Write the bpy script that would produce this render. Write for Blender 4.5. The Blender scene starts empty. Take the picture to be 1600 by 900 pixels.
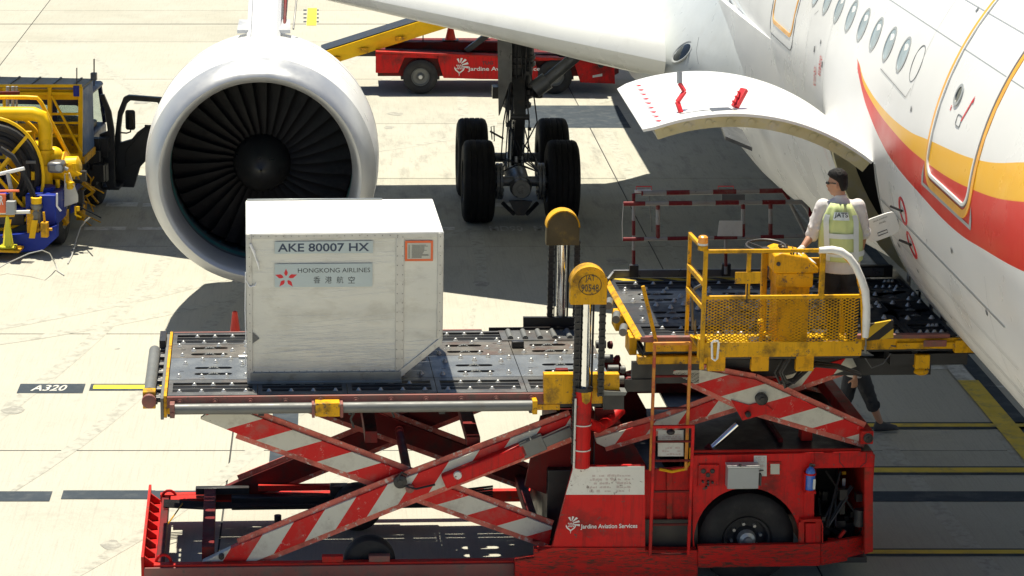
import bpy, bmesh, math, random
from math import sin, cos, pi, radians, sqrt, atan2, degrees
from mathutils import Vector, Matrix
from mathutils.geometry import tessellate_polygon
random.seed(7)
sc = bpy.context.scene
# ---------------------------------------------------------------- camera, sky, sun, exposure
H, F, CX, CY, PIT = 9.7, 3900.0, 520.0, 450.0, radians(14.73)   # camera height (m), focal length and principal point of the 1600x900 photo
cam_d = bpy.data.cameras.new('camera'); cam = bpy.data.objects.new('camera', cam_d); sc.collection.objects.link(cam)
cam.location = (0, 0, H); cam.rotation_euler = (pi/2-PIT, 0, 0)
cam_d.sensor_width = 36; cam_d.lens = F/1600*36; cam_d.shift_x = (800-CX)/1600
cam_d.clip_start = 1; cam_d.clip_end = 6000
sc.camera = cam
w = bpy.data.worlds.new('World'); sc.world = w; w.use_nodes = True
nt = w.node_tree; bg = nt.nodes['Background']
sky = nt.nodes.new('ShaderNodeTexSky'); sky.sky_type = 'NISHITA'; sky.sun_disc = False
sky.sun_elevation = radians(75); sky.sun_rotation = 0; sky.air_density = 1.0; sky.dust_density = 0; sky.ozone_density = 7.0; sky.altitude = 0
nt.links.new(sky.outputs[0], bg.inputs[0]); bg.inputs[1].default_value = 0.05
sun_d = bpy.data.lights.new('sun', 'SUN'); sun_d.energy = 5.0; sun_d.angle = radians(0.55); sun_d.color = (1, .93, .77)
sun = bpy.data.objects.new('sun', sun_d); sc.collection.objects.link(sun); sun.rotation_euler = (radians(-15), radians(-5), 0); sun.location = (0, 40, 60)
vs = sc.view_settings; vs.view_transform = 'Standard'; vs.look = 'None'; vs.exposure = 0.74; vs.gamma = 1
sc.cycles.max_bounces = 6; sc.cycles.diffuse_bounces = 3
# ---------------------------------------------------------------- measuring helpers: pixel + one known distance -> metres
def _ray(px, py):
    a = (px-CX)/F; b = (py-CY)/F
    return (a, cos(PIT)-b*sin(PIT), -sin(PIT)-b*cos(PIT))
def atY(px, py, Y):
    d = _ray(px, py); t = Y/d[1]; return Vector((d[0]*t, Y, H+d[2]*t))
def atZ(px, py, Z):
    d = _ray(px, py); t = (Z-H)/d[2]; return Vector((d[0]*t, d[1]*t, Z))
FX, FZ, FR = 8.43, 4.7, 2.82                                     # fuselage axis and radius
def oncyl(px, py):
    d = _ray(px, py); A = d[0]**2+d[2]**2; B = 2*(-d[0]*FX+d[2]*(H-FZ)); C_ = FX*FX+(H-FZ)**2-FR*FR
    t = (-B-sqrt(max(0, B*B-4*A*C_)))/2/A
    return d[1]*t, degrees(atan2(H+d[2]*t-FZ, FX-d[0]*t))
PH = radians(2); OX, OY = -1.963, 24.368                          # loader frame: u along, w away from camera, z up
def L(px, py, w):
    d = _ray(px, py); n = (-sin(PH), cos(PH)); t = (w+OX*n[0]+OY*n[1])/(d[0]*n[0]+d[1]*n[1])
    x, y, z = d[0]*t-OX, d[1]*t-OY, H+d[2]*t
    return x*cos(PH)+y*sin(PH), z
# ---------------------------------------------------------------- materials
MATS = {}
def mat(name, col, rough=.5, metal=0., var=.12, scale=2.5, dirt=None, damt=.5, dscale=3., dth=.55, chips=0., chipcol=(.09, .07, .06), bump=0., bscale=60, coat=0., stretch=None, streak=0., spec=.5):
    m = bpy.data.materials.new(name); m.use_nodes = True; n = m.node_tree.nodes; l = m.node_tree.links
    b = n['Principled BSDF']; b.inputs['Roughness'].default_value = rough; b.inputs['Metallic'].default_value = metal
    b.inputs['Coat Weight'].default_value = coat; b.inputs['Coat Roughness'].default_value = .08; b.inputs['Specular IOR Level'].default_value = spec
    tc = n.new('ShaderNodeTexCoord'); src = tc.outputs['Object']
    if stretch:
        mp = n.new('ShaderNodeMapping'); mp.inputs['Scale'].default_value = stretch; l.new(src, mp.inputs[0]); src = mp.outputs[0]
    def noise(sc_, det=5, ro=.6, s=None):
        t = n.new('ShaderNodeTexNoise'); t.inputs['Scale'].default_value = sc_; t.inputs['Detail'].default_value = det; t.inputs['Roughness'].default_value = ro
        l.new(s or src, t.inputs['Vector']); return t.outputs['Fac']
    def ramp(f, a, b_, c0, c1):
        r = n.new('ShaderNodeMapRange'); r.inputs[1].default_value = a; r.inputs[2].default_value = b_; r.inputs[3].default_value = c0; r.inputs[4].default_value = c1
        l.new(f, r.inputs[0]); return r.outputs[0]
    def mix(fac, a, b_, mode='MIX'):
        x = n.new('ShaderNodeMix'); x.data_type = 'RGBA'; x.blend_type = mode
        for i, v in ((0, fac), (6, a), (7, b_)):
            if isinstance(v, (tuple, float, int)): x.inputs[i].default_value = v if i == 0 else (*v, 1)
            else: l.new(v, x.inputs[i])
        return x.outputs[2]
    f1 = noise(scale)
    hi = tuple(min(1, c*(1+var)) for c in col); lo = tuple(c*(1-var) for c in col)
    c = mix(ramp(f1, .3, .7, 0, 1), lo, hi)
    if streak:
        mp2 = n.new('ShaderNodeMapping'); mp2.inputs['Scale'].default_value = (14, 14, 1.2); l.new(tc.outputs['Object'], mp2.inputs[0])
        c = mix(ramp(noise(1.5, 4, .7, mp2.outputs[0]), .5, .75, 0, streak), c, dirt or chipcol)
    if dirt: c = mix(ramp(noise(dscale, 8, .68), dth, dth+.16, 0, damt), c, dirt)
    if chips: c = mix(ramp(noise(14, 9, .8), .68-chips*.1, .70-chips*.1, 0, .9), c, chipcol)
    l.new(c, b.inputs['Base Color'])
    l.new(ramp(noise(scale*2.3), .3, .7, max(.03, rough-.1), min(1, rough+.12)), b.inputs['Roughness'])
    if bump:
        bp = n.new('ShaderNodeBump'); bp.inputs['Strength'].default_value = bump; bp.inputs['Distance'].default_value = .01
        l.new(noise(bscale, 4), bp.inputs['Height']); l.new(bp.outputs[0], b.inputs['Normal'])
    MATS[name] = m; m['out'] = 1
    return m
RUST = (.10, .045, .025)
mat('red_paint', (.60, .012, .012), .45, dirt=(.10, .02, .018), damt=.8, dscale=2.2, dth=.51, chips=.8, streak=.6, spec=.2)
mat('red_edge', (.52, .02, .015), .55, spec=.2, dirt=RUST, damt=.8, dscale=5, dth=.5, chips=.8, streak=.3)
mat('flange_sunlit', (.60, .14, .10), .6, dirt=(.25, .05, .04), damt=.8, dscale=5, dth=.48, chips=1.2, chipcol=(.55, .50, .45))  # arm flange red, paled by sunlight mixed into the colour
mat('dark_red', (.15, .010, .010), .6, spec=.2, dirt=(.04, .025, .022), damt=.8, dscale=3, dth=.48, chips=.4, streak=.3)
mat('bumper_red', (.55, .015, .012), .55, spec=.2, dirt=(.09, .03, .02), damt=.9, dscale=5, dth=.50, chips=1.5, chipcol=(.06, .035, .025), stretch=(.7, 3, 4.5))
mat('yellow_paint', (.70, .36, .004), .45, spec=.25, dirt=(.12, .07, .015), damt=.8, dscale=4, dth=.51, chips=1.0, streak=.35)
mat('truck_yellow', (.88, .52, .006), .42, spec=.25, dirt=(.2, .12, .02), damt=.5, dscale=3, dth=.58)
mat('white_paint', (.68, .67, .62), .5, dirt=(.25, .2, .16), damt=.6, dscale=5, dth=.56, chips=.9, chipcol=(.12, .06, .05))
mat('steel_deck', (.125, .125, .120), .42, .35, var=.3, dirt=(.10, .065, .05), damt=.7, dscale=3.5, dth=.52, bump=.25, bscale=120)
mat('steel_deck_blue', (.165, .18, .195), .4, .35, var=.2, dirt=(.12, .09, .075), damt=.6, dscale=3, dth=.58, bump=.2, bscale=120)
mat('steel_deck_brown', (.13, .12, .105), .48, .3, var=.3, dirt=(.11, .06, .045), damt=.7, dscale=3.5, dth=.5, bump=.25, bscale=120)
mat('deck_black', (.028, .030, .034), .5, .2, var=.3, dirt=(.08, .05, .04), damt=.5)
mat('grease_shade_black', (.018, .018, .02), .45, 0, var=.4, dirt=(.05, .03, .025), damt=.6)  # grease on machinery, and the shade painted onto rear tank and top plate
mat('grey_metal', (.15, .155, .15), .5, .15, dirt=(.13, .10, .07), damt=.5, dscale=6, chips=.3)
mat('bright_steel', (.50, .50, .48), .4, .6, var=.1)
mat('chrome', (.85, .86, .87), .09, 1., var=.03, dirt=(.5, .4, .2), damt=.3, dscale=8)
mat('brown_channel', (.25, .085, .07), .55, dirt=(.14, .10, .08), damt=.8, dscale=5, dth=.48, chips=.8)
mat('mast_dirty', (.10, .075, .03), .55, var=.4, dirt=(.40, .24, .02), damt=.6, dscale=5, dth=.56); mat('rubber_trace', (.29, .285, .245), .85, dirt=(.39, .385, .33), damt=1., dscale=7, dth=.38); mat('oil_stain', (.25, .245, .215), .7, dirt=(.38, .375, .32), damt=1., dscale=9, dth=.47)
mat('rubber', (.017, .017, .019), .75, var=.3, dirt=(.05, .045, .04), damt=.5, dscale=5, bump=.2)
mat('hub_black', (.03, .03, .033), .5, var=.3, dirt=(.12, .11, .09), damt=.5, dscale=8)
mat('container_sheet', (.62, .625, .59), .38, .35, var=.05, scale=1.0, dirt=(.42, .41, .37), damt=.6, dscale=1.6, dth=.5, stretch=(1, 1, 2.2), bump=.35, bscale=3.5, chips=.25, chipcol=(.3, .29, .26))
mat('container_frame', (.52, .52, .50), .4, .5, var=.1, dirt=(.22, .2, .17), damt=.6, dscale=7)
mat('container_base', (.27, .29, .29), .35, .6, var=.2, dirt=(.13, .12, .1), damt=.6, dscale=7)
mat('rivet_dark', (.12, .12, .11), .5, .5)
mat('label_blue', (.50, .58, .58), .4, var=.05); mat('ink_navy', (.035, .055, .10), .5, var=.2, scale=20)
mat('ink_dark', (.03, .035, .04), .5); mat('ink_faint', (.52, .44, .41), .6); mat('logo_red', (.68, .02, .03), .45)
mat('label_orange', (.80, .16, .05), .5); mat('label_paper', (.52, .52, .45), .6); mat('ink_white', (.82, .80, .78), .5)
mat('wrap_film', (.85, .86, .85), .2, var=.1)
mat('aircraft_white', (.74, .745, .745), .32, var=.03, scale=.5, dirt=(.60, .60, .57), damt=.12, dscale=.2, dth=.45, coat=.12)
mat('fillet_grey', (.50, .535, .55), .35, var=.03, dirt=(.42, .43, .42), damt=.3)
mat('roof_sheet', (.80, .80, .78), .5, .1, var=.03, dirt=(.6, .6, .58), damt=.3)
mat('aircraft_grey', (.34, .36, .37), .35, var=.05, dirt=(.3, .3, .29), damt=.3)
mat('wing_paint', (.72, .73, .70), .32, var=.03, scale=.7, dirt=(.5, .5, .47), damt=.35, dscale=1.2, coat=.2)
mat('lip_metal', (.52, .53, .54), .40, .55, var=.03, scale=1.2, dirt=(.5, .49, .47), damt=.25, dscale=1.5)
mat('tyre_black', (.009, .009, .010), .7, var=.3, spec=.15)
mat('cable_grey', (.42, .42, .41), .5)
mat('fan_titanium', (.032, .031, .033), .5, .35, var=.2); mat('fan_black', (.015, .015, .016), .35); mat('liner_teal', (.04, .20, .19), .5)
mat('duct_grey', (.10, .10, .11), .5)
mat('primer', (.50, .46, .27), .5, var=.15, dirt=(.45, .44, .38), damt=.8, dscale=5, dth=.5)
mat('glass', (.30, .40, .48), .06, 0, var=.3, scale=3, coat=.5); mat('glass_dark', (.02, .025, .03), .04, 0, coat=.8)
mat('cab_glass', (.70, .80, .76), .08, 0, coat=.5)
mat('line_orange', (.86, .40, .03), .35); mat('line_dark', (.16, .17, .18), .5); mat('red_mark', (.65, .03, .04), .4)
mat('gear_black', (.035, .036, .04), .4, .3, var=.4, dirt=(.10, .07, .05), damt=.5, dscale=6); mat('gear_grey', (.14, .145, .15), .35, .4, var=.3, dirt=(.05, .04, .04), damt=.6)  # landing gear colours set very dark, with its shade painted in
mat('blue_paint', (.008, .03, .30), .4, spec=.25, dirt=(.03, .04, .08), damt=.6, dscale=4); mat('blue_panel', (.03, .10, .26), .45, var=.2, coat=.05); mat('cab_dark', (.015, .022, .075), .45, coat=.05)
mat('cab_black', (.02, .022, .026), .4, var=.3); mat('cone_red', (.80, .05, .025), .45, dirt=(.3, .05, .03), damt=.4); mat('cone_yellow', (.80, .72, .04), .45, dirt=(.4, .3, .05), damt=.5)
mat('foam_white', (.80, .80, .78), .55, dirt=(.5, .5, .48), damt=.4, dscale=12, bump=.4, bscale=25); mat('amber', (.85, .30, .02), .2, coat=.5)
mat('skin', (.42, .22, .14), .5, var=.1, scale=12); mat('hair', (.008, .0075, .0075), .6, var=.5, scale=60, bump=.8, bscale=120, stretch=(1, 1, .3), spec=.25)
mat('shirt', (.62, .595, .59), .8, var=.06, scale=8, bump=.3, bscale=16); mat('trousers', (.018, .02, .028), .8, var=.3, bump=.5, bscale=9)
mat('vest', (.54, .63, .28), .75, var=.05, scale=8, bump=.25, bscale=14); mat('reflective', (.62, .68, .68), .35, var=.06, bump=.3, bscale=20)
mat('glove', (.62, .60, .56), .8, bump=.5); mat('sunglass', (.01, .01, .012), .15); mat('shoe', (.05, .05, .055), .6)
mat('safety_red', (.55, .03, .04), .8); mat('extinguisher', (.02, .13, .55), .3, coat=.5, dirt=(.4, .42, .45), damt=.4, dscale=14)
mat('paint_white', (.55, .55, .51), .8, dirt=(.30, .29, .26), damt=.9, dscale=6, dth=.47, chips=.6, chipcol=(.3, .29, .26)); mat('paint_yellow', (.62, .45, .05), .8, dirt=(.28, .24, .10), damt=.8, dscale=4, dth=.5)
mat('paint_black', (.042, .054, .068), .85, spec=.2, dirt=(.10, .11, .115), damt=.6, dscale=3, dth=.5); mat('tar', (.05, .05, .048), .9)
mat('paint_clear_yellow', (.80, .66, .03), .7); mat('notice_white', (.62, .63, .60), .5, dirt=(.4, .38, .34), damt=.5, dscale=9)
# ground concrete: tint varies slab by slab, broom lines, stains, tyre rubber
def concrete():
    m = bpy.data.materials.new('apron_concrete'); m.use_nodes = True; n = m.node_tree.nodes; l = m.node_tree.links; b = n['Principled BSDF']
    geo = n.new('ShaderNodeNewGeometry'); P = geo.outputs['Position']; oi = n.new('ShaderNodeObjectInfo')
    def mp(s, rot=0):
        x = n.new('ShaderNodeMapping'); x.inputs['Scale'].default_value = s; x.inputs['Rotation'].default_value = (0, 0, rot); l.new(P, x.inputs[0]); return x.outputs[0]
    def noise(v, s, d=6, r=.62):
        t = n.new('ShaderNodeTexNoise'); t.inputs['Scale'].default_value = s; t.inputs['Detail'].default_value = d; t.inputs['Roughness'].default_value = r; l.new(v, t.inputs['Vector']); return t.outputs['Fac']
    def mr(f, a, b_, c0, c1):
        r = n.new('ShaderNodeMapRange'); r.inputs[1].default_value = a; r.inputs[2].default_value = b_; r.inputs[3].default_value = c0; r.inputs[4].default_value = c1; l.new(f, r.inputs[0]); return r.outputs[0]
    def mul(a, b_):
        x = n.new('ShaderNodeMath'); x.operation = 'MULTIPLY'; l.new(a, x.inputs[0])
        if isinstance(b_, float): x.inputs[1].default_value = b_
        else: l.new(b_, x.inputs[1])
        return x.outputs[0]
    def mix(f, a, b_):
        x = n.new('ShaderNodeMix'); x.data_type = 'RGBA'
        for i, v in ((0, f), (6, a), (7, b_)):
            if isinstance(v, (tuple, float)): x.inputs[i].default_value = v if i == 0 else (*v, 1)
            else: l.new(v, x.inputs[i])
        return x.outputs[2]
    tint = mix(oi.outputs['Random'], (.36, .35, .29), (.42, .405, .34))
    c = mix(mr(noise(P, .55), .35, .68, 0, .75), tint, (.43, .42, .36))
    c = mix(mr(noise(P, 3.2, 8, .7), .54, .80, 0, .3), c, (.24, .24, .215))
    c = mix(mr(noise(P, 45, 5, .7), .5, .75, 0, .45), c, (.20, .20, .185))
    c = mix(mr(noise(mp((26, .7, 1)), 1.4, 5, .75), .5, .72, 0, .42), c, (.23, .23, .205))      # broom lines running away from the camera
    c = mix(mr(noise(mp((.6, 9, 1), .05), 1.1, 6, .7), .60, .80, 0, .07), c, (.23, .23, .205))    # drag marks across
    st = mul(mr(noise(mp((.35, .5, 1)), 1., 3), .56, .64, 0, 1), mr(noise(P, 7, 6, .75), .42, .70, 0, .22))
    c = mix(st, c, (.155, .155, .14))
    sy = n.new('ShaderNodeSeparateXYZ'); l.new(P, sy.inputs[0])                                # worn rubber and oil where aircraft wheels roll
    g = mul(mul(mr(sy.outputs[1], 34, 42, 0, 1), mr(sy.outputs[1], 48, 56, 1, 0)), mr(noise(mp((2.4, .55, 1), .1), 1.3, 6, .72), .50, .68, 0, .5))
    c = mix(g, c, (.15, .15, .14))
    l.new(c, b.inputs['Base Color']); b.inputs['Roughness'].default_value = .85; b.inputs['Specular IOR Level'].default_value = .3
    bp = n.new('ShaderNodeBump'); bp.inputs['Strength'].default_value = .35; bp.inputs['Distance'].default_value = .006
    l.new(noise(mp((60, 4, 1)), 1.5, 4), bp.inputs['Height']); l.new(bp.outputs[0], b.inputs['Normal'])
    MATS['concrete'] = m
MATS['cab_glass'].node_tree.nodes['Principled BSDF'].inputs['Transmission Weight'].default_value = .85; MATS['cab_glass'].node_tree.nodes['Principled BSDF'].inputs['IOR'].default_value = 1.05
MATS['cab_glass'].node_tree.nodes['Principled BSDF'].inputs['Coat Weight'].default_value = 0
concrete()
def stripe_mat(name, c1, c2, pitch, slope, worn=.5, axis=(0, 2)):
    m = bpy.data.materials.new(name); m.use_nodes = True; n = m.node_tree.nodes; l = m.node_tree.links; b = n['Principled BSDF']
    tc = n.new('ShaderNodeTexCoord'); sp = n.new('ShaderNodeSeparateXYZ'); l.new(tc.outputs['Object'], sp.inputs[0])
    def M(op, a, b_=None):
        x = n.new('ShaderNodeMath'); x.operation = op
        for i, v in ((0, a), (1, b_)):
            if v is None: continue
            if isinstance(v, (int, float)): x.inputs[i].default_value = v
            else: l.new(v, x.inputs[i])
        return x.outputs[0]
    v = M('ADD', sp.outputs[axis[0]], M('MULTIPLY', sp.outputs[axis[1]], slope))
    f = M('GREATER_THAN', M('FRACT', M('DIVIDE', M('ADD', v, 40.0), pitch)), .5)
    def noise(s, d=8, r=.75):
        t = n.new('ShaderNodeTexNoise'); t.inputs['Scale'].default_value = s; t.inputs['Detail'].default_value = d; t.inputs['Roughness'].default_value = r; l.new(tc.outputs['Object'], t.inputs['Vector']); return t.outputs['Fac']
    def mr(fv, a, b_, c0, c1_):
        r = n.new('ShaderNodeMapRange'); r.inputs[1].default_value = a; r.inputs[2].default_value = b_; r.inputs[3].default_value = c0; r.inputs[4].default_value = c1_; l.new(fv, r.inputs[0]); return r.outputs[0]
    def mix(fac, a, b_):
        x = n.new('ShaderNodeMix'); x.data_type = 'RGBA'
        for i, vv in ((0, fac), (6, a), (7, b_)):
            if isinstance(vv, tuple): x.inputs[i].default_value = (*vv, 1)
            else: l.new(vv, x.inputs[i])
        return x.outputs[2]
    red = mix(mr(noise(6.5), .60, .68, 0, worn), c1, c2)       # red scuffed down to the white coat
    c = mix(f, red, c2)
    c = mix(mr(noise(2.6), .5, .72, 0, .55), c, (.22, .17, .14))
    c = mix(mr(noise(16, 9, .8), .63, .66, 0, .85), c, (.06, .04, .035))
    l.new(c, b.inputs['Base Color']); b.inputs['Roughness'].default_value = .5; b.inputs['Specular IOR Level'].default_value = .25
    MATS[name] = m
stripe_mat('arm_stripes_down', (.60, .012, .012), (.60, .59, .52), .72, -1.45, .75)
stripe_mat('arm_stripes_up', (.60, .012, .012), (.60, .59, .52), .66, -1.23, .75)
stripe_mat('rail_stripes', (.16, .010, .015), (.29, .29, .28), .52, 0, .8)
stripe_mat('post_stripes', (.16, .010, .015), (.32, .32, .31), .34, 0, .8, (2, 0))
stripe_mat('hazard_stripes', (.03, .03, .03), (.55, .40, .03), .30, 1.2, .3, (0, 1))
stripe_mat('hazard_front', (.03, .03, .03), (.65, .42, .03), .26, -1.2, .3)
# fuselage paint: white with the yellow-over-red swoosh
def livery():
    m = MATS['aircraft_white'].copy(); m.name = 'fuselage_livery'; n = m.node_tree.nodes; l = m.node_tree.links; b = n['Principled BSDF']
    base = b.inputs['Base Color'].links[0].from_socket
    g = n.new('ShaderNodeNewGeometry'); s = n.new('ShaderNodeSeparateXYZ'); l.new(g.outputs['Position'], s.inputs[0])
    def M(op, a, b_=None):
        x = n.new('ShaderNodeMath'); x.operation = op
        for i, v in ((0, a), (1, b_)):
            if v is None: continue
            if isinstance(v, (int, float)): x.inputs[i].default_value = v
            else: l.new(v, x.inputs[i])
        return x.outputs[0]
    al = M('ARCTAN2', M('SUBTRACT', s.outputs[2], FZ), M('SUBTRACT', FX, s.outputs[0]))
    aln = M('DIVIDE', M('ADD', M('MULTIPLY', al, 180/pi), 10.), 35.)
    t = M('DIVIDE', M('SUBTRACT', s.outputs[1], 18.), 9.)
    def curve(pts):
        c = n.new('ShaderNodeFloatCurve'); cu = c.mapping.curves[0]
        P = sorted([((y-18)/9, (a+10)/35) for y, a in pts])
        cu.points[0].location = P[0]; cu.points[1].location = P[-1]
        for p in P[1:-1]: cu.points.new(*p)
        for p in cu.points: p.handle_type = 'AUTO'
        c.mapping.update(); l.new(t, c.inputs['Value']); return c.outputs[0]
    up = curve([(18, 24), (19.2, 20.5), (20.2, 15.7), (21.4, 10.8), (23.28, 7.0), (23.96, 5.8), (25.13, 5.8), (26.1, 7.8), (26.75, 11.1), (27, 11.2)])
    mi = curve([(18, 18), (19.2, 13.5), (19.9, 10.1), (21.2, 5.8), (23.2, 2.9), (24.45, 3.1), (26.05, 6.5), (26.75, 11.1), (27, 11.2)])
    lo = curve([(18, 5), (19.2, .8), (19.63, -.5), (20.84, -3), (21.96, -4.7), (23.44, -4.1), (24.58, -2.7), (24.95, -1.5), (25.57, 1.4), (26.56, 8.9), (26.75, 11.1), (27, 11.2)])
    inY = M('LESS_THAN', s.outputs[1], 26.75)
    fy = M('MULTIPLY', M('MULTIPLY', M('LESS_THAN', aln, up), M('GREATER_THAN', aln, mi)), inY)
    fr = M('MULTIPLY', M('MULTIPLY', M('LESS_THAN', aln, mi), M('GREATER_THAN', aln, lo)), inY)
    def mix(f, a, c):
        x = n.new('ShaderNodeMix'); x.data_type = 'RGBA'; l.new(f, x.inputs[0]); l.new(a, x.inputs[6]); x.inputs[7].default_value = (*c, 1); return x.outputs[2]
    l.new(mix(fr, mix(fy, base, (.84, .44, .006)), (.62, .018, .012)), b.inputs['Base Color']); b.inputs['Coat Weight'].default_value = .0; b.inputs['Specular IOR Level'].default_value = .25
    MATS['livery'] = m
livery()
# ---------------------------------------------------------------- mesh builder
def frame(d):
    d = Vector(d).normalized(); u = Vector((0, 0, 1)) if abs(d.z) < .9 else Vector((1, 0, 0))
    a = d.cross(u).normalized(); return d, a, a.cross(d).normalized()
class MB:
    def __init__(s): s.V = []; s.F = []; s.S = []; s.M = []; s.m = 0
    def add(s, vs, fs, sm=False):
        o = len(s.V); s.V += [tuple(v) for v in vs]
        for f in fs: s.F.append([i+o for i in f]); s.S.append(sm); s.M.append(s.m)
        return s
    def box(s, x0, x1, y0, y1, z0, z1):
        return s.add([(x, y, z) for x in (x0, x1) for y in (y0, y1) for z in (z0, z1)], [(0, 1, 3, 2), (4, 6, 7, 5), (0, 4, 5, 1), (2, 3, 7, 6), (0, 2, 6, 4), (1, 5, 7, 3)])
    def bar(s, a, b, w, h):
        a = Vector(a); b = Vector(b); d, x, y = frame(b-a); vs = [p+x*i*w/2+y*j*h/2 for p in (a, b) for i, j in ((-1, -1), (1, -1), (1, 1), (-1, 1))]
        return s.add(vs, [(0, 1, 2, 3), (7, 6, 5, 4), (0, 4, 5, 1), (1, 5, 6, 2), (2, 6, 7, 3), (3, 7, 4, 0)])
    def rings(s, R, caps=True, sm=True, closed=False):
        n = len(R[0]); vs = [p for r in R for p in r]; fs = []
        for i in range(len(R)-(0 if closed else 1)):
            j = (i+1) % len(R)
            for k in range(n): fs.append((i*n+k, i*n+(k+1) % n, j*n+(k+1) % n, j*n+k))
        s.add(vs, fs, sm)
        if caps and not closed:
            s.add(R[0], [tuple(range(n))[::-1]]); s.add(R[-1], [tuple(range(n))])
        return s
    def tube(s, a, b, r, r2=None, n=12, caps=True):
        a = Vector(a); b = Vector(b); d, x, y = frame(b-a); r2 = r if r2 is None else r2
        return s.rings([[p+x*cos(2*pi*k/n)*q+y*sin(2*pi*k/n)*q for k in range(n)] for p, q in ((a, r), (b, r2))], caps)
    def pipe(s, pts, r, n=8, closed=False, rr=None):
        P = [Vector(p) for p in pts]; R = []; pa = None
        for i, p in enumerate(P):
            if closed: t = (P[(i+1) % len(P)]-P[i-1])
            else: t = P[min(i+1, len(P)-1)]-P[max(i-1, 0)]
            t.normalize()
            if pa is None: _, pa, _ = frame(t)
            pa = (pa-t*pa.dot(t)).normalized(); pb = t.cross(pa); q = rr[i] if rr else r
            R.append([p+pa*cos(2*pi*k/n)*q+pb*sin(2*pi*k/n)*q for k in range(n)])
        return s.rings(R, True, True, closed)
    def lathe(s, prof, o, ax, n=32, caps=False, sm=True):
        o = Vector(o); d, x, y = frame(ax)
        return s.rings([[o+d*a+x*cos(2*pi*k/n)*r+y*sin(2*pi*k/n)*r for k in range(n)] for a, r in prof], caps, sm)
    def prism(s, poly, off, sm=False):
        P = [Vector(p) for p in poly]; off = Vector(off); n = len(P)
        s.add(P+[p+off for p in P], [tuple(range(n))[::-1], tuple(range(n, 2*n))]+[(k, (k+1) % n, n+(k+1) % n, n+k) for k in range(n)]); return s
    def plate(s, outer, holes, fn, off):          # outer, holes in 2-D; fn maps 2-D -> 3-D; off = thickness vector
        loops = [outer]+holes; off = Vector(off); pts = [Vector(fn(*p)) for lp in loops for p in lp]
        tri = tessellate_polygon([[Vector((p[0], p[1], 0)) for p in lp] for lp in loops]); n = len(pts)
        s.add(pts, [tuple(t) for t in tri]); s.add([p+off for p in pts], [tuple(t)[::-1] for t in tri])
        o = 0
        for lp in loops:
            m = len(lp); q = pts[o:o+m]; s.add(q+[p+off for p in q], [(k, (k+1) % m, m+(k+1) % m, m+k) for k in range(m)]); o += m
        return s
    def ball(s, c, r, n=12, m=8):
        c = Vector(c); r = (r, r, r) if isinstance(r, (int, float)) else r; R = []
        for i in range(m+1):
            th = pi*i/m; q = max(sin(th), .001); R.append([c+Vector((r[0]*q*cos(2*pi*k/n), r[1]*q*sin(2*pi*k/n), -r[2]*cos(th))) for k in range(n)])
        return s.rings(R, True, True)
    def mesh(s, name, mats):
        me = bpy.data.meshes.new(name); me.from_pydata(s.V, [], s.F)
        for mm in (mats if isinstance(mats, (list, tuple)) else [mats]): me.materials.append(MATS[mm])
        me.polygons.foreach_set('use_smooth', s.S); me.polygons.foreach_set('material_index', s.M)
        bm = bmesh.new(); bm.from_mesh(me); bmesh.ops.recalc_face_normals(bm, faces=bm.faces); bm.to_mesh(me); bm.free()
        me.set_sharp_from_angle(angle=radians(38)); me.update(); return me
def wmat(o): return ((wmat(o.parent) @ o.matrix_parent_inverse) if o.parent else Matrix()) @ o.matrix_basis
def link(o, parent=None, tags=None, world=False):
    sc.collection.objects.link(o)
    if parent:
        o.parent = parent
        if world: o.matrix_parent_inverse = wmat(parent).inverted()
    for k, v in (tags or {}).items(): o[k] = v
    return o
def T(label, cat, group=None, kind=None):
    d = dict(label=label, category=cat)
    if group: d['group'] = group
    if kind: d['kind'] = kind
    return d
SPLIT = {'frame_bolts', 'gauges', 'strut_collars', 'hydraulic_lines', 'brake_pack', 'end_brackets', 'engine_block', 'pipe_clips', 'red_arrow', 'latch_marks', 'hold_frames', 'far_brackets', 'yellow_clips', 'edge_bolts', 'standpipes', 'seats', 'service_arms', 'yellow_fittings', 'pump_machinery', 'conveyor_strut', 'front_beam', 'hose_run', 'cable_bundle', 'gap_roller', 'hydraulic_hose', 'coiled_hose', 'running_gear', 'end_mechanism', 'wheel_nuts', 'torn_film', 'cowl_seam', 'bar_tick', 'white_arrow', 'drag_brace', 'channel_rail', 'thistle_logo', 'flower_logo', 'guide_rod', 'pipe_flange', 'cab_pillars', 'rear_window', 'far_axle_beam', 'carriage_block', 'black_skirt', 'masked_line', 'rail_socket', 'panel_seam', 'warning_sticker'}
STUFF = {'rivets', 'stretch_wrap', 'small_print', 'faded_notice', 'lift_chain', 'switches', 'switch_labels'}
def islands(mb):
    p = list(range(len(mb.V)))
    def f(i):
        while p[i] != i: p[i] = p[p[i]]; i = p[i]
        return i
    key = {}
    for i, v in enumerate(mb.V):
        k = (round(v[0], 5), round(v[1], 5), round(v[2], 5)); j = key.setdefault(k, i); p[f(i)] = f(j)
    for fc in mb.F:
        for q in fc[1:]: p[f(q)] = f(fc[0])
    out = {}
    for i, fc in enumerate(mb.F):
        r = f(fc[0]); d = out.get(r)
        if d is None: d = out[r] = (MB(), {})
        m, mp = d
        for q in fc:
            if q not in mp: mp[q] = len(m.V); m.V.append(mb.V[q])
        m.F.append([mp[q] for q in fc]); m.S.append(mb.S[i]); m.M.append(mb.M[i])
    return [d[0] for d in out.values()]
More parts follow.
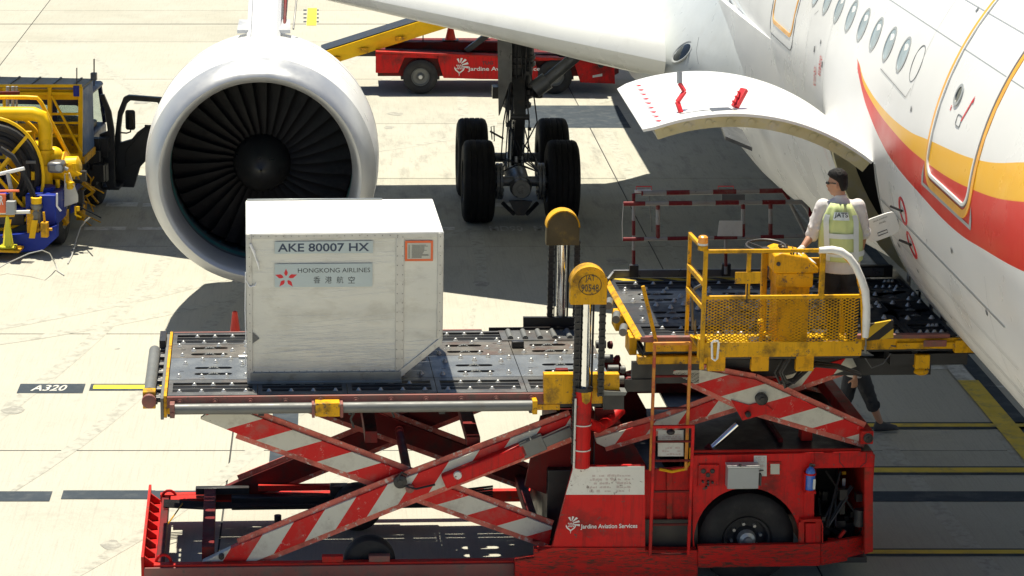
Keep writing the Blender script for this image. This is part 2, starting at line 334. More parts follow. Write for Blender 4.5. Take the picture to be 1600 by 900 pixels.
def B(name, mb, mats, parent=None, bevel=0, world=False, **tags):
    if name in STUFF: tags.setdefault('kind', 'stuff')
    if name in SPLIT and parent is not None:
        isl = islands(mb)
        if 1 < len(isl) <= 60:
            o = None
            for m_ in isl: o = B1(NAMES1.get(name, name), m_, mats, parent, bevel, world, **tags)
            return o
    return B1(name, mb, mats, parent, bevel, world, **tags)
NAMES1 = {'frame_bolts': 'frame_bolt', 'gauges': 'gauge', 'strut_collars': 'strut_collar', 'hydraulic_lines': 'hydraulic_line', 'brake_pack': 'brake_unit', 'end_brackets': 'end_bracket', 'engine_block': 'engine_part', 'pipe_clips': 'pipe_clip', 'latch_marks': 'latch_mark', 'hold_frames': 'hold_frame', 'far_brackets': 'far_bracket', 'yellow_clips': 'yellow_clip', 'edge_bolts': 'edge_bolt', 'standpipes': 'standpipe', 'seats': 'seat', 'service_arms': 'service_arm', 'yellow_fittings': 'yellow_fitting', 'pump_machinery': 'pump_part', 'cable_bundle': 'cable', 'hose_run': 'hose', 'wheel_nuts': 'wheel_nut', 'bar_tick': 'bar_tick', 'thistle_logo': 'logo_mark', 'flower_logo': 'logo_petal', 'cab_pillars': 'cab_pillar', 'running_gear': 'gear_part'}
def B1(name, mb, mats, parent=None, bevel=0, world=False, **tags):
    o = bpy.data.objects.new(name, mb.mesh(name, mats)); link(o, parent, tags, world)
    if bevel:
        m = o.modifiers.new('bevel', 'BEVEL'); m.width = bevel; m.segments = 2; m.limit_method = 'ANGLE'; m.angle_limit = radians(40)
    return o
def empty(name, loc, rz=0, **tags):
    o = bpy.data.objects.new(name, None); o.location = loc; o.rotation_euler = (0, 0, rz); o.empty_display_size = .3; return link(o, None, tags)
def struct(name, mb, mats, parent=None, **t): return B(name, mb, mats, parent, kind='structure', **t)
def text_mesh(s, width=None, height=None, font_bold=False, shear=0):
    c = bpy.data.curves.new('lettering', 'FONT'); c.body = s; c.shear = shear; c.resolution_u = 3
    if font_bold: c.offset = .018
    o = bpy.data.objects.new('lettering', c); sc.collection.objects.link(o); bpy.context.view_layer.update()
    dg = bpy.context.evaluated_depsgraph_get(); me = bpy.data.meshes.new_from_object(o.evaluated_get(dg)); bpy.data.objects.remove(o)
    xs = [v.co.x for v in me.vertices]; ys = [v.co.y for v in me.vertices]
    x0, x1, y0, y1 = min(xs), max(xs), min(ys), max(ys)
    sx = width/(x1-x0) if width else None; sy = height/(y1-y0) if height else None
    sx = sx or sy; sy = sy or sx
    return [((v.co.x-x0)*sx, (v.co.y-y0)*sy) for v in me.vertices], [tuple(p.vertices) for p in me.polygons]
def lettering(s, fn, m, parent=None, name='lettering', width=None, height=None, bold=False, shear=0, world=False, **tags):
    vs, fs = text_mesh(s, width, height, bold, shear); mb = MB(); mb.add([fn(x, y) for x, y in vs], fs)
    me = bpy.data.meshes.new(name); me.from_pydata(mb.V, [], mb.F); me.materials.append(MATS[m])
    return link(bpy.data.objects.new(name, me), parent, tags, world)
def remeshed(mb, voxel, smooth=4):
    me = bpy.data.meshes.new('tmp'); me.from_pydata(mb.V, [], mb.F)
    bm = bmesh.new(); bm.from_mesh(me); bmesh.ops.recalc_face_normals(bm, faces=bm.faces); bm.to_mesh(me); bm.free()
    o = bpy.data.objects.new('tmp', me); sc.collection.objects.link(o)
    r = o.modifiers.new('r', 'REMESH'); r.mode = 'VOXEL'; r.voxel_size = voxel
    s = o.modifiers.new('s', 'SMOOTH'); s.iterations = smooth; s.factor = .5
    dg = bpy.context.evaluated_depsgraph_get(); out = bpy.data.meshes.new_from_object(o.evaluated_get(dg)); bpy.data.objects.remove(o)
    for p in out.polygons: p.use_smooth = True
    return out
def meshobj(name, me, m, parent=None, **tags):
    me.materials.clear(); me.materials.append(MATS[m]); return link(bpy.data.objects.new(name, me), parent, tags)
def instance(name, me, loc, parent, rot=None, scale=None, bevel=0, **tags):
    o = bpy.data.objects.new(name, me); o.location = loc
    if rot: o.rotation_euler = rot
    if scale: o.scale = scale
    return link(o, parent, tags)
def arc(cx, cy, r, a0, a1, n=10, ry=None):
    ry = ry or r; return [(cx+r*cos(a0+(a1-a0)*k/n), cy+ry*sin(a0+(a1-a0)*k/n)) for k in range(n+1)]
def rrect(x0, x1, y0, y1, r, n=4, ry=None):
    ry = ry or r; return arc(x1-r, y0+ry, r, -pi/2, 0, n, ry)+arc(x1-r, y1-ry, r, 0, pi/2, n, ry)+arc(x0+r, y1-ry, r, pi/2, pi, n, ry)+arc(x0+r, y0+ry, r, pi, 1.5*pi, n, ry)
# ---------------------------------------------------------------- the apron
mb = MB(); S = 3000; mb.add([(-S, -S, -.035), (S, -S, -.035), (S, S, -.035), (-S, S, -.035)], [(0, 1, 2, 3)])
ground = struct('ground', mb, 'concrete')
JX, JY, DX, DY = -1.25, 29.07, 6.45, 5.25
XS = [JX+DX*k for k in range(-4, 6)]; YS = [JY+DY*k for k in range(-4, 13)]
mb = MB(); mb.add([(XS[0], YS[0], -.014), (XS[-1], YS[0], -.014), (XS[-1], YS[-1], -.014), (XS[0], YS[-1], -.014)], [(0, 1, 2, 3)])
B('joint_sealant', mb, 'tar', ground)
mb = MB(); gx = .022; gy = .026
mb.box(gx/2, DX-gx/2, gy/2, DY-gy/2, -.02, 0); sl = mb.mesh('concrete_slab', 'concrete')
for i in range(len(XS)-1):
    for j in range(len(YS)-1):
        instance('concrete_slab', sl, (XS[i], YS[j], random.uniform(-.002, 0)), ground)
def mark(name, quads, m, z=.004, parent=ground, **t):
    mb = MB()
    for q in quads: mb.add([(x, y, z) for x, y in q], [tuple(range(len(q)))])
    return B(name, mb, m, parent, kind='structure', **t)
def rect(x0, x1, y0, y1, sk=0): return [(x0, y0), (x1, y0), (x1+sk, y1), (x0+sk, y1)]
def gp(px, py): p = atZ(px, py, 0); return (p.x, p.y)
def pr(px0, px1, py0, py1):                         # rectangle square to the slabs through two measured corners
    a = atZ(px0, py1, 0); b = atZ(px1, py1, 0); c = atZ(px0, py0, 0); return rect(a.x, b.x, a.y, c.y)
mark('stand_marking_background', [pr(26, 129, 600, 614.5)], 'paint_black')
a = atZ(47, 611.5, 0); b = atZ(103, 611.5, 0); t_ = atZ(47, 602.3, 0)
lettering('A320', lambda x, y: (a.x+x, a.y+y, .008), 'paint_white', ground, 'stand_lettering', width=b.x-a.x, height=t_.y-a.y, bold=True, shear=.25, kind='structure')
mark('lead_in_dash_border', [pr(139, 262, 600, 610.5)], 'paint_black'); mark('lead_in_dash', [pr(145, 262, 602.3, 608)], 'paint_clear_yellow', .008)
mark('masked_line', [pr(-40, 77, 768, 783.5), pr(95, 240, 766.5, 780), pr(240, 700, 767, 780), pr(1000, 1760, 768, 784)], 'paint_black')
mark('masked_stripe', [rect(-.77, -.44, 28.45, 33.5)], 'paint_black')
mark('dark_patch', [pr(800, 986, 165, 200)], 'paint_black')  # even dark rectangle on the concrete beyond the gear
# yellow transverse lines with dark borders, right side under the fuselage
for y0, y1, x0 in ((662.5, 667.5, 1250), (731.5, 739, 1200), (860, 866, 1200)):
    q = pr(x0, 1780, y0-2.5, y1+3.5); mark('line_border', [q], 'paint_black'); mark('yellow_line', [pr(x0, 1780, y0, y1)], 'paint_yellow', .008)
mark('yellow_centreline_border', [rect(8.62, 8.82, 20, 76)], 'paint_black'); mark('yellow_centreline', [rect(8.36, 8.64, 20, 32.0)], 'paint_yellow', .012)
mark('centreline_worn', [rect(8.36, 8.6, 32.0, 78)], 'paint_white', .012); mark('centreline_edge', [rect(8.02, 8.07, 33.8, 47)], 'paint_white', .012)
mark('white_line', [pr(1363, 1508, 573, 577)], 'paint_white'); mark('white_arrow', [[gp(1545, 603), gp(1640, 615), gp(1640, 603)]], 'paint_white')
for q in (pr(165, 214, 316.5, 323), pr(222, 252, 318, 323), pr(130, 196, 354.5, 360), pr(214, 262, 355, 359.5), pr(688, 711, 355, 359.5), pr(768, 820, 317.5, 323), pr(590, 640, 355, 359.5)): mark('white_dash', [q], 'paint_white')
a = atZ(766, 361.5, 0); b = atZ(818, 361.5, 0); t_ = atZ(766, 353.5, 0)
lettering('MD90', lambda x, y: (a.x+x, a.y+y, .006), 'paint_white', ground, 'stand_lettering', width=b.x-a.x, height=t_.y-a.y, bold=True, kind='structure')
a2 = atZ(836, 361.5, 0)
lettering('MD80', lambda x, y: (a2.x+x, a2.y+y, .006), 'paint_white', ground, 'stand_lettering', width=b.x-a.x, height=t_.y-a.y, bold=True, kind='structure')
q = pr(479, 494, 13, 40); mark('yellow_bar_marking', [q], 'paint_clear_yellow', .008)
mark('bar_tick', [pr(474, 479, 15+6*k, 17+6*k) for k in range(4)]+[pr(494, 498, 15+6*k, 17+6*k) for k in range(4)], 'paint_black')
rnd = random.Random(77); mz = .0008
def streak(x, y, ln, w_, a_, cv, m='rubber_trace'):
    n = 12; P0 = []; P1 = []
    for k in range(n+1):
        t = k/n*ln; q = a_+cv*t; px_, py_ = x+t*sin(a_+cv*t/2), y+t*cos(a_+cv*t/2); hw = w_/2*min(1, k/2+.1, (n-k)/2+.1); P0.append((px_-hw*cos(q), py_+hw*sin(q))); P1.append((px_+hw*cos(q), py_-hw*sin(q)))
    global mz; mz += .00006; mark('tyre_mark', [(P0[k], P1[k], P1[k+1], P0[k+1]) for k in range(n)], m, mz)
for x, y, ln, a_, cv in ((2.3, 36, 22, .02, .001), (4.0, 38, 18, -.01, .002), (2.6, 42, 10, .12, -.01), (-3.2, 24, 14, .5, -.03), (-5.4, 27, 16, .35, -.02), (-1.9, 46, 16, -.6, .03), (-6.5, 44, 18, .7, -.03), (0.6, 47, 14, .9, -.04), (7.3, 22, 9, -.1, .01), (9.3, 22, 8, .05, 0), (-7.5, 33, 14, 1.1, -.05)):
    streak(x, y, ln, .22, a_, cv); streak(x+1.5, y+.1, ln*.9, .20, a_, cv)
for k in range(34):
    x, y = rnd.choice(((-4.2, 31), (-3.5, 27), (-5.2, 35.5), (3.2, 40), (0, 30), (-6.5, 50), (1, 52), (3, 56), (9.2, 25))); x += rnd.gauss(0, 1.3); y += rnd.gauss(0, 1.4); r = rnd.uniform(.03, .22)
    mark('oil_stain', [[(x+r*rnd.uniform(.6, 1.1)*cos(2*pi*j/11), y+r*1.3*rnd.uniform(.6, 1.1)*sin(2*pi*j/11)) for j in range(11)]], 'oil_stain', .0024+.00003*k)
mark('drain_line', [rect(-20, 20, 63.4, 63.46)], 'tar', .004)
# ================================================================ the airliner
plane = empty('airliner', (FX, 40, 0), **T('white airliner with a yellow and red stripe, parked with its cargo door open', 'airliner'))
def W(name, mb, mats, parent=plane, bevel=0, **t): return B(name, mb, mats, parent, bevel, world=True, **t)
def cp(Y, a, off=0.):                                   # a point on the fuselage skin, a in degrees above the side, off metres proud of it
    a = radians(a); r = FR+off; return (FX-r*cos(a), Y, FZ+r*sin(a))
def fus(Y):                                              # radius and centre height along the body
    if Y < 20:
        t = (20-Y)/6.2; t = min(t, 1); return FR*sqrt(max(1-t**2.3, .0004)), FZ-.75*t**2
    if Y > 57:
        t = min((Y-57)/22, 1); return FR*(1-t**1.4)+.15, FZ+1.9*t**1.3
    return FR, FZ
CY0, CY1, CA0, CA1 = 25.45, 28.15, -52., -7.             # cargo opening
Ys = [13.8+.35*k for k in range(18)]+[20+.45*k for k in range(12)]+[CY0]+[CY0+.45*k for k in range(1, 6)]+[CY1]+[29+1.*k for k in range(29)]+[58+1.05*k for k in range(21)]
As = [CA0, CA0+9, CA0+18, CA0+27, CA0+36, CA1]; st = (360-(CA1-CA0))/58; As += [CA1+st*k for k in range(1, 58)]
mb = MB(); V = []
for Y in Ys:
    r, zc = fus(Y)
    for a in As: V.append((FX-r*cos(radians(a)), Y, zc+r*sin(radians(a))))
n = len(As); fs = []
for i in range(len(Ys)-1):
    for k in range(n):
        if CY0-.01 <= Ys[i] < CY1-.01 and k < 5: continue
        fs.append((i*n+k, (i+1)*n+k, (i+1)*n+(k+1) % n, i*n+(k+1) % n))
mb.add(V, fs, True)
fuselage = W('fuselage', mb, 'livery')
# cargo hold seen through the opening
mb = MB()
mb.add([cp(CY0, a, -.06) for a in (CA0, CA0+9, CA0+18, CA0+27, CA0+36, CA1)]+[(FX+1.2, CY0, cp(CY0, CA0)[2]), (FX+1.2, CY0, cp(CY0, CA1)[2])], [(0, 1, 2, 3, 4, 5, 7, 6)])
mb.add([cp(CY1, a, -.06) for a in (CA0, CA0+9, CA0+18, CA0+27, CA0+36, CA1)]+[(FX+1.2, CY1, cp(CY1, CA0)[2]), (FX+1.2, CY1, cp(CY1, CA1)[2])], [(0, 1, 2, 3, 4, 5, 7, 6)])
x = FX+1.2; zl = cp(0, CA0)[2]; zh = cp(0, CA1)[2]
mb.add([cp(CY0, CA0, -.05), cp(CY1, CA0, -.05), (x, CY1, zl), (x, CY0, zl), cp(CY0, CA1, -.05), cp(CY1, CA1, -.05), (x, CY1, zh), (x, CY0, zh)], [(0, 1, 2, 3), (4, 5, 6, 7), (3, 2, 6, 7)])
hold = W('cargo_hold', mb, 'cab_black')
def jamb(name, Y, w_, m, off=-.002, dp=.16):
    mb = MB(); A = [CA0+(CA1-CA0)*k/12 for k in range(13)]
    mb.rings([[cp(Y-w_/2, a, off), cp(Y+w_/2, a, off), cp(Y+w_/2, a, off-dp), cp(Y-w_/2, a, off-dp)] for a in A], True, False); W(name, mb, m, fuselage)
jamb('door_jamb', CY0-.025, .05, 'aircraft_grey', .006); jamb('door_jamb', CY1-.10, .14, 'primer', -.004, .20)
mb = MB()
for k in range(4): mb.box(FX-1.9+.02*k, FX-1.86, CY0+.3+.6*k, CY0+.42+.6*k, zl, zh-.15)
mb.box(FX-2.2, FX-1.9, CY0, CY1, zl-.02, zl+.06); W('hold_frames', mb, 'gear_grey', hold)
# cabin windows
def ellipse_ring(Y, a, ry, ra, w_, off, m, name, parent, n=26):
    mb = MB(); o = [(Y+ry*cos(2*pi*k/n), a+ra*sin(2*pi*k/n)) for k in range(n)]; i = [(Y+(ry-w_)*cos(2*pi*k/n), a+(ra-degrees(w_/FR))*sin(2*pi*k/n)) for k in range(n)]
    mb.rings([[cp(y, b, -.01) for y, b in o], [cp(y, b, off) for y, b in o], [cp(y, b, off) for y, b in i], [cp(y, b, -.005) for y, b in i]], False, False); return W(name, mb, m, parent)
def ellipse_disc(Y, a, ry, ra, off, m, name, parent, n=26):
    mb = MB(); mb.add([cp(Y+ry*cos(2*pi*k/n), a+ra*sin(2*pi*k/n), off) for k in range(n)], [tuple(range(n))]); return W(name, mb, m, parent)
for k in range(22):
    Y = 24.93+.655*k
    if 30.3 < Y < 31.9: continue
    fr_ = ellipse_ring(Y, 18.2, .165, 3.9, .028, .005, 'aircraft_grey', 'cabin_window', plane); ellipse_disc(Y, 18.2, .138, 3.35, .001, 'glass', 'window_pane', fr_)
ellipse_ring(24.34, 18.4, .165, 3.9, .008, .003, 'line_dark', 'blanked_window', fuselage)
# doors: orange outlined plug doors
def band(Y0, Y1, a0, a1, ry, w_, off, m, name, parent, open_top=False, proud=None):
    def path(d):
        dd = degrees(d/FR); r = max(ry-d, .02); return [(y, a) for y, a in rrect(Y0+d, Y1-d, a0+dd, a1-dd, r, 6, degrees(r/FR))]
    def dens(P):
        out = []
        for k in range(len(P)):
            a, b = P[k], P[(k+1) % len(P)]; q = max(1, int(abs(b[1]-a[1])/2.)); out += [(a[0]+(b[0]-a[0])*j/q, a[1]+(b[1]-a[1])*j/q) for j in range(q)]
        return out
    o, i = dens(path(0)), dens(path(w_)); mb = MB(); m_ = min(len(o), len(i))
    if len(o) != len(i):
        def res(P, n):
            return [P[int(k*len(P)/n)] for k in range(n)]
        o, i = res(o, m_), res(i, m_)
    mb.rings([[cp(y, b, -.006) for y, b in o], [cp(y, b, off) for y, b in o], [cp(y, b, off) for y, b in i], [cp(y, b, -.006) for y, b in i]], False, False); return W(name, mb, m, parent)
D0, D1, DA0, DA1 = 21.50, 23.12, 0.6, 44.
door = band(D0+.02, D1-.02, DA0+.4, DA1-.3, .20, .03, .014, 'aircraft_white', 'passenger_door', plane)
band(D0-.075, D1+.075, DA0-1.8, DA1+2, .30, .075, .005, 'line_orange', 'outline_band', door)
band(D0+.004, D1-.004, DA0, DA1, .24, .018, .003, 'line_dark', 'door_gap', door)
ellipse_ring(22.62, 18.3, .105, 2.2, .03, .012, 'aircraft_grey', 'door_window', door); ellipse_disc(22.62, 18.3, .08, 1.7, .004, 'glass_dark', 'door_pane', door)
def patch(pts, off, m, name, parent):
    mb = MB(); mb.add([cp(y, a, off) for y, a in pts], [tuple(range(len(pts)))]); return W(name, mb, m, parent)
mb = MB()
for q in ([(22.26, 14.5), (22.30, 14.5), (22.18, 18.8), (22.15, 18.8)], [(22.19, 18.6), (22.12, 18.6), (22.145, 20.0)], [(22.70, 14.9), (22.73, 14.9), (22.73, 15.9), (22.71, 15.9)]): mb.add([cp(y, a, .004) for y, a in q], [tuple(range(len(q)))])
W('red_arrow', mb, 'red_mark', door)
band(22.28, 22.44, 13.2, 15.4, .03, .008, .004, 'line_dark', 'handle_recess', door)
patch([(D0-.14, -1.9), (D1+.14, -1.9), (D1+.15, -.2), (D1+.09, 2.5), (D1+.07, -1.2), (D0-.07, -1.2), (D0-.09, 2.5), (D0-.15, -.2)], .003, 'aircraft_grey', 'scuff_plate', door)
d2 = band(30.35, 31.75, 3.5, 42, .16, .05, .004, 'line_orange', 'rear_passenger_door', plane); band(30.25, 31.85, .5, 43, .15, .014, .003, 'line_dark', 'outline_band', d2)
# skin seams and small marks on the fuselage
def seam(pts, w_, m='line_dark', name='skin_seam', off=.0025):
    mb = MB(); R = []
    for k in range(len(pts)):
        a = Vector(cp(*pts[max(k-1, 0)])); b = Vector(cp(*pts[min(k+1, len(pts)-1)])); t = (b-a).normalized(); nrm = Vector(cp(pts[k][0], pts[k][1], 1))-Vector(cp(*pts[k])); s_ = t.cross(nrm).normalized()*w_/2
        p = Vector(cp(pts[k][0], pts[k][1], off)); R.append((p-s_, p+s_))
    for a, b in zip(R[:-1], R[1:]): mb.add([a[0], a[1], b[1], b[0]], [(0, 1, 2, 3)])
    W(name, mb, m, fuselage)
seam([(y, -14.6) for y in (25.35, 24.5, 23.5, 22.5, 21.5, 20.4)], .014, 'aircraft_grey'); seam([(25.35, -30), (20.2, -30)], .012, 'aircraft_grey')

for a_ in (-22, 26, 34, 52): seam([(20.3, a_), (CY0-.2, a_)] if a_ < -6 else [(20.3, a_), (56, a_)], .006, 'aircraft_grey')
for y_ in (24.2, 33.5, 36.2, 39.2): seam([(y_, a) for a in range(-4 if y_ > 30 else 12, 70, 4)], .006, 'aircraft_grey')
for y_ in (20.9, 24.75): seam([(y_, a) for a in range(-44, -4, 4)], .006, 'aircraft_grey')
for y_, a_, w_ in ((24.0, 9.5, .06), (23.4, 33, .05), (25.0, -24, .07), (24.3, -26, .05), (22.1, -10, .05), (21.0, -16, .06), (28.6, 8, .05)):
    patch([(y_, a_), (y_+w_, a_), (y_+w_, a_+1.1), (y_, a_+.7)], .003, 'line_dark', 'placard', fuselage)
seam([(24.35, 11.2), (25.6, 12.7)], .008); seam([(24.35, 11.2), (24.25, 13.5)], .008); seam([(28.6, 19.5), (29.3, 13)], .006)
seam([(29.4, a) for a in (-6, 0, 6, 12)], .006, 'aircraft_grey'); seam([(28.25, a) for a in range(-7, 40, 4)], .006, 'aircraft_grey')
for y, a in ((28.9, 5.6), (28.35, 3.8), (23.1, 24)):
    patch([(y-.03, a-.5), (y+.03, a-.5), (y+.03, a+.9), (y-.03, a+.9)], .003, 'line_dark', 'drain_slot', fuselage)
for (px, py) in ((1410, 330), (1424, 383)):
    y, a = oncyl(px, py); ellipse_ring(y, a, .15, 3., .03, .003, 'red_mark', 'static_port_ring', fuselage); ellipse_disc(y, a, .04, .6, .02, 'hub_black', 'sensor_vane', fuselage)
    p = Vector(cp(y, a)); mb = MB(); mb.bar(p, p+Vector((-.10, .10, .03)), .016, .022); W('pitot_probe', mb, 'hub_black', fuselage)
for i, (s_, y, a) in enumerate((('通道', 28.60, 1.), ('危险', 28.85, -2.4))):
    lettering(s_, lambda x, z, y=y, a=a: cp(y-.06-x*.3, a+degrees(z/FR), .004), 'red_mark', fuselage, 'red_lettering', width=.5, world=True)
for y, a in ((28.55, -13), (28.6, -17)):
    lettering('请勿踩踏', lambda x, z, y=y, a=a: cp(y-x*.25, a-degrees(x/FR)*1.2+degrees(z/FR), .004), 'red_mark', fuselage, 'red_lettering', width=.34, world=True)
# hinged access flap beside the cargo hatch
pts = [atY(px, py, 24.55) for px, py in ((1350, 352), (1352, 347), (1360, 342), (1385, 333), (1394, 331), (1399, 334), (1406, 355), (1404, 362), (1396, 367), (1370, 377), (1362, 378), (1357, 373), (1351, 358))]
flap = W('access_flap', MB().prism(pts, (0, .02, 0)), 'aircraft_white', plane, .003)
c_ = atY(1366, 350.5, 24.547); ud = (atY(1398, 338, 24.547)-c_).normalized(); vd = Vector((-ud.z, 0, ud.x))
if vd.z < 0: vd = -vd
for i, (s_, dy, w_) in enumerate((('DOOR CONTROL', .02, .15), ('PANEL', -.02, .07))):
    lettering(s_, lambda x, z, dy=dy, i=i: c_+ud*(x+.05*i)+vd*(z+dy), 'ink_dark', flap, 'flap_lettering', width=w_, world=True)
mb = MB(); q = c_-vd*.10+ud*.0; mb.pipe([q+ud*0, q+ud*.10, q+ud*.10-vd*.03, q-vd*.03], .004, 5, True); W('latch', mb, 'ink_dark', flap)
mb = MB(); mb.bar(atY(1400, 345, 24.6), atY(1420, 340, 24.6), .03, .03); W('flap_hinge', mb, 'gear_grey', flap)
# cargo door, hinged up
hx, hz = FX-FR*cos(radians(CA1))-.0, FZ+FR*sin(radians(CA1)); ox, oz = 3.23, 4.68; sg = .33
def door_arc(n=22, off=0.):
    c = sqrt((hx-ox)**2+(hz-oz)**2); R = c*c/8/sg+sg/2; mx, mz = (hx+ox)/2, (hz+oz)/2; dx, dz = (hx-ox)/c, (hz-oz)/c; nx, nz = -dz, dx
    cx, cz = mx-nx*(R-sg), mz-nz*(R-sg); h = math.asin(c/2/R); out = []
    for k in range(n+1):
        t = -h+2*h*k/n; out.append((cx+(R+off)*(sin(t)*dx+cos(t)*nx), cz+(R+off)*(sin(t)*dz+cos(t)*nz)))
    return out                                           # from outer edge to hinge
Aup, Adn = door_arc(), door_arc(off=-.15); DY0, DY1 = 25.5, 28.1
mb = MB(); R = []
for k, (p, q) in enumerate(zip(Aup, door_arc(off=-.03))):
    ins = .10*max(0, 1-k/1.5)**2 if k < 2 else 0
    R.append([(p[0], DY0+ins, p[1]), (p[0], DY1-ins, p[1]), (q[0], DY1-ins, q[1]), (q[0], DY0+ins, q[1])])
mb.rings(R, True, True); cdoor = W('cargo_door', mb, 'aircraft_white')
mb = MB(); q3 = door_arc(off=-.032)
mb.rings([[(p[0], DY0+.05, p[1]), (p[0], DY0+.12, p[1]), (q[0], DY0+.12, q[1]), (q[0], DY0+.05, q[1])] for p, q in list(zip(q3, Adn))[1:]], True, False)
W('door_frame', mb, 'primer', cdoor)
mb = MB(); mb.rings([[(p[0], DY0+.13, p[1]), (p[0], DY1-.04, p[1]), (q[0], DY1-.04, q[1]), (q[0], DY0+.13, q[1])] for p, q in list(zip(door_arc(off=-.085), Adn))[1:]], True, False); W('door_lining', mb, 'aircraft_grey', cdoor)
mb = MB()
for k in range(2, 22, 2):
    p = Adn[k]; q = q3[k]; c = Vector(((p[0]+q[0])/2, DY0+.05, (p[1]+q[1])/2)); mb.tube(c, c+Vector((0, -.012, 0)), .035, n=14); mb.tube(c+Vector((.06, 0, 0)), c+Vector((.06, -.012, 0)), .010, n=8)
W('frame_bolts', mb, 'primer', cdoor)
def on_door(px, py):                                     # point of the door's outer skin under a measured pixel
    d = _ray(px, py); best = None
    for i in range(len(Aup)-1):
        (x0, z0), (x1, z1) = Aup[i], Aup[i+1]
        nx, nz = z1-z0, -(x1-x0); t = ((x0*nx+(z0-H)*nz))/(d[0]*nx+d[2]*nz); X, Z = d[0]*t, H+d[2]*t
        s_ = ((X-x0)*(x1-x0)+(Z-z0)*(z1-z0))/((x1-x0)**2+(z1-z0)**2)
        if -.05 <= s_ <= 1.05 and (best is None or t < best[0]): best = (t, X, d[1]*t, Z)
    return Vector(best[1:]) if best else atY(px, py, 26)
a = on_door(1064, 176); mb = MB(); mb.bar(a, a+Vector((-.03, .08, .10)), .05, .03); mb.bar(a+Vector((-.03, .08, .10)), a+Vector((.05, .14, .20)), .05, .03); mb.bar(a+Vector((.05, .14, .20)), a+Vector((.0, .18, .28)), .05, .03)
W('door_handle', mb, 'red_mark', cdoor, .004)
mb = MB(); mb.tube(a+Vector((0, .18, .28)), a+Vector((0, .22, .40)), .03, n=10); W('handle_grip', mb, 'aircraft_grey', cdoor)
a = on_door(1148, 170); mb = MB(); mb.bar(a+Vector((0, 0, .02)), a+Vector((.11, .10, .19)), .08, .05)
for k in range(3): mb.bar(a+Vector((.0+.03*k, .0+.03*k, .06+.045*k)), a+Vector((-.03+.03*k, -.03+.03*k, .09+.045*k)), .02, .02)
W('latch_lever', mb, 'red_mark', cdoor, .004)
mb = MB(); P_ = [on_door(*p) for p in ((1108, 169), (1138, 168), (1146, 172), (1112, 174.5))]; mb.add([p+Vector((0, 0, .004)) for p in P_], [(0, 1, 2, 3)]); W('handle_recess', mb, 'gear_grey', cdoor)
P_ = [on_door(*p) for p in ((1062, 178), (1100, 172), (1150, 171.5), (1152, 172.5), (1100, 173), (1062, 179))]; mb = MB(); mb.add([p+Vector((0, 0, .005)) for p in P_], [(0, 1, 4, 5), (1, 2, 3, 4)]); W('panel_gap', mb, 'line_dark', cdoor)
mb = MB()
for k in range(9):
    a = on_door(997+3.9*k, 134+6.9*k); mb.add([a+Vector((-.05, .045, .006)), a+Vector((.035, -.025, .016)), a+Vector((.01, -.06, .006))], [(0, 1, 2)])
W('latch_marks', mb, 'red_mark', cdoor)
# blade antenna under the belly
a = atY(1130, 206, 32.5); mb = MB(); mb.prism([(a.x+.0, 32.3, a.z-.02), (a.x+.0, 32.9, a.z+.1), (a.x+.32, 32.9, a.z-.05), (a.x+.36, 32.3, a.z-.17)], (0, 0, -.05)); W('belly_antenna', mb, 'gear_grey')
# wing-root fairing below and beside the body
def sup(Y):
    t = min(max((Y-27.5)/8., 0), 1); t = t*t*(3-2*t); e = 1-min(max((Y-50)/6, 0), 1)**2
    return t*e
mb = MB(); R = []
for Y in [28.7, 29.2, 30, 31, 32, 33, 34, 35, 36, 38, 41, 45, 50, 52, 54, 56]:
    t = sup(Y); a_ = FR-.12+.22*t; b_ = 2.75+.32*t; r = []
    for k in range(48):
        th = pi+(pi)*k/47; q = 2/(2+.9*t); c, s_ = cos(th), sin(th); r.append((FX+a_*math.copysign(abs(c)**q, c), Y, FZ-.05+b_*math.copysign(abs(s_)**q, s_)))
    R.append(r)
mb.rings(R, False, True); W('belly_fairing', mb, 'aircraft_white')
# wings
def airfoil(X, yl, zl_, ch, th, n=16, tw=0.):
    P = []
    for k in range(n+1):
        x = (1-cos(pi*k/n))/2; t = 5*th*(.2969*sqrt(x)-.126*x-.3516*x*x+.2843*x**3-.1015*x**4); P.append((x, t+.02*sin(pi*x)))
    up = [(x, y) for x, y in P][::-1]; lo_ = [(x, -y*.85+.02*sin(pi*x)) for x, y in [(p[0], p[1]-.02*sin(pi*p[0])) for p in P]][1:-1]
    return [(X, yl+x*ch, zl_+y*ch-x*ch*tw) for x, y in up+lo_]
def wing_sections(sg_):
    def LE(d): return 36.0+(d-3.87)*.545, 3.70+(d-3.87)*.135 if d < 12 else 4.8+(d-12)*.09
    S_ = []
    for d in (3.60, 4.6, 6, 8, 9.37, 11, 14, 19, 24, 28.5):
        y, z = LE(d); te = 45.4 if d < 9.9 else 45.4+(d-9.9)*.40; ch = te-y; th = .145 if d < 5 else .135-.025*min((d-5)/15, 1); S_.append(airfoil(FX-sg_*d, y, z, ch, th, tw=-.012))
    return S_
mb = MB(); mb.rings(wing_sections(1), True, True); wing = W('wing', mb, 'wing_paint')
mb = MB(); mb.rings(wing_sections(-1), True, True); W('wing', mb, 'wing_paint')
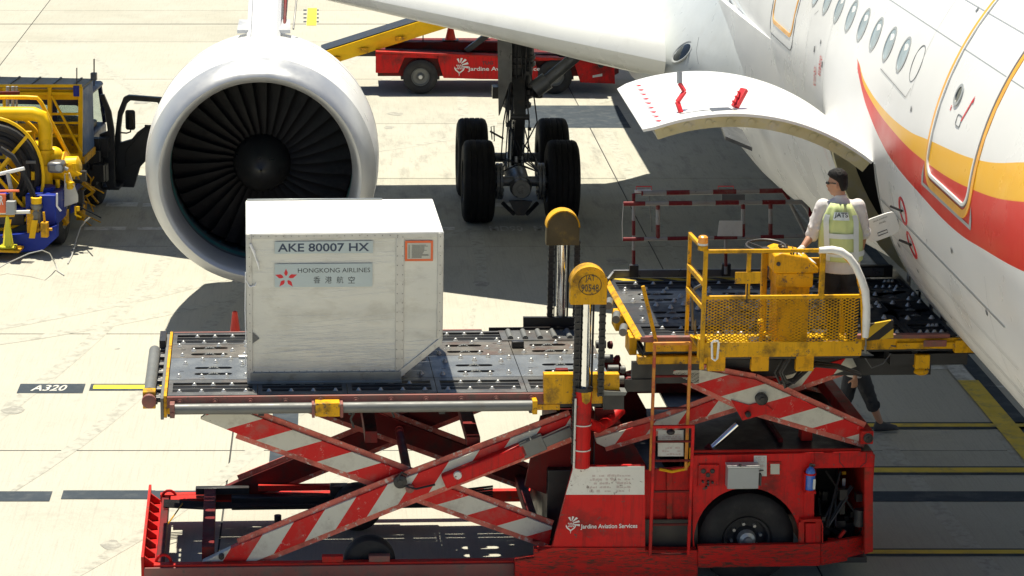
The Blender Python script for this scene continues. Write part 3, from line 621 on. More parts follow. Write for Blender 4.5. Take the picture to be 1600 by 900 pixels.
# the root fillet between slat end and body
mb = MB(); R = [airfoil(FX-3.86, 36.35, 3.47, 8.9, .125), airfoil(FX-3.6, 36.15, 3.52, 9.3, .14), airfoil(FX-3.25, 35.6, 3.6, 10.2, .16), airfoil(FX-2.95, 34.2, 3.68, 12, .155), airfoil(FX-2.75, 32.3, 3.75, 14, .14), airfoil(FX-2.5, 30.4, 3.8, 16, .13), airfoil(FX-1.2, 30.2, 3.8, 16, .12)]
mb.rings(R, True, True); fillet = W('wing_root_fillet', mb, 'fillet_grey'); fil_mb = mb
from mathutils.bvhtree import BVHTree
bvh = BVHTree.FromPolygons([Vector(v) for v in fil_mb.V], fil_mb.F)
fus_bvh = BVHTree.FromPolygons([v.co.copy() for v in fuselage.data.vertices], [tuple(p.vertices) for p in fuselage.data.polygons])
def hit(px, py, off=.004):
    d = Vector(_ray(px, py)).normalized(); best = None
    for t_ in (bvh, fus_bvh):
        h = t_.ray_cast(Vector((0, 0, H)), d)
        if h[0] is not None and (best is None or h[3] < best[3]): best = h
    if best is None: return None
    n_ = best[1]; n_ = -n_ if n_.dot(d) > 0 else n_
    return best[0]+n_*off, n_
c0_, nrm = hit(1066, 81); e1_ = Vector((1, 0, .0)); e1_ = (e1_-nrm*e1_.dot(nrm)).normalized(); e2_ = nrm.cross(e1_)
def squash(mb_, k=.66):
    mb_.V = [tuple(Vector(v)-e2_*((Vector(v)-c0_).dot(e2_)*(1-k))) for v in mb_.V]; return mb_
mb = MB(); mb.lathe([(-.02, .225), (.003, .22), (.004, .20), (-.004, .185)], c0_, nrm, 32); llight = W('landing_light', squash(mb), 'aircraft_grey')
W('lamp_glass', squash(MB().lathe([(-.01, .186), (.008, .12), (.012, .0)], c0_, nrm, 28)), 'glass_dark', llight)
def skin_line(pts, r, m, name='skin_seam'):
    P = []
    for k in range(len(pts)-1):
        for j_ in range(6):
            h = hit(pts[k][0]+(pts[k+1][0]-pts[k][0])*j_/6, pts[k][1]+(pts[k+1][1]-pts[k][1])*j_/6, -r*.3)
            if h: P.append(h[0])
    if len(P) > 2: mb = MB(); mb.pipe(P, r, 5); W(name, mb, m, fuselage)
skin_line([(1140, 0), (1162, 36), (1188, 80), (1206, 118)], .016, 'line_dark'); skin_line([(1150, 0), (1172, 36), (1198, 84), (1212, 118)], .020, 'fillet_grey'); skin_line([(1092, 58), (1088, 80), (1092, 104)], .006, 'line_dark')
# tail
def slab(p, name, m='wing_paint'):
    mb = MB(); mb.rings(p, True, True); W(name, mb, m)
for sg_ in (1, -1):
    slab([airfoil(FX-sg_*.5, 66.5, 6.6, 6.2, .10), airfoil(FX-sg_*9.1, 72.6, 7.4, 2.6, .09), airfoil(FX-sg_*9.6, 73.6, 7.45, 1.6, .08)], 'tailplane')
fin = [[(FX+(z_-8)*0+(p[2]-0), p[1], z_) for p in airfoil(0, y_, 0, c_2, .10)] for y_, z_, c_2 in ((62.5, 7.0, 8.6), (70.5, 15.6, 3.4))]
slab(fin, 'tail_fin')
# ---- engine
EX, EY, EZ = -.985, 33.0, 2.56
ax = Vector((0, 1, -.02)).normalized(); eo = Vector((EX, EY, EZ))
outer = [(0, 1.375), (.015, 1.41), (.06, 1.45), (.15, 1.50), (.32, 1.55), (.45, 1.575)]
inner = [(0, 1.375), (.02, 1.345), (.06, 1.315), (.16, 1.28), (.35, 1.255), (.5, 1.25)]
mb = MB(); mb.lathe(inner[::-1]+outer[1:], eo, ax, 96); eng = W('engine', mb, 'lip_metal')
mb = MB(); mb.lathe([(.46, 1.571), (.7, 1.60), (1.1, 1.625), (1.7, 1.64), (2.2, 1.635)], eo, ax, 96); W('fan_cowl', mb, 'aircraft_white', eng)
mb = MB(); mb.lathe([(.448, 1.5735), (.456, 1.5765), (.462, 1.5735)], eo, ax, 96); mb.lathe([(2.202, 1.6345), (2.208, 1.6385), (2.214, 1.6345)], eo, ax, 96); W('cowl_seam', mb, 'line_dark', eng)
mb = MB(); mb.lathe([(2.215, 1.634), (2.8, 1.60), (3.4, 1.52), (4.0, 1.40), (4.7, 1.22), (4.72, 1.15), (3.9, 1.1)], eo, ax, 96); W('reverser_cowl', mb, 'aircraft_white', eng)
mb = MB(); mb.lathe([(4.0, 1.05), (4.8, .85), (5.4, .6), (5.9, .3), (6.0, .02)], eo, ax, 48); W('exhaust_cone', mb, 'gear_grey', eng)
mb = MB(); mb.lathe([(.5, 1.249), (.75, 1.255), (.98, 1.26)], eo, ax, 96); W('inlet_duct', mb, 'duct_grey', eng)
mb = MB(); mb.lathe([(.9, 1.262), (1.12, 1.263)], eo, ax, 96); mb.lathe([(.62, 1.2525), (.84, 1.2535)], eo, ax, 96); W('acoustic_liner', mb, 'liner_teal', eng)
mb = MB(); mb.lathe([(1.0, 1.262), (1.9, 1.27), (1.9, .02)], eo, ax, 64); W('fan_casing', mb, 'fan_black', eng)
mb = MB(); mb.lathe([(.55, .015), (.58, .08), (.70, .20), (.90, .33), (1.1, .41), (1.5, .43)], eo, ax, 48, False); W('spinner', mb, 'fan_black', eng)
mb = MB(); R = []
for i in range(9):
    t = i/8; r = .40+.855*t; ch = .34+.16*sin(pi*min(t*1.1, 1)); be = radians(30+30*t); sw = .05*t*t; tw = .07*sin(pi*t)
    def pt(s_, th):     # s_ along the chord 0..1, th thickness; blade lies around +x, axial = +y
        a_ = (s_-.5)*ch; bow = .03*sin(pi*s_)
        ty, tt = a_*cos(be)+bow*0, a_*sin(be)+bow+tw
        return Vector((r*cos((tt)/max(r, .5)), sw+ty+th*sin(be)+1.16, r*sin((tt)/max(r, .5))+th*cos(be)))
    R.append([pt(0, 0), pt(.33, .008), pt(.67, .008), pt(1, 0), pt(.67, -.008), pt(.33, -.008)])
mb.rings(R, True, True); bl = mb.mesh('fan_blade', 'fan_titanium'); NB = 34
for k in range(NB):
    o = bpy.data.objects.new('fan_blade', bl); link(o, eng); o.matrix_parent_inverse = wmat(eng).inverted() ; o.location = (EX, EY, EZ); o.rotation_euler = (0, 2*pi*k/NB+.05, 0)
    o.matrix_parent_inverse = wmat(eng).inverted()
for s_ in (-1, 1):                                     # hinge fittings on the crown
    mb = MB(); p = Vector((EX+s_*.30, 35.6, EZ+1.60)); mb.prism([p+Vector((-.08, -.25, 0)), p+Vector((.08, -.25, 0)), p+Vector((.07, .3, .07)), p+Vector((-.07, .3, .07))], (0, 0, .05)); W('cowl_hinge', mb, 'lip_metal', eng)
mb = MB(); P_ = [(35.0, 4.13), (35.5, 4.30), (36.6, 4.75), (38.2, 5.05), (40, 5.15), (44, 4.9), (44, 4.0), (38, 3.6), (35.2, 3.6)]
mb.rings([[(EX-.21+abs(k-1)*0+.03, y, z) for y, z in P_], [(EX-.24, y+.05, z-.06) for y, z in P_], [(EX+.24, y+.05, z-.06) for y, z in P_], [(EX+.18, y, z) for y, z in P_]], True, True); pylon = W('pylon', mb, 'aircraft_white')
W('pylon_strap', MB().rings([[(EX-.245, 36.55+q, 3.9), (EX-.245, 36.55+q, 4.70), (EX-.19, 36.55+q, 4.765), (EX+.19, 36.55+q, 4.765), (EX+.245, 36.55+q, 4.70), (EX+.245, 36.55+q, 3.9)] for q in (0, .7)], True, False), 'lip_metal', pylon)
mb = MB(); mb.pipe([(EX+.29, 35.6, 4.2), (EX+.30, 36.5, 4.6), (EX+.28, 38, 5.05), (EX+.28, 39.5, 5.25)], .022, 6); W('drain_pipe', mb, 'dark_red', pylon)
mb = MB(); mb.pipe([(EX+.42, 35.5, 4.2), (EX+.50, 36.8, 4.9), (EX+.66, 38.5, 5.7), (EX+.8, 40, 6.4)], .013, 6); W('support_cable', mb, 'gear_black', pylon)
# the second engine, beyond the body
mb = MB(); e2 = Vector((FX+9.4, EY, EZ)); mb.lathe([(.9, .1), (.9, 1.25), (.3, 1.26), (0, 1.375), (.3, 1.55), (1.7, 1.64), (3.4, 1.52), (4.7, 1.2), (4.7, .1)], e2, ax, 40); W('engine', mb, 'aircraft_white')
# ---- main landing gear (right side in view)
def gear(X, full=True):
    Yn, Yf, R_ = 41.35, 43.33, .70; Ym = (Yn+Yf)/2
    mb = MB(); mb.lathe([(0, .18), (.05, .22), (.35, .24), (.75, .275), (2.9, .285), (2.95, .3)], (X-.02, Ym+.05, 1.75), (0.02, .0, 1), 24); mb.m = 1; mb.tube((X, Ym, .7), (X, Ym, 1.85), .145, n=20)
    g = W('landing_gear', mb, ['gear_black', 'chrome'])
    tyre = [(-.26, .36), (-.268, .48), (-.262, .60), (-.235, .665), (-.20, .69)]+[(x, r) for x0 in (-.14, -.05, .05, .14) for x, r in ((x0-.012, .70), (x0-.006, .687), (x0+.006, .687), (x0+.012, .70))]+[(.20, .69), (.235, .665), (.262, .60), (.268, .48), (.26, .36)]
    tm = MB().lathe(tyre, (0, 0, 0), (1, 0, 0), 56).mesh('tyre', 'tyre_black')
    rm = MB().lathe([(-.2, .0), (-.2, .20), (-.17, .30), (-.25, .35), (-.25, .375), (.25, .375), (.25, .35), (.17, .30), (.2, .20), (.2, 0)], (0, 0, 0), (1, 0, 0), 36).mesh('rim', 'gear_black')
    for Y in (Yn, Yf):
        for s_ in (-1, 1):
            for nm, me in (('tyre', tm), ('rim', rm)):
                o = bpy.data.objects.new(nm, me); link(o, g); o.matrix_parent_inverse = wmat(g).inverted(); o.location = (X+s_*.71, Y, R_)
                o.rotation_euler = (random.random()*3, 0, 0)
    if not full: return
    mb = MB(); mb.pipe([(X, Yn-.22, .62), (X, Yn, .66), (X, Ym, .60), (X, Yf, .66), (X, Yf+.2, .62)], .15, 14, rr=[.13, .17, .2, .17, .12]); mb.ball((X, Yn-.2, .64), (.19, .12, .19), 14, 8)
    for Y in (Yn, Yf): mb.tube((X-.62, Y, R_), (X+.62, Y, R_), .085, n=14)
    W('bogie_beam', mb, 'gear_grey', g)
    mb = MB(); mb.lathe([(0, .0), (0.0, .08), (.02, .08), (.02, .15), (.06, .17), (.16, .17)], (X, Yn-.40, .64), (0, 1, 0), 20); W('axle_cap', mb, 'gear_grey', g)
    mb = MB()
    for s_ in (-1, 1):
        for r_ in (.30, .36): mb.tube((X+s_*r_, Yn, R_), (X+s_*(r_+.045), Yn, R_), .31, n=28)
        for k in range(9):
            a_ = 2*pi*k/9; mb.tube((X+s_*.43, Yn+.22*sin(a_), R_+.22*cos(a_)), (X+s_*.28, Yn+.22*sin(a_), R_+.22*cos(a_)), .035, n=8)
    W('brake_pack', mb, 'gear_grey', g)
    mb = MB(); mb.bar((X-.30, Yn-.1, .35), (X-.10, Yn-.25, .18), .05, .05); mb.bar((X+.30, Yn-.1, .35), (X+.10, Yn-.25, .18), .05, .05)
    mb.prism([(X-.2, Yn-.28, .42), (X+.2, Yn-.28, .42), (X+.07, Yn-.28, .17), (X-.07, Yn-.28, .17)], (0, .08, 0)); W('tow_fitting', mb, 'gear_black', g)
    mb = MB(); mb.bar((X, Ym-.22, 2.35), (X, Ym-.72, 1.75), .20, .07); mb.bar((X, Ym-.72, 1.75), (X, Ym-.25, 1.0), .16, .07); mb.tube((X-.16, Ym-.72, 1.75), (X+.16, Ym-.72, 1.75), .05); W('torque_link', mb, 'gear_black', g)
    mb = MB()
    for z, r in ((1.78, .25), (1.95, .28), (2.12, .27), (2.5, .31), (2.62, .305), (3.1, .31), (3.3, .30)): mb.lathe([(0, r-.02), (.01, r), (.07, r), (.08, r-.02)], (X, Ym+.05, z), (0, 0, 1), 24)
    mb.box(X-.44, X-.28, Ym-.25, Ym, 1.98, 2.18); mb.box(X-.30, X+.30, Ym-.22, Ym-.10, 2.04, 2.12); mb.tube((X+.26, Ym-.2, 2.02), (X+.26, Ym-.2, 2.26), .06); mb.tube((X+.36, Ym-.15, 1.98), (X+.36, Ym-.15, 2.2), .07)
    W('strut_collars', mb, 'gear_black', g)
    rnd = random.Random(4); mb = MB()
    for k in range(9):
        x0 = X+rnd.uniform(-.22, .22); pts = [(x0, Ym-.24, 3.2-rnd.random()), (x0+rnd.uniform(-.06, .06), Ym-.28, 2.3), (x0+rnd.uniform(-.2, .2), Ym-.40, 1.6), (X+rnd.uniform(-.34, .34), Ym-.55, 1.0), (X+rnd.choice((-1, 1))*.36, Yn-.05, .85)]
        mb.pipe(pts, .013, 5)
    for k in range(16):
        c = Vector((X+rnd.uniform(-.24, .24), Ym-rnd.uniform(.18, .3), rnd.uniform(1.4, 3.2))); mb.box(c.x-.03, c.x+.03, c.y, c.y+.08, c.z-.03, c.z+.03)
    W('hydraulic_lines', mb, 'gear_black', g)
    mb = MB(); mb.bar((X-.48, Ym-.45, 1.45), (X-.25, Ym-.3, 1.3), .03, .03); mb.pipe([(X-.44, Ym-.3, 1.28), (X-.46, Ym-.3, 1.5), (X-.41, Ym-.3, 1.52), (X-.40, Ym-.3, 1.25)], .01, 5); W('bracket', mb, 'gear_black', g)
    mb = MB(); a1, a2 = atY(846, 133, Ym-.3), atY(925, 66, Ym-.3); mb.tube(a1, a2, .105, n=16); mb.tube(a1+Vector((-.12, 0, -.08)), a1+Vector((.10, 0, .08)), .15, n=14); W('side_brace', mb, 'gear_grey', g)
    mb = MB(); mb.tube((X-.2, Ym+.2, 3.0), (X-.3, Ym+1.6, 3.8), .07); W('drag_brace', mb, 'gear_grey', g)
    a0 = [atY(px, py, Ym-.3) for px, py in ((777, 40), (797, 40), (797, 128), (779, 181))]
    mb = MB(); mb.prism(a0, (.02, .04, 0)); mb.prism([a0[1]+Vector((0, -.03, 0)), a0[1]+Vector((.03, 1.3, 0)), a0[2]+Vector((.03, 1.3, .2)), a0[2]+Vector((0, -.03, 0))], (.03, 0, 0)); W('gear_door', mb, 'gear_grey', g)
gear(3.17); gear(FX+5.3, False)
mb = MB(); mb.tube((FX, 18.2, .35), (FX, 18.2, 2.4), .12); ng = W('nose_gear', mb, 'gear_grey')
for s_ in (-1, 1): W('nose_wheel', MB().lathe([(-.18, .3), (-.19, .45), (-.12, .52), (.12, .52), (.19, .45), (.18, .3), (.18, .0), (-.18, 0), (-.18, .3)], (FX+s_*.32, 18.2, .52), (1, 0, 0), 32), 'rubber', ng)
# ================================================================ the cargo container
CU0, CW0, CZ0 = 1.094, .436, 2.136
def LW(u, w_, z=0): return Vector((OX+u*cos(PH)-w_*sin(PH), OY+u*sin(PH)+w_*cos(PH), z))
cont = empty('cargo_container', LW(CU0, CW0, CZ0), PH, **T('aluminium air cargo container AKE 80007 HX with one slanted lower corner, on the loader platform', 'cargo container'))
CL, CB, CD, CH, CS = 2.02, 1.565, 1.534, 1.60, .455
mb = MB(); prof = [(.0, .10), (CB+.02, .10), (CL, CS), (CL, CH), (0, CH)]
e = .012; mb.prism([(e, e, .1), (CB+.01, e, .1), (CL-e, e, CS), (CL-e, e, CH-.02), (e, e, CH-.02)], (0, CD-2*e, 0)); B('shell', mb, 'container_sheet', cont)
def fr(name, pts, m='container_frame', d=.022, y0=-.006, bv=.003): B(name, MB().prism([(x, y0, z) for x, z in pts], (0, d, 0)), m, cont, bv)
fr('corner_post', [(0, .02), (.055, .02), (.055, CH), (0, CH)]); fr('corner_post', [(CL-.055, CS+.02), (CL, CS-.01), (CL, CH), (CL-.055, CH)])
fr('middle_post', [(CB-.03, .11), (CB+.055, .16), (CB+.055, CH-.04), (CB-.03, CH-.04)], y0=-.003)
fr('slanted_edge', [(CB-.02, .105), (CB+.03, .06), (CL, CS-.04), (CL, CS+.045), (CL-.03, CS+.02)], d=.02, y0=-.008)
fr('top_rail', [(.055, CH-.05), (CL-.055, CH-.05), (CL-.055, CH), (.055, CH)], y0=-.004)
fr('base_rail', [(.03, .015), (CB+.03, .015), (CB+.03, .125), (.03, .125)], 'container_base', .03, -.012)
B('base_plate', MB().box(-.005, CB+.04, -.02, CD, .0, .028), 'container_base', cont, .004)
B('roof_panel', MB().box(.0, CL-.0, .0, CD, CH-.01, CH+.012), 'roof_sheet', cont, .006)
B('roof_rim', MB().box(.01, CL*.73, CD-.03, CD-.01, CH+.012, CH+.03), 'container_base', cont, .003)
B('side_sheet', MB().box(-.006, .012, .0, CD, .03, CH), 'container_sheet', cont, .002)
B('side_sheet', MB().box(CL-.012, CL+.006, .0, CD, CS, CH), 'container_sheet', cont, .002)
B('slanted_panel', MB().prism([(CB+.03, .0, .06), (CL+.004, .0, CS), (CL-.02, .0, CS+.01), (CB+.01, .0, .09)], (0, CD, 0)), 'container_frame', cont)
mb = MB()
def riv(x, z, r=.0048): mb.lathe([(0, r), (-.004, r*.7), (-.005, .0005)], (x, -.006, z), (0, 1, 0), 7)
for k in range(15):
    z = .16+k*.1
    if z < CH-.03: riv(.028, z); riv(CB-.015, z); riv(CB+.04, z)
    if CS+.05 < z < CH-.03: riv(CL-.028, z)
for k in range(20): riv(.07+k*.078, .137); riv(.07+k*.078, CH-.022)
for k in range(9): riv(.1+k*.17, .045)
B('rivets', mb, 'rivet_dark', cont)
B('gusset', MB().prism([(.055, -.008, .44), (.055, -.008, .56), (.125, -.008, .49)], (0, .006, 0)), 'grey_metal', cont)
def cpt(px, py): u, z = L(px, py, CW0-.012); return u-CU0, z-CZ0
def cplate(name, px0, py0, px1, py1, m, y, parent=cont, **t):
    x0, z1 = cpt(px0, py0); x1, z0 = cpt(px1, py1); return B(name, MB().box(x0, x1, y-.0015, y, z0, z1), m, parent, **t), (x0, x1, z0, z1)
lab1, (x0, x1, z0, z1) = cplate('code_label', 429, 378, 583, 395.5, 'label_blue', -.004, label='pale blue label with the code AKE 80007 HX')
a0, b1 = cpt(434, 394); a1, b0 = cpt(577, 379.6); lettering('AKE 80007 HX', lambda x, z: (a0+x, -.0065, b1+z), 'ink_navy', lab1, width=a1-a0, height=b0-b1, bold=True)
lab2, _ = cplate('airline_label', 429, 413, 582, 448, 'label_blue', -.004, label='pale blue airline label with a red flower logo')
a0, b1 = cpt(465.5, 426.5); a1, b0 = cpt(578.5, 418.5); lettering('HONGKONG AIRLINES', lambda x, z: (a0+x, -.0065, b1+z), 'ink_dark', lab2, width=a1-a0, height=b0-b1)
for i, ch in enumerate('香港航空'):
    c0, d1 = cpt(490+18*i, 443); c1, d0 = cpt(500.5+18*i, 432); lettering(ch, lambda x, z, c0=c0, d1=d1: (c0+x, -.0065, d1+z), 'ink_dark', lab2, width=c1-c0, height=d0-d1)
cx_, cz_ = cpt(447, 433.5); mb = MB(); sc_ = .094
petal = [(0, .25), (.16, .45), (.20, .68), (.05, .98), (0, 1.15), (-.12, .85), (-.22, .62), (-.15, .42)]
for k, (a, s_) in enumerate(((0, .95), (72, 1.12), (-72, 1.12), (142, 1.05), (-142, 1.05))):
    r = radians(-a); pp = petal if a <= 72 and a >= 0 else [(-x, y) for x, y in petal]
    mb.add([(cx_+sc_*s_*(x*cos(r)-y*sin(r)), -.0065, cz_+sc_*s_*(x*sin(r)+y*cos(r))-.01) for x, y in pp], [tuple(range(8))])
B('flower_logo', mb, 'logo_red', lab2)
lab3, (x0, x1, z0, z1) = cplate('data_label', 633, 376.5, 676.5, 408, 'label_orange', -.004, label='orange framed data label')
B('label_sheet', MB().box(x0+.024, x1-.024, -.007, -.0055, z0+.024, z1-.024), 'label_paper', lab3)
mb = MB(); rnd = random.Random(2)
for k in range(13): mb.box(x0+.07, x1-.04-rnd.random()*.08, -.0082, -.0072, z0+.035+k*.011, z0+.040+k*.011); mb.box(x0+.035, x0+.05, -.0082, -.0072, z0+.035+k*.011, z0+.040+k*.011)
B('small_print', mb, 'rivet_dark', lab3)
mb = MB()                                             # torn and stretched wrapping film
mb.pipe([(.04, -.012, 1.50), (.075, -.02, 1.42), (.09, -.014, 1.36), (.115, -.018, 1.30), (.13, -.012, 1.22)], .006, 5, rr=[.012, .016, .006, .012, .003]); mb.pipe([(-.01, -.012, 1.12), (.03, -.02, 1.05), (.08, -.02, 1.06), (.10, -.014, 1.09)], .006, 5, rr=[.004, .008, .010, .003])
mb.pipe([(-.012, 0, 1.2), (-.02, -.004, .8), (-.014, 0, .5), (-.02, 0, .2)], .006, 5); B('torn_film', mb, 'wrap_film', cont)
mb = MB(); rnd = random.Random(11)
for k in range(110):
    z = rnd.choice((rnd.uniform(.15, .5), rnd.uniform(.15, .75), rnd.uniform(.9, 1.5))); xa = rnd.uniform(.0, 1.2); ln = rnd.uniform(.3, 1.0); sl_ = rnd.uniform(-.05, .12); t_ = .0015*rnd.uniform(.6, 1.5)
    mb.add([(xa, .0085, z), (min(xa+ln, CL-.05), .0085, z+sl_*ln), (min(xa+ln, CL-.05), .0085, z+sl_*ln+t_), (xa, .0085, z+t_)], [(0, 1, 2, 3)])
B('stretch_wrap', mb, 'wrap_film', cont)
# ================================================================ the scissor-lift cargo loader
lo = empty('cargo_loader', LW(0, 0, 0), PH, **T('red and yellow scissor lift cargo loader with striped arms, its platforms raised beside the airliner', 'cargo loader'))
def Q(px, py, w_): u, z = L(px, py, w_); return Vector((u, w_, z))
def poly(name, pts, w_, t, m, parent=lo, bevel=.004, holes=(), **tg):
    P2 = [L(*p, w_) for p in pts]; mb = MB(); mb.plate(P2, [[L(*p, w_) for p in h] for h in holes], lambda x, z: (x, w_, z), (0, t, 0)); return B(name, mb, m, parent, bevel, **tg)
def placed(name, org, ang, mb, m, parent=lo, bevel=0, **tg):          # mesh drawn along its own x axis, laid at org with slope ang
    o = B(name, mb, m, parent, bevel, **tg); o.location = org; o.rotation_euler = (0, -ang, 0); return o
def arm(name, P2, w_, t, m, parent=lo, flange=True, edge='flange_sunlit', **tg):
    (x0, z0), (x1, z1) = P2[0], max(P2, key=lambda p: p[0]); a = atan2(z1-z0, x1-x0); c, s_ = cos(a), sin(a)
    loc = [((x-x0)*c+(z-z0)*s_, -(x-x0)*s_+(z-z0)*c) for x, z in P2]
    mb = MB(); mb.prism([(x, 0, z) for x, z in loc], (0, t, 0)); o = placed(name, (x0, w_, z0), a, mb, m, parent, .005, **tg)
    if flange:
        n = len(loc); mf = MB()
        for k in range(n):
            p, q = loc[k], loc[(k+1) % n]
            if abs(q[0]-p[0]) > .5: mf.bar((p[0], -.012+t/2, p[1]), (q[0], -.012+t/2, q[1]), .012, t+.03)
        B('arm_flange', mf, edge, o)
    return o
zD, zB, DW = 2.136, 2.70, 2.44
# ---- decks: plates with real slots, joints and ball transfers
ballm = MB().lathe([(0, .030), (.008, .028), (.015, .019), (.032, .014), (.038, .0005)], (0, 0, 0), (0, 0, 1), 10).mesh('ball_transfer', 'bright_steel')
def stadium(cx, cy, lx, ly): return arc(cx+lx/2-ly/2, cy, ly/2, -pi/2, pi/2, 6)+arc(cx-lx/2+ly/2, cy, ly/2, pi/2, 1.5*pi, 6)
nball = 0
def ball(u, w_, z, parent):
    global nball; nball += 1; o = instance('ball_transfer', ballm, (u, w_, z), parent)
wheelm = MB(); wheelm.tube((0, -.022, 0), (0, .022, 0), .075, n=20)
for k in range(20): a_ = 2*pi*k/20; wheelm.tube((.076*cos(a_), -.02, .076*sin(a_)), (.076*cos(a_), .02, .076*sin(a_)), .006, n=5)
wheelm = wheelm.mesh('drive_wheel', 'grey_metal')
def deck(u0, u1, z, mods, name, dark=False, par=lo):
    frm = MB()
    for w_ in (.06, .60, 1.02, 1.43, 1.94, 2.36): frm.box(u0+.02, u1-.02, w_-.025, w_+.025, z-.16, z-.013)
    for k in range(int((u1-u0)/.93)+1): frm.box(min(u0+.93*k, u1-.06), min(u0+.93*k, u1-.06)+.06, .03, 2.42, z-.22, z-.161)
    d = B(name, frm, 'deck_black', par)
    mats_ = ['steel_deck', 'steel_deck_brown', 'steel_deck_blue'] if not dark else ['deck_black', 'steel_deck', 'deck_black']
    for i, (m0, m1) in enumerate(mods):
        c = (m0+m1)/2; j = .004
        # channel rows front and back: rim plate with long grooves, channels below
        for r_, (w0, w1) in enumerate(((.06, .61), (1.95, 2.38))):
            h = [[(m0+.05, y-.052), (m1-.05, y-.052), (m1-.05, y+.052), (m0+.05, y+.052)] for y in ((w0+w1)/2-.115, (w0+w1)/2, (w0+w1)/2+.115)]
            mb = MB(); mb.plate([(m0+j, w0), (m1-j, w0), (m1-j, w1), (m0+j, w1)], h, lambda x, y: (x, y, z), (0, 0, -.012)); B('channel_plate', mb, mats_[0], d, .0)
            mb = MB()
            for y in ((w0+w1)/2-.115, (w0+w1)/2, (w0+w1)/2+.115): mb.box(m0+.05, m1-.05, y-.047, y+.047, z-.05, z-.022)
            B('channel_rail', mb, 'deck_black', d)
            yc = (w0+w1)/2
            for k in range(4): ball(m0+.12+k*(m1-m0-.24)/3, yc-.115+(.0 if r_ else .0), z-.020, d)
            for k in range(3): ball(m0+.27+k*(m1-m0-.34)/3, yc+.115, z-.020, d)
        # plain rows with oval slots holding drive wheels
        for r_, (w0, w1, mt) in enumerate(((.62, 1.42, mats_[2]), (1.43, 1.94, mats_[1]))):
            sl_ = [(c, w0+.20), (c, w0+.42)] if r_ == 0 else [(c-.05, w0+.13), (c-.05, w0+.37)]
            h = [stadium(x, y, .40, .080) for x, y in sl_]+[rrect(c-.36, c-.31, w0+.30, w0+.315, .004, 2)]+[rrect(c+.28, c+.33, w0+.44, w0+.455, .004, 2)]
            mb = MB(); mb.plate([(m0+j, w0), (m1-j, w0), (m1-j, w1), (m0+j, w1)], h, lambda x, y: (x, y, z), (0, 0, -.012)); pl = B('deck_plate', mb, mt, d, .0)
            for x, y in sl_: instance('drive_wheel', wheelm, (x, y, z-.062), d)
            for x, y in ([(c-.36, .10), (c-.12, .08), (c+.14, .09), (c+.34, .12), (c-.30, .56), (c+.02, .60), (c+.30, .55), (c-.12, .70), (c+.18, .73), (c+.40, .68)] if r_ == 0 else [(c-.34, .07), (c+.1, .05), (c+.33, .08), (c-.22, .25), (c+.2, .24), (c-.38, .43), (c+.05, .44), (c+.35, .42)]): ball(x, w0+y, z, d)
    return d
MW = .925
mods = [(.27+MW*k, .27+MW*(k+1)) for k in range(5)]
main = deck(.27, 4.895, zD, mods, 'main_platform')
mb = MB(); c = mods[0]
mb.tube((1.0, 1.40, zD+.004), (1.9, 1.40, zD+.004), .032); B('long_roller', mb, 'bright_steel', main)
for k in range(5):
    mb = MB(); mb.tube((4.0+k*.165, 2.02, zD+.012), (4.0+k*.165, 2.32, zD+.012), .032, n=14); B('short_roller', mb, 'grey_metal', main)
B('roller_bed', MB().box(3.90, 4.78, 1.97, 2.37, zD+.002, zD+.008), 'steel_deck', main)
for u, w_ in ((3.98, 1.72), (4.33, .64)): B('stop_block', MB().box(u, u+.13, w_-.05, w_+.03, zD+.004, zD+.075), 'grease_shade_black' if w_ > 1 else 'dark_red', main, .006)
# edges of the main platform
B('side_channel', MB().box(.27, 4.30, -.035, -.0, zD-.105, zD+.012), 'brown_channel', main, .004)
mb = MB(); rnd = random.Random(5)
for k in range(11): x = .4+k*.36; mb.lathe([(0, .034), (-.012, .034), (-.014, .016), (-.03, .016), (-.03, .0005)], (x, -.035, zD-.04), (0, 1, 0), 12)
B('edge_bolts', mb, 'brown_channel', main)
mb = MB()
for x in (1.9, 3.1, 3.72): mb.box(x, x+.24, -.06, -.036, zD-.10, zD-.085)
B('yellow_clips', mb, 'yellow_paint', main)
B('side_beam', MB().box(.27, 4.3, -.03, .03, zD-.17, zD-.108), 'yellow_paint', main, .004)
B('back_guard', MB().box(.27, 3.72, 2.44, 2.47, zD-.10, zD+.0), 'brown_channel', main, .004); B('back_guard_base', MB().box(.27, 3.72, 2.40, 2.438, zD-.04, zD-.005), 'deck_black', main)
poly('black_panel', [(818, 496), (918, 496), (918, 524), (818, 524)], 2.50, .05, 'grease_shade_black'); B('wheel_guard', MB().box(3.8, 4.8, 2.44, 2.46, zD-.2, zD+.02), 'grease_shade_black', main)
B('end_strip', MB().box(.235, .266, 0, 2.44, zD-.22, zD+.014), 'yellow_paint', main, .003); B('end_rim', MB().box(.20, .233, .0, 2.42, zD-.24, zD-.01), 'grey_metal', main, .004)
a = Q(236, 602, .25); b_ = Q(243, 550, 1.75)
mb = MB(); mb.tube((.085, .18, zD-.01), (.085, 1.75, zD-.01), .062, n=20); B('end_roller', mb, 'grey_metal', main)
mb = MB(); mb.box(.02, .15, .03, .17, zD-.13, zD+.05); mb.m = 1; mb.lathe([(0, .075), (-.05, .075), (-.06, .05), (-.06, .0)], (.085, .03, zD-.04), (0, 1, 0), 16); B('roller_bracket', mb, ['yellow_paint', 'brown_channel'], main, .005)
mb = MB(); rnd = random.Random(8)
for k in range(15):
    y = .1+k*.15; mb.tube((.15, y, zD-.05-.03*(k % 2)), (.198, y, zD-.05-.03*(k % 2)), .032, n=10)
mb.box(.14, .17, .05, 2.3, zD-.09, zD-.06); mb.box(.13, .20, 1.9, 2.3, zD-.03, zD+.06); B('end_mechanism', mb, 'grease_shade_black', main)
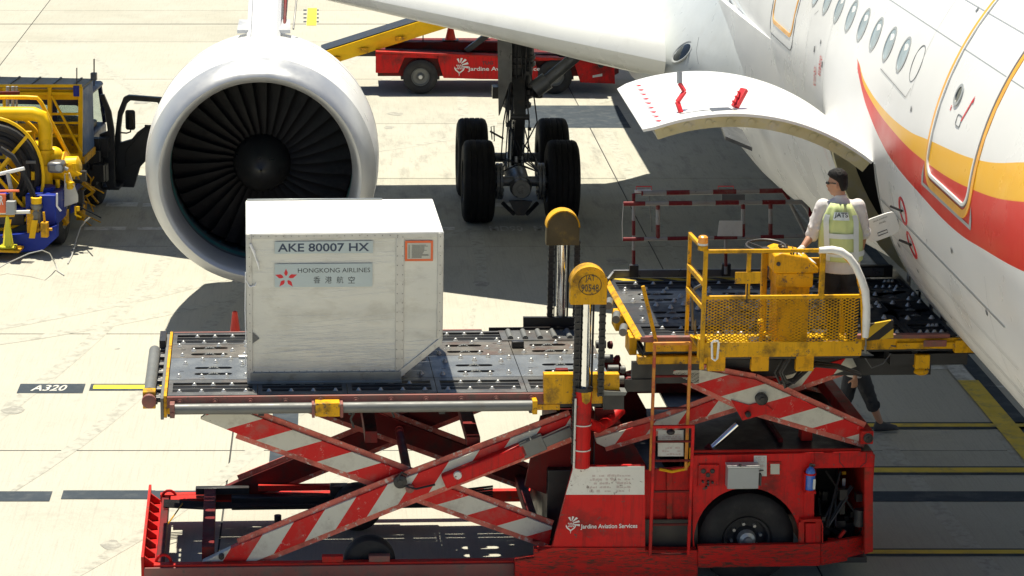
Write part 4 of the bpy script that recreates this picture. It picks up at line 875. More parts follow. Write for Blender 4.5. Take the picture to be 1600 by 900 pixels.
# the steel tube that runs along the near edge
pz = L(560, 636.5, -.10)[1]
mb = MB(); mb.tube((.33, -.10, pz), (4.03, -.10, pz), .055, n=24); tube_ = B('edge_tube', mb, 'grey_metal', main)
for u, m in ((.30, 'brown_channel'), (1.78, 'yellow_paint'), (4.0, 'yellow_paint')):
    mb = MB(); wd = .05 if u != 1.78 else .25
    mb.box(u, u+wd, -.17, -.03, pz-.075, pz+.07); mb.tube((u+wd/2, -.185, pz-.03), (u+wd/2, -.17, pz-.03), .02, n=8)
    if u == 1.78: mb.m = 1; mb.box(u-.035, u-.005, -.175, -.03, pz-.085, pz+.06); mb.box(u+wd+.005, u+wd+.035, -.175, -.03, pz-.085, pz+.06)
    B('tube_bracket', mb, [m, 'brown_channel'], tube_, .005)
# right end of the main platform: rollers and bumpers in the gap
for k, w_ in enumerate((.55, .95, 1.35, 1.9)):
    mb = MB(); mb.tube((4.93, w_, zD-.03), (5.04, w_, zD-.03), .045, n=14); B('gap_roller', mb, 'grey_metal', main)
    mb = MB(); mb.lathe([(0, .03), (.02, .045), (.05, .045), (.06, .02), (.06, 0)], (5.05, w_-.06, zD-.02), (1, 0, 0), 12); B('rubber_buffer', mb, 'dark_red' if k != 1 else 'grey_metal', main)
# ---- bridge deck
BU0, BU1 = 5.14, 8.40
bm_ = [(BU0+.0+k*(BU1-BU0)/3.5, BU0+(k+1)*(BU1-BU0)/3.5) for k in range(3)]+[(BU0+3*(BU1-BU0)/3.5, BU1)]
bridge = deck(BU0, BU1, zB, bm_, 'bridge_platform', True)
B('hazard_plate', MB().box(BU0+.03, BU1-.4, 2.385, 2.50, zB-.01, zB+.002), 'hazard_stripes', bridge)
mb = MB(); mb.bar((BU0+.05, 2.53, zB+.045), (BU1-.15, 2.53, zB+.045), .03, .09); mb.bar((BU0-.02, 2.40, zB+.0), (BU0+.06, 2.53, zB+.05), .03, .06); B('back_kerb', mb, 'gear_grey', bridge, .004)
poly('near_deck_edge', [(1001, 527), (1100, 527), (1100, 535), (1001, 535)], -.02, .02, 'brown_channel'); B('near_beam', MB().box(BU0+.03, 8.45, 0, .05, zB-.13, zB-.014), 'yellow_paint', bridge, .004)
B('near_edge_strip', MB().box(BU0+.02, 8.30, -.015, .05, zB-.012, zB+.03), 'brown_channel', bridge, .003)
B('end_plate', MB().prism([(BU0-.06, .12, zB-.02), (BU0+.0, .0, zB+.01), (BU0+.0, 2.40, zB+.01), (BU0-.06, 2.30, zB-.02)], (0, 0, -.02)), 'yellow_paint', bridge, .004)
mb = MB(); mb.box(BU0-.10, BU0-.02, .25, .55, zB-.24, zB-.045); mb.box(BU0-.12, BU0-.02, 1.1, 1.4, zB-.22, zB-.045); mb.box(BU0-.05, BU0+.7, -.02, .10, zB-.26, zB-.175); B('end_brackets', mb, 'yellow_paint', bridge, .01)
for k, w_ in enumerate((.35, .85, 1.40, 1.95)):
    mb = MB(); mb.tube((BU0-.17, w_-.09, zB+.005), (BU0-.13, w_+.12, zB+.005), .042, n=14); B('guide_roller', mb, 'grey_metal', bridge)
mb = MB(); mb.box(5.05, 5.75, .10, .16, zB-.50, zB-.27); mb.box(4.98, 5.3, .08, .10, zB-.58, zB-.45); B('black_skirt', mb, 'grease_shade_black', bridge)
B('deck_underframe', MB().box(BU0+.3, 8.2, .25, 2.2, zB-.48, zB-.30), 'grease_shade_black', bridge)
B('edge_bar', MB().bar((5.27, -.02, zB-.02), (5.13, .07, zB+.55), .05, .035), 'yellow_paint', bridge, .004)
# right end under the belly
p0, p1 = Q(1352, 522, -.03), Q(1500, 526, -.03)
poly('hazard_panel', [(1352, 508), (1396, 500), (1396, 528), (1352, 533)], -.05, .03, 'hazard_front'); B('hazard_edge', MB().box(8.2, 8.24, .1, 2.3, zB-.2, zB-.02), 'deck_black', bridge)
mb = MB(); mb.box(7.75, 8.52, -.04, -.002, zB-.115, zB-.05); mb.box(8.35, 8.56, -.05, .06, zB-.16, zB-.03); B('front_beam', mb, 'yellow_paint', bridge, .005)
B('front_beam_cap', MB().box(8.02, 8.26, -.06, -.042, zB-.09, zB-.02), 'brown_channel', bridge, .01)
mb = MB(); mb.box(7.7, 8.5, .0, .25, zB-.30, zB-.18); mb.box(8.5, 8.8, .05, .12, zB-.20, zB-.05); B('front_underframe', mb, 'grease_shade_black', bridge)
mb = MB(); mb.box(7.95, 8.10, -.05, .05, zB-.33, zB-.18); mb.ball((8.02, -.03, zB-.36), (.08, .06, .04), 12, 6); B('front_lamp', mb, 'yellow_paint', bridge, .005)
B('bridge_front_edge', MB().box(7.9, 8.35, 2.52, 2.6, zB-.02, zB+.11), 'grease_shade_black', bridge, .003)
# ---- guard rails on the far side of the bridge
def rail(name, pts, w_, r, m, parent): mb = MB(); mb.pipe([Q(px, py, w_) for px, py in pts], r, 8); return B(name, mb, m, parent)
w1 = 2.56
gr = rail('guard_rail', [(990, 430), (990, 303), (1005, 300), (1222, 298), (1232, 310), (1233, 317)], w1, .020, 'post_stripes', lo)
for nm, pts, w_, r, m in (('top_bar', [(1002, 302), (1222, 298)], w1-.03, .028, 'rail_stripes'), ('middle_bar', [(974, 318.5), (1252, 315.5), (1262, 326), (1280, 365)], w1-.2, .027, 'rail_stripes'),
        ('lower_bar', [(973, 374), (1265, 369)], w1-.2, .023, 'rail_stripes'), ('rail_post', [(1028, 320), (1028, 372)], w1-.2, .024, 'post_stripes'), ('rail_post', [(1161, 318), (1161, 370)], w1-.2, .024, 'post_stripes'),
        ('rail_post', [(1204, 318), (1204, 370)], w1-.2, .024, 'post_stripes'), ('rail_post', [(1134, 371), (1134, 428)], w1-.1, .020, 'post_stripes'), ('diagonal_bar', [(1234, 316), (1260, 367)], w1-.1, .018, 'rail_stripes'),
        ('rail_handle', [(994, 301), (994, 291.5), (1018, 291.5), (1018, 301)], w1, .007, 'red_mark'), ('rail_handle', [(1122, 299), (1122, 291), (1146, 291), (1146, 299)], w1, .007, 'red_mark'),
        ('rail_wire', [(974, 319), (972, 350), (973, 376)], w1-.2, .004, 'white_paint'), ('rail_rod', [(1015, 306), (1016, 330), (1018, 345), (1018, 362)], w1, .006, 'grey_metal')):
    rail(nm, pts, w_, r, m, gr)
mb = MB()
for px, py in ((990, 426), (1134, 424)): p = Q(px, py, w1-.05); mb.box(p.x-.05, p.x+.05, p.y-.03, p.y+.03, p.z-.05, p.z+.09)
B('rail_socket', mb, 'grease_shade_black', gr)
poly('rail_sign', [(1124, 345), (1160, 345), (1160, 369), (1121, 369)], w1-.22, .01, 'notice_white', gr)
poly('rail_sign_back', [(1128, 304), (1164, 304), (1164, 314), (1128, 314)], w1-.02, .01, 'grey_metal', gr)
for px in (992, 1124): B('handle_plate', MB().box(Q(px, 300, w1).x, Q(px+26, 300, w1).x, w1-.03, w1+.03, Q(px, 301, w1).z, Q(px, 301, w1).z+.03), 'white_paint', gr, .003)
# ---- scissor arms
A2 = [L(*p, .20) for p in ((313, 655), (371, 678), (858, 851), (863, 823), (391, 647), (325, 647))]
B2 = [L(*p, .14) for p in ((315, 882), (387, 880), (600, 795), (893, 681), (891, 648), (600, 757), (373, 849), (317, 876))]
arm('scissor_arm', A2, .20, .09, 'arm_stripes_down', label='near lifting arm sloping down to the right, red and white stripes')
arm('scissor_arm', B2, .10, .09, 'arm_stripes_up', label='near lifting arm sloping up to the right, red and white stripes')
arm('scissor_arm', A2, 2.0, .09, 'dark_red', edge='flange_sunlit', label='far dark red arm'); arm('scissor_arm', B2, 2.12, .09, 'dark_red', edge='flange_sunlit', label='far dark red arm')
def pin(px, py, w_, r, m='grease_shade_black', par=lo, ln=.05):
    p = Q(px, py, w_); mb = MB(); mb.lathe([(0, r), (-ln, r), (-ln-.006, r-.01), (-ln-.006, 0)], p, (0, 1, 0), 20); mb.lathe([(-ln, r*.45), (-ln-.02, r*.45), (-ln-.02, 0)], p, (0, 1, 0), 6); B('pivot_pin', mb, m, par)
pin(625, 751, .10, .07); pin(640, 762, .10, .045, 'brown_channel'); pin(346, 868, .10, .03)
def cross(px, py, w_a, w_b, hw, hz, m, name='cross_beam'): u, z = L(px, py, w_a); B(name, MB().box(u-hw/2, u+hw/2, w_a, w_b, z-hz/2, z+hz/2), m, lo, .006)
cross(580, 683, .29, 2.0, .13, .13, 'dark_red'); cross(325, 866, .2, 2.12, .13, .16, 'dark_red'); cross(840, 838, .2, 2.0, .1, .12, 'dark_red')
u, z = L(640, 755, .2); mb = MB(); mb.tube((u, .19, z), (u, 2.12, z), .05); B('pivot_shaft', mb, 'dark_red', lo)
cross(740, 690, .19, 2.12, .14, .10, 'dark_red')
# lifting cylinder on the near arms
p, q = Q(693, 752, .06), Q(822, 700, .06); mb = MB(); mb.bar(p, q, .12, .15); hyd = B('lift_cylinder', mb, 'red_paint', lo, .02)
mb = MB(); mb.bar(Q(815, 704, .05), Q(850, 689, .05), .10, .17); mb.bar(Q(845, 692, .05), Q(893, 672, .05), .09, .11); B('cylinder_clevis', mb, 'grey_metal', hyd, .008)
mb = MB(); p = Q(715, 742, .0); mb.lathe([(0, .045), (-.03, .04), (-.03, .0)], p, (0, 1, 0), 16); B('cylinder_pin', mb, 'white_paint', hyd)
mb = MB(); mb.pipe([Q(635, 742, .07), Q(628, 738, .05), Q(622, 745, .05), Q(628, 758, .05), Q(650, 764, .05), Q(680, 757, .05)], .012, 6); B('hydraulic_hose', mb, 'grease_shade_black', lo)
mb = MB(); mb.pipe([Q(555, 640, .0), Q(548, 655, .0), Q(553, 668, .0)], .012, 6); mb.pipe([Q(612, 642, .0), Q(616, 652, .0)], .012, 6); B('hydraulic_hose', mb, 'grease_shade_black', lo)
# ---- lower chassis, left part
ZT = L(300, 883, 0)[1]+.005
def rl(name, x0, x1, w0, w1_, z0, z1, m='red_edge', bv=.005): return B(name, MB().box(x0, x1, w0, w1_, z0, z1), m, lo, bv)
rl('near_rail', .10, 4.45, 0, .09, .14, ZT, 'red_edge'); rl('near_rail_foot', .0, 4.45, -.03, -.003, .10, .29, 'brown_channel'); rl('far_rail', .10, 5.0, 2.13, 2.22, .20, ZT+.02, 'red_edge')
rl('cross_rail', .12, .20, .093, 2.127, .16, ZT+.0, 'dark_red'); rl('far_rail_step', .22, .62, 1.98, 2.125, .33, ZT-.03, 'red_edge')
mb = MB(); mb.box(-.03, -.0, -.02, 2.26, .10, ZT+.10)
for k in range(8): y = .1+k*.28; mb.prism([(.0, y, .16), (.0, y, ZT+.06), (.10, y, ZT-.02), (.10, y, .16)], (0, .03, 0))
B('end_plate', mb, 'red_edge', lo, .004)
mb = MB(); mb.box(.01, .115, .03, 2.2, .18, ZT-.06); B('end_step', mb, 'red_paint', lo, .004)
for w_ in (.10, 2.12):
    mb = MB(); mb.pipe([(.12+.0, w_, ZT-.01)]+[(.20-.075*cos(t), w_, ZT+.075*sin(t)) for t in (.3, .8, 1.3, 1.57, 1.9, 2.4, 2.8)]+[(.28, w_, ZT-.01)], .016, 8); B('lifting_eye', mb, 'red_paint', lo)
for px, m in ((518, 'red_edge'), (591, 'brown_channel')): u = L(px, 877, .05)[0]; rl('rail_bracket', u-.10, u+.12, .0, .08, ZT+.002, ZT+.07, m, .006)
mb = MB(); mb.box(.9, 3.2, 1.90, 2.02, .22, .37); mb.box(.5, 1.1, 2.03, 2.12, .36, .44); mb.box(2.0, 2.2, 1.85, 2.0, .38, .50); B('far_axle_beam', mb, 'grease_shade_black', lo, .01)
mb = MB(); mb.box(1.2, 2.6, 2.02, 2.10, .40, .46); mb.box(2.55, 2.75, 2.0, 2.12, .46, .50); B('far_brackets', mb, 'red_edge', lo, .005)
for w_ in (1.72, .12):
    u = 2.30 if w_ > 1 else 2.36; zc_ = .28 if w_ > 1 else .25
    mb = MB(); mb.lathe([(0, .12), (0, .18), (.02, .25), (.05, .27), (.15, .27), (.18, .25), (.2, .18), (.2, .12)], (u, w_, zc_), (0, 1, 0), 36); wh = B('front_wheel', mb, 'rubber', lo)
    mb = MB(); mb.lathe([(.03, .18), (.015, .17), (.03, .05), (.02, 0)], (u, w_, zc_), (0, 1, 0), 24); B('rim', mb, 'hub_black', wh)
p = Q(434, 806, 1.5); mb = MB(); u = p.x; mb.tube((u, 1.45, .05), (u, 1.45, .32), .04); mb.lathe([(0, .14), (.02, .14), (.04, .06), (.04, 0)], (u, 1.45, .02), (0, 0, 1), 18); B('stabiliser_foot', mb, 'grease_shade_black', lo)
mb = MB(); rnd = random.Random(3)
for k in range(5): mb.pipe([(.15, 1.9-.05*k, .35), (.6, 1.95-.05*k, .30), (2.2, 1.8+.02*k, .30), (3.8, 1.7, .42+.03*k)], .014, 5)
B('hose_run', mb, 'grease_shade_black', lo)
mb = MB(); mb.pipe([(.2, 1.5, ZT-.1), (.28, 1.6, ZT-.02), (.36, 1.75, ZT+.05)], .008, 5); B('loose_wire', mb, 'yellow_paint', lo)
# dark red mast frame between the platforms
def darkplate(name, pts, w_, t=.05, m='dark_red'): return poly(name, pts, w_, t, m)
darkplate('mast_frame', [(845, 652), (900, 640), (905, 790), (820, 760), (835, 690)], .55, .06)
darkplate('mast_frame', [(930, 640), (958, 640), (1010, 728), (1010, 780), (930, 780)], .30, .05)
darkplate('mast_frame', [(860, 560), (905, 560), (905, 700), (850, 700)], 1.9, .08); darkplate('mast_frame', [(930, 570), (965, 560), (1010, 640), (1010, 700), (930, 700)], 1.9, .08)
rl('machinery_box', 4.25, 5.5, .45, 2.0, .3, 1.15, 'grease_shade_black', .01); rl('centre_housing', 4.35, 4.75, .6, 1.9, 1.15, 1.75, 'dark_red', .01)
rl('rear_tank', 5.5, 7.50, 1.2, 2.1, .35, 1.30, 'grease_shade_black', .01)  # tank coloured near-black to stand in for the bridge deck's shade
# ---- chain masts
def mast(w_, pxc, ytop, ylow, rodpx, hm='yellow_paint'):
    u, z = L(pxc, ytop, w_); hw = .185
    P2 = [(-hw, -.40), (hw, -.40)]+[(hw*cos(t*pi/10), -.19+.19*sin(t*pi/10)) for t in range(11)]
    mb = MB(); mb.prism([(u+x, w_-.06, z+y) for x, y in P2], (0, .12, 0)); c = B('mast_head', mb, hm, lo, .008)
    mb = MB(); n = 14
    mb.rings([[(u+(hw+.004)*cos(pi*t/n)*1.0, w_-.09, z-.19+(.194)*sin(pi*t/n)), (u+(hw+.004)*cos(pi*t/n), w_+.09, z-.19+.194*sin(pi*t/n)), (u+(hw-.012)*cos(pi*t/n), w_+.09, z-.19+.180*sin(pi*t/n)), (u+(hw-.012)*cos(pi*t/n), w_-.09, z-.19+.180*sin(pi*t/n))] for t in range(n+1)], True, True); B('head_rim', mb, 'yellow_paint', c)
    ur = L(rodpx, ytop+60, w_)[0]; zl_ = L(rodpx, ylow, w_)[1]
    mb = MB(); mb.tube((ur, w_+.02, zl_), (ur, w_+.02, z-.38), .055, n=20); B('piston_rod', mb, 'chrome', c)
    mb = MB(); mb.tube((ur-.075, w_+.04, zl_), (ur-.075, w_+.04, z-.38), .008, n=6); mb.tube((ur+.075, w_+.04, zl_), (ur+.075, w_+.04, z-.38), .012, n=6); B('guide_rod', mb, 'grease_shade_black', c)
    return u, z, c, ur, zl_
def chain(u, w_, z0, z1, par):
    mb = MB(); k = 0; z = z0
    while z > z1:
        mb.box(u-.030, u-.016, w_-.022, w_+.022, z-.036, z); mb.box(u+.016, u+.030, w_-.022, w_+.022, z-.036, z); mb.box(u-.024, u+.024, w_-.010, w_+.010, z-.046, z+.004) if k % 2 else mb.box(u-.034, u+.034, w_-.026, w_+.026, z-.028, z-.008); z -= .038; k += 1
    B('lift_chain', mb, 'grease_shade_black', par)
u, z, c, ur, zr = mast(-.16, 920, 414, 606, 917)
for px, y1 in ((897, 722), (938, 618)): ux, z1 = L(px, y1, -.16); chain(ux, -.16, z-.36, z1, c)
lt = Q(922, 446, -.222)
for s_, dz in (('JAT', .05), ('90548', -.045)):
    wd = .10 if s_ == 'JAT' else .175; lettering(s_, lambda x, y, wd=wd, dz=dz: (lt.x-wd/2+x, -.2235, lt.z+dz-.02+y), 'ink_dark', c, width=wd, height=.075)
mb = MB(); mb.pipe([(lt.x+.115*cos(t*pi/12), -.2225, lt.z+.005+.105*sin(t*pi/12)) for t in range(24)], .003, 4, True); B('number_ring', mb, 'ink_dark', c)
z0 = L(916, 730, -.16)[1]; mb = MB(); mb.tube((ur-.01, -.14, z0), (ur-.01, -.14, zr-.02), .088, n=24); cy_ = B('mast_cylinder', mb, 'red_paint', lo)
mb = MB(); mb.tube((ur-.01, -.14, zr-.03), (ur-.01, -.14, zr+.01), .10, n=24); B('cylinder_gland', mb, 'grease_shade_black', cy_)
mb = MB()
for py in (664, 703): zz = L(916, py, -.16)[1]; mb.lathe([(0, .088), (0, .094), (.012, .094), (.012, .088)], (ur-.01, -.14, zz), (0, 0, 1), 24)
mb.tube((ur-.095, -.2, z0), (ur-.095, -.2, zr-.1), .012, n=6); B('pipe_clips', mb, 'white_paint', cy_)
mb = MB(); p = Q(916, 625, -.236); mb.add([(p.x-.05, -.232, p.z+.08), (p.x+.05, -.232, p.z+.08), (p.x+.04, -.232, p.z-.02), (p.x, -.232, p.z-.05), (p.x-.04, -.232, p.z-.02)], [(0, 1, 2, 3, 4)]); B('warning_sticker', mb, 'yellow_paint', cy_)
mb = MB(); mb.pipe([Q(918, 660, -.02), Q(935, 668, .1), Q(955, 655, .3), Q(970, 640, .4)], .06, 10); B('red_hose_elbow', mb, 'red_paint', lo)
u, z, c, ur, zr = mast(2.56, 879.5, 327, 498, 879, 'mast_dirty')
for px in (859, 899): chain(L(px, 498, 2.56)[0], 2.56, z-.36, zD+.1, c)
poly('yellow_carriage', [(850, 585), (968, 585), (968, 630), (895, 631), (850, 631)], -.09, .10, 'yellow_paint'); poly('carriage_block', [(942, 612), (975, 614), (975, 640), (942, 640)], -.12, .12, 'grease_shade_black')
poly('carriage_block', [(941, 611), (980, 613), (977, 618), (941, 618)], -.15, .16, 'grey_metal')
# ---- upper (bridge) scissor
C2 = [L(*p, .12) for p in ((1050, 583), (1172, 640), (1352, 692), (1362, 680), (1350, 668), (1180, 592), (1095, 577), (1052, 577))]
D2 = [L(*p, .26) for p in ((932, 692), (945, 698), (1175, 628), (1338, 572), (1330, 556), (1180, 600), (1040, 652), (930, 684))]
arm('bridge_arm', C2, .10, .08, 'arm_stripes_down', label='bridge arm sloping down to the right, red and white stripes'); arm('bridge_arm', D2, .24, .08, 'arm_stripes_up', label='bridge arm sloping up to the right, red and white stripes')
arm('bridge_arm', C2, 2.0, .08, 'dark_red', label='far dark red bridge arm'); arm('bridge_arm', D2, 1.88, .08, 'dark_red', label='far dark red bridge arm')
poly('arm_gusset', [(1142, 625), (1170, 633), (1190, 628), (1208, 641), (1200, 646), (1160, 657)], .08, .03, 'red_paint')
pin(1189, 622, .10, .065); pin(1168, 646, .08, .03)
p, q = Q(1110, 702, .18), Q(1152, 663, .18); mb = MB(); mb.tube(p, q, .030, n=16); B('bridge_cylinder', mb, 'chrome', lo)
mb = MB(); mb.tube(Q(1098, 712, .18), Q(1113, 699, .18), .06, n=14); B('bridge_cylinder_barrel', mb, 'dark_red', lo)
cross(1355, 684, .02, 2.1, .13, .14, 'red_edge', 'arm_pivot_beam'); pin(1356, 684, .02, .05, 'grease_shade_black', ln=.03)
cross(1190, 622, .2, 1.9, .1, .1, 'dark_red', 'bridge_shaft'); cross(1330, 565, .32, 1.88, .09, .09, 'grease_shade_black', 'bridge_shaft')
poly('white_deflector', [(1300, 552), (1340, 540), (1366, 556), (1350, 575), (1300, 582)], .35, .03, 'white_paint')
mb = MB(); mb.pipe([(7.2, 2.05, 1.42), (7.55, 2.08, 2.2)], .04, 8); mb.bar(Q(1310, 628, 2.1), Q(1355, 682, 1.6), .08, .05); B('far_strut', mb, 'dark_red', lo)
# ---- chassis body, right part
def splate(name, pts, w_, m, t=.004, par=lo, **k): return poly(name, pts, w_-t, t, m, par, 0, **k)
sp = poly('sign_panel', [(896, 729), (1008, 727), (1008, 858), (862, 858)], -.17, .05, 'red_paint', holes=())
splate('white_band', [(896, 730), (1007, 728.5), (1007, 773), (884, 773)], -.172, 'white_paint', par=sp)
p = Q(907, 828, -.1745); q = Q(996, 820, -.1745); lettering('Jardine Aviation Services', lambda x, z: (p.x+x, -.1745, p.z+z), 'ink_white', sp, width=q.x-p.x, height=.062, bold=True)
def thistle(px, py, hgt, wfn, par, m='ink_white', world=False):
    mb = MB(); 
    def P(x, y): return wfn(x*hgt, y*hgt)
    for k in range(5):                                   # the flower's rays
        a0 = radians(112-26*k); b0 = radians(112-26*k-14); r0, r1 = .24, .62-.03*abs(k-2)
        mb.add([P(.02+r0*cos(a0)*.55, r0*sin(a0)+.05), P(.02+r1*cos(a0)*.95, r1*sin(a0)), P(.02+r1*cos(b0)*.95, r1*sin(b0)), P(.02+r0*cos(b0)*.55, r0*sin(b0)+.05)], [(0, 1, 2, 3)])
    for r_ in range(3):
        for c_ in range(4):
            x = -.15+c_*.10+(.05 if r_ % 2 else 0); y = .13-r_*.10
            mb.add([P(x-.042, y), P(x, y+.05), P(x+.042, y), P(x, y-.05)], [(0, 1, 2, 3)])
    for s_ in (-1, 1): mb.add([P(.0+s_*.05, -.24), P(s_*.18, -.14), P(s_*.25, -.02), P(s_*.30, .06), P(s_*.31, -.06), P(s_*.25, -.18), P(s_*.10, -.30), P(-.02, -.40)], [tuple(range(8))])
    mb.add([P(-.05, -.26), P(.05, -.26), P(-.02, -.55)], [(0, 1, 2)])
    o = B('thistle_logo', mb, m, par, world=world); return o
pc = Q(892, 821, -.1745); thistle(0, 0, .17, lambda x, z: (pc.x+x, -.1745, pc.z+z), sp)
mb = MB(); rnd = random.Random(6)                       # faded notice on the white band
def small_text(x0, y0, x1, y1, rows, w_, par, m='ink_faint', seed=1, dens=.7):
    a, b = Q(x0, y0, w_), Q(x1, y1, w_); rnd = random.Random(seed); mb = MB(); h = (a.z-b.z)/rows
    for r_ in range(rows):
        x = a.x; z = a.z-h*r_
        while x < b.x:
            ln = h*rnd.uniform(.3, .9)
            if rnd.random() < dens: mb.add([(x, w_, z-h*.7), (min(x+ln, b.x), w_, z-h*.7), (min(x+ln, b.x), w_, z-h*.45*rnd.random()), (x, w_, z-h*.4*rnd.random())], [(0, 1, 2, 3)])
            x += ln+h*.15
    return B('faded_notice', mb, m, par)
small_text(922, 741, 984, 770, 5, -.1765, sp)
poly('lower_frame', [(835, 858), (1090, 860), (1090, 905), (805, 905), (805, 876), (835, 872)], -.14, .10, 'bumper_red')
poly('lower_skirt', [(862, 856), (1008, 856), (1008, 862), (840, 862)], -.19, .05, 'bumper_red')
poly('inner_panel', [(1008, 735), (1090, 728), (1090, 856), (1008, 856)], .08, .04, 'red_paint'); poly('inner_step', [(1008, 812), (1090, 812), (1090, 858), (1008, 858)], .02, .03, 'grease_shade_black')
poly('inner_rib', [(1042, 735), (1050, 735), (1050, 850), (1042, 850)], .04, .035, 'red_edge')
arch = [(1250, 858)]+[(1167+83*cos(radians(t)), 846-84*sin(radians(t))) for t in range(2, 180, 8)]+[(1086, 858)]
body = poly('side_panel', [(1083, 712), (1272, 708), (1272, 732), (1272, 858)]+arch+[(1083, 858)], -.06, .05, 'red_paint')
poly('top_strip', [(1272.5, 708), (1364, 706.5), (1364, 730), (1272.5, 731.5)], -.06, .05, 'red_paint'); poly('corner_post', [(1351, 730.5), (1364, 730.5), (1364, 862), (1351, 866)], -.06, .05, 'red_edge')
poly('panel_post', [(1256, 733), (1271, 733), (1271, 850), (1256, 850)], -.068, .006, 'red_paint')
mb = MB(); a = Q(1312, 709, -.063); mb.pipe([Q(1312, 708, -.065), Q(1312, 722, -.065), Q(1319, 730, -.065)], .004, 5); mb.pipe([Q(1354, 708, -.065), Q(1353, 722, -.065), Q(1344, 730, -.065)], .004, 5); B('panel_seam', mb, 'grease_shade_black', lo)
zt = L(1200, 709, -.05)[1]
rl('top_plate', L(1083, 709, 0)[0], L(1364, 707, 0)[0], -.01, 2.2, zt-.03, zt-.002, 'grease_shade_black', .003); rl('far_top_rail', 4.9, 7.6, 2.1, 2.2, zt, zt+.12, 'dark_red')  # top plate near-black: shade of the deck above is in its colour
rl('near_top_rail', L(1083, 709, 0)[0], 7.45, -.005, .03, zt+.0, zt+.025, 'red_edge', .003)
rl('arm_stop', 6.9, 7.02, .35, .5, zt, zt+.12, 'red_edge', .01); rl('arm_stop', 6.65, 6.70, .3, 2.0, zt, zt+.05, 'dark_red', .01)
rl('wheel_well', L(1083, 709, 0)[0], L(1256, 709, 0)[0], .75, .80, .25, zt-.05, 'grease_shade_black'); rl('wheel_well_top', L(1083, 709, 0)[0], L(1256, 709, 0)[0], .0, .75, L(1166, 758, 0)[1], L(1166, 756, 0)[1]+.01, 'grease_shade_black')
rl('engine_floor', L(1272, 840, 0)[0], 7.58, .0, 2.2, .24, .30, 'grease_shade_black'); rl('engine_back', L(1272, 840, 0)[0], 7.58, 1.3, 1.34, .3, zt-.1, 'grease_shade_black'); rl('bay_wall', L(1266, 840, 0)[0], L(1270, 840, 0)[0], .0, 1.3, .3, zt-.05, 'dark_red')
rl('end_wall', 7.55, 7.60, .0, 2.2, .35, zt-.04, 'red_edge')
mb = MB(); rnd = random.Random(9)                       # engine bay clutter
x0 = L(1278, 800, .2)[0]
for k in range(22):
    x = x0+rnd.random()*.45; z = .32+rnd.random()*.6; y = .15+rnd.random()*.8; s_ = rnd.uniform(.03, .12); mb.box(x, x+s_, y, y+s_*1.5, z, z+s_*rnd.uniform(.6, 2))
for k in range(9): mb.pipe([(x0+rnd.random()*.5, .2+rnd.random()*.3, .35+rnd.random()*.7), (x0+rnd.random()*.5, .15, .6), (x0+rnd.random()*.5, .3, .3+rnd.random()*.9)], .014, 6)
B('engine_block', mb, 'grease_shade_black', lo)
mb = MB(); mb.tube((x0+.42, .1, .62), (x0+.42, .1, .80), .06, n=16); mb.bar((x0+.2, .08, .48), (x0+.27, .08, .58), .03, .03); B('oil_filter', mb, 'hub_black', lo)
mb = MB(); mb.box(x0+.1, x0+.2, .08, .14, .42, .47); mb.bar((x0+.2, .06, .50), (x0+.26, .06, .58), .035, .03); mb.bar((x0+.22, .06, .42), (x0+.3, .06, .46), .03, .03); B('red_lever', mb, 'red_paint', lo)
p, q = Q(1316, 737, .5), Q(1322, 742, .5); B('yellow_tag', MB().box(p.x, q.x, .5, .51, q.z, p.z), 'yellow_paint', lo)
mb = MB(); mb.box(*[Q(1316, 755, .4).x, Q(1321, 755, .4).x, .4, .41, Q(1316, 772, .4).z, Q(1316, 748, .4).z]); B('grey_tag', mb, 'notice_white', lo)
# bumper boards
poly('bumper', [(1091, 853), (1282, 850), (1282, 884), (1091, 887)], -.16, .06, 'bumper_red', bevel=.01)
a, b, c, d_ = Q(1283, 850, -.16), Q(1349, 838, .10), Q(1349, 872, .10), Q(1283, 884, -.16)
B('bumper_end', MB().prism([a, b, c, d_], (0, .06, 0)), 'bumper_red', lo, .008)
mb = MB(); p = Q(1278, 812, -.1)
for px in (1252, 1278):
    q = Q(px, 815, -.1); mb.bar(q, Q(px, 856, -.1), .02, .06)
mb.box(Q(1250, 815, -.1).x, Q(1283, 815, -.1).x, -.14, -.04, p.z-.01, p.z+.012); B('bumper_bracket', mb, 'red_edge', lo, .004)
poly('bumper_post', [(1259, 818), (1274, 818), (1274, 852), (1259, 852)], -.12, .08, 'red_paint')
mb = MB(); mb.pipe([Q(1258, 812, -.14), Q(1282, 812, -.14), Q(1285, 820, -.14), Q(1285, 848, -.14)], .008, 6); B('bumper_rail', mb, 'red_edge', lo)
# drive wheel
wc = Q(1167, 843, .05)
def road_wheel(x, y, z, r, wd, par, lugs=8):
    mb = MB(); mb.lathe([(.03, r*.50), (.0, r*.54), (-.012, r*.66), (-.01, r*.80), (.01, r*.93), (.045, r), (.08, r), (.09, r*.985), (.10, r), (wd-.09, r), (wd-.04, r), (wd, r*.9), (wd, r*.5)], (x, y, z), (0, 1, 0), 56); t = B('wheel', mb, 'rubber', par)
    mb = MB(); mb.lathe([(.03, r*.5), (.012, r*.49), (.02, r*.45), (.10, r*.40), (.11, r*.24), (.05, r*.20), (.03, r*.17)], (x, y, z), (0, 1, 0), 40); B('rim', mb, 'hub_black', t)
    mb = MB(); mb.lathe([(.05, r*.20), (-.02, r*.17), (-.04, r*.10), (-.07, r*.08), (-.07, 0)], (x, y, z), (0, 1, 0), 20); B('hub', mb, 'bright_steel' if r > .45 else 'grey_metal', t)
    mb = MB()
    for k in range(lugs):
        a_ = 2*pi*k/lugs+.2; px, pz_ = x+r*.31*cos(a_), z+r*.31*sin(a_); mb.tube((px, y+.12, pz_), (px, y+.055, pz_), r*.035, n=6)
    B('wheel_nuts', mb, 'bright_steel', t); return t
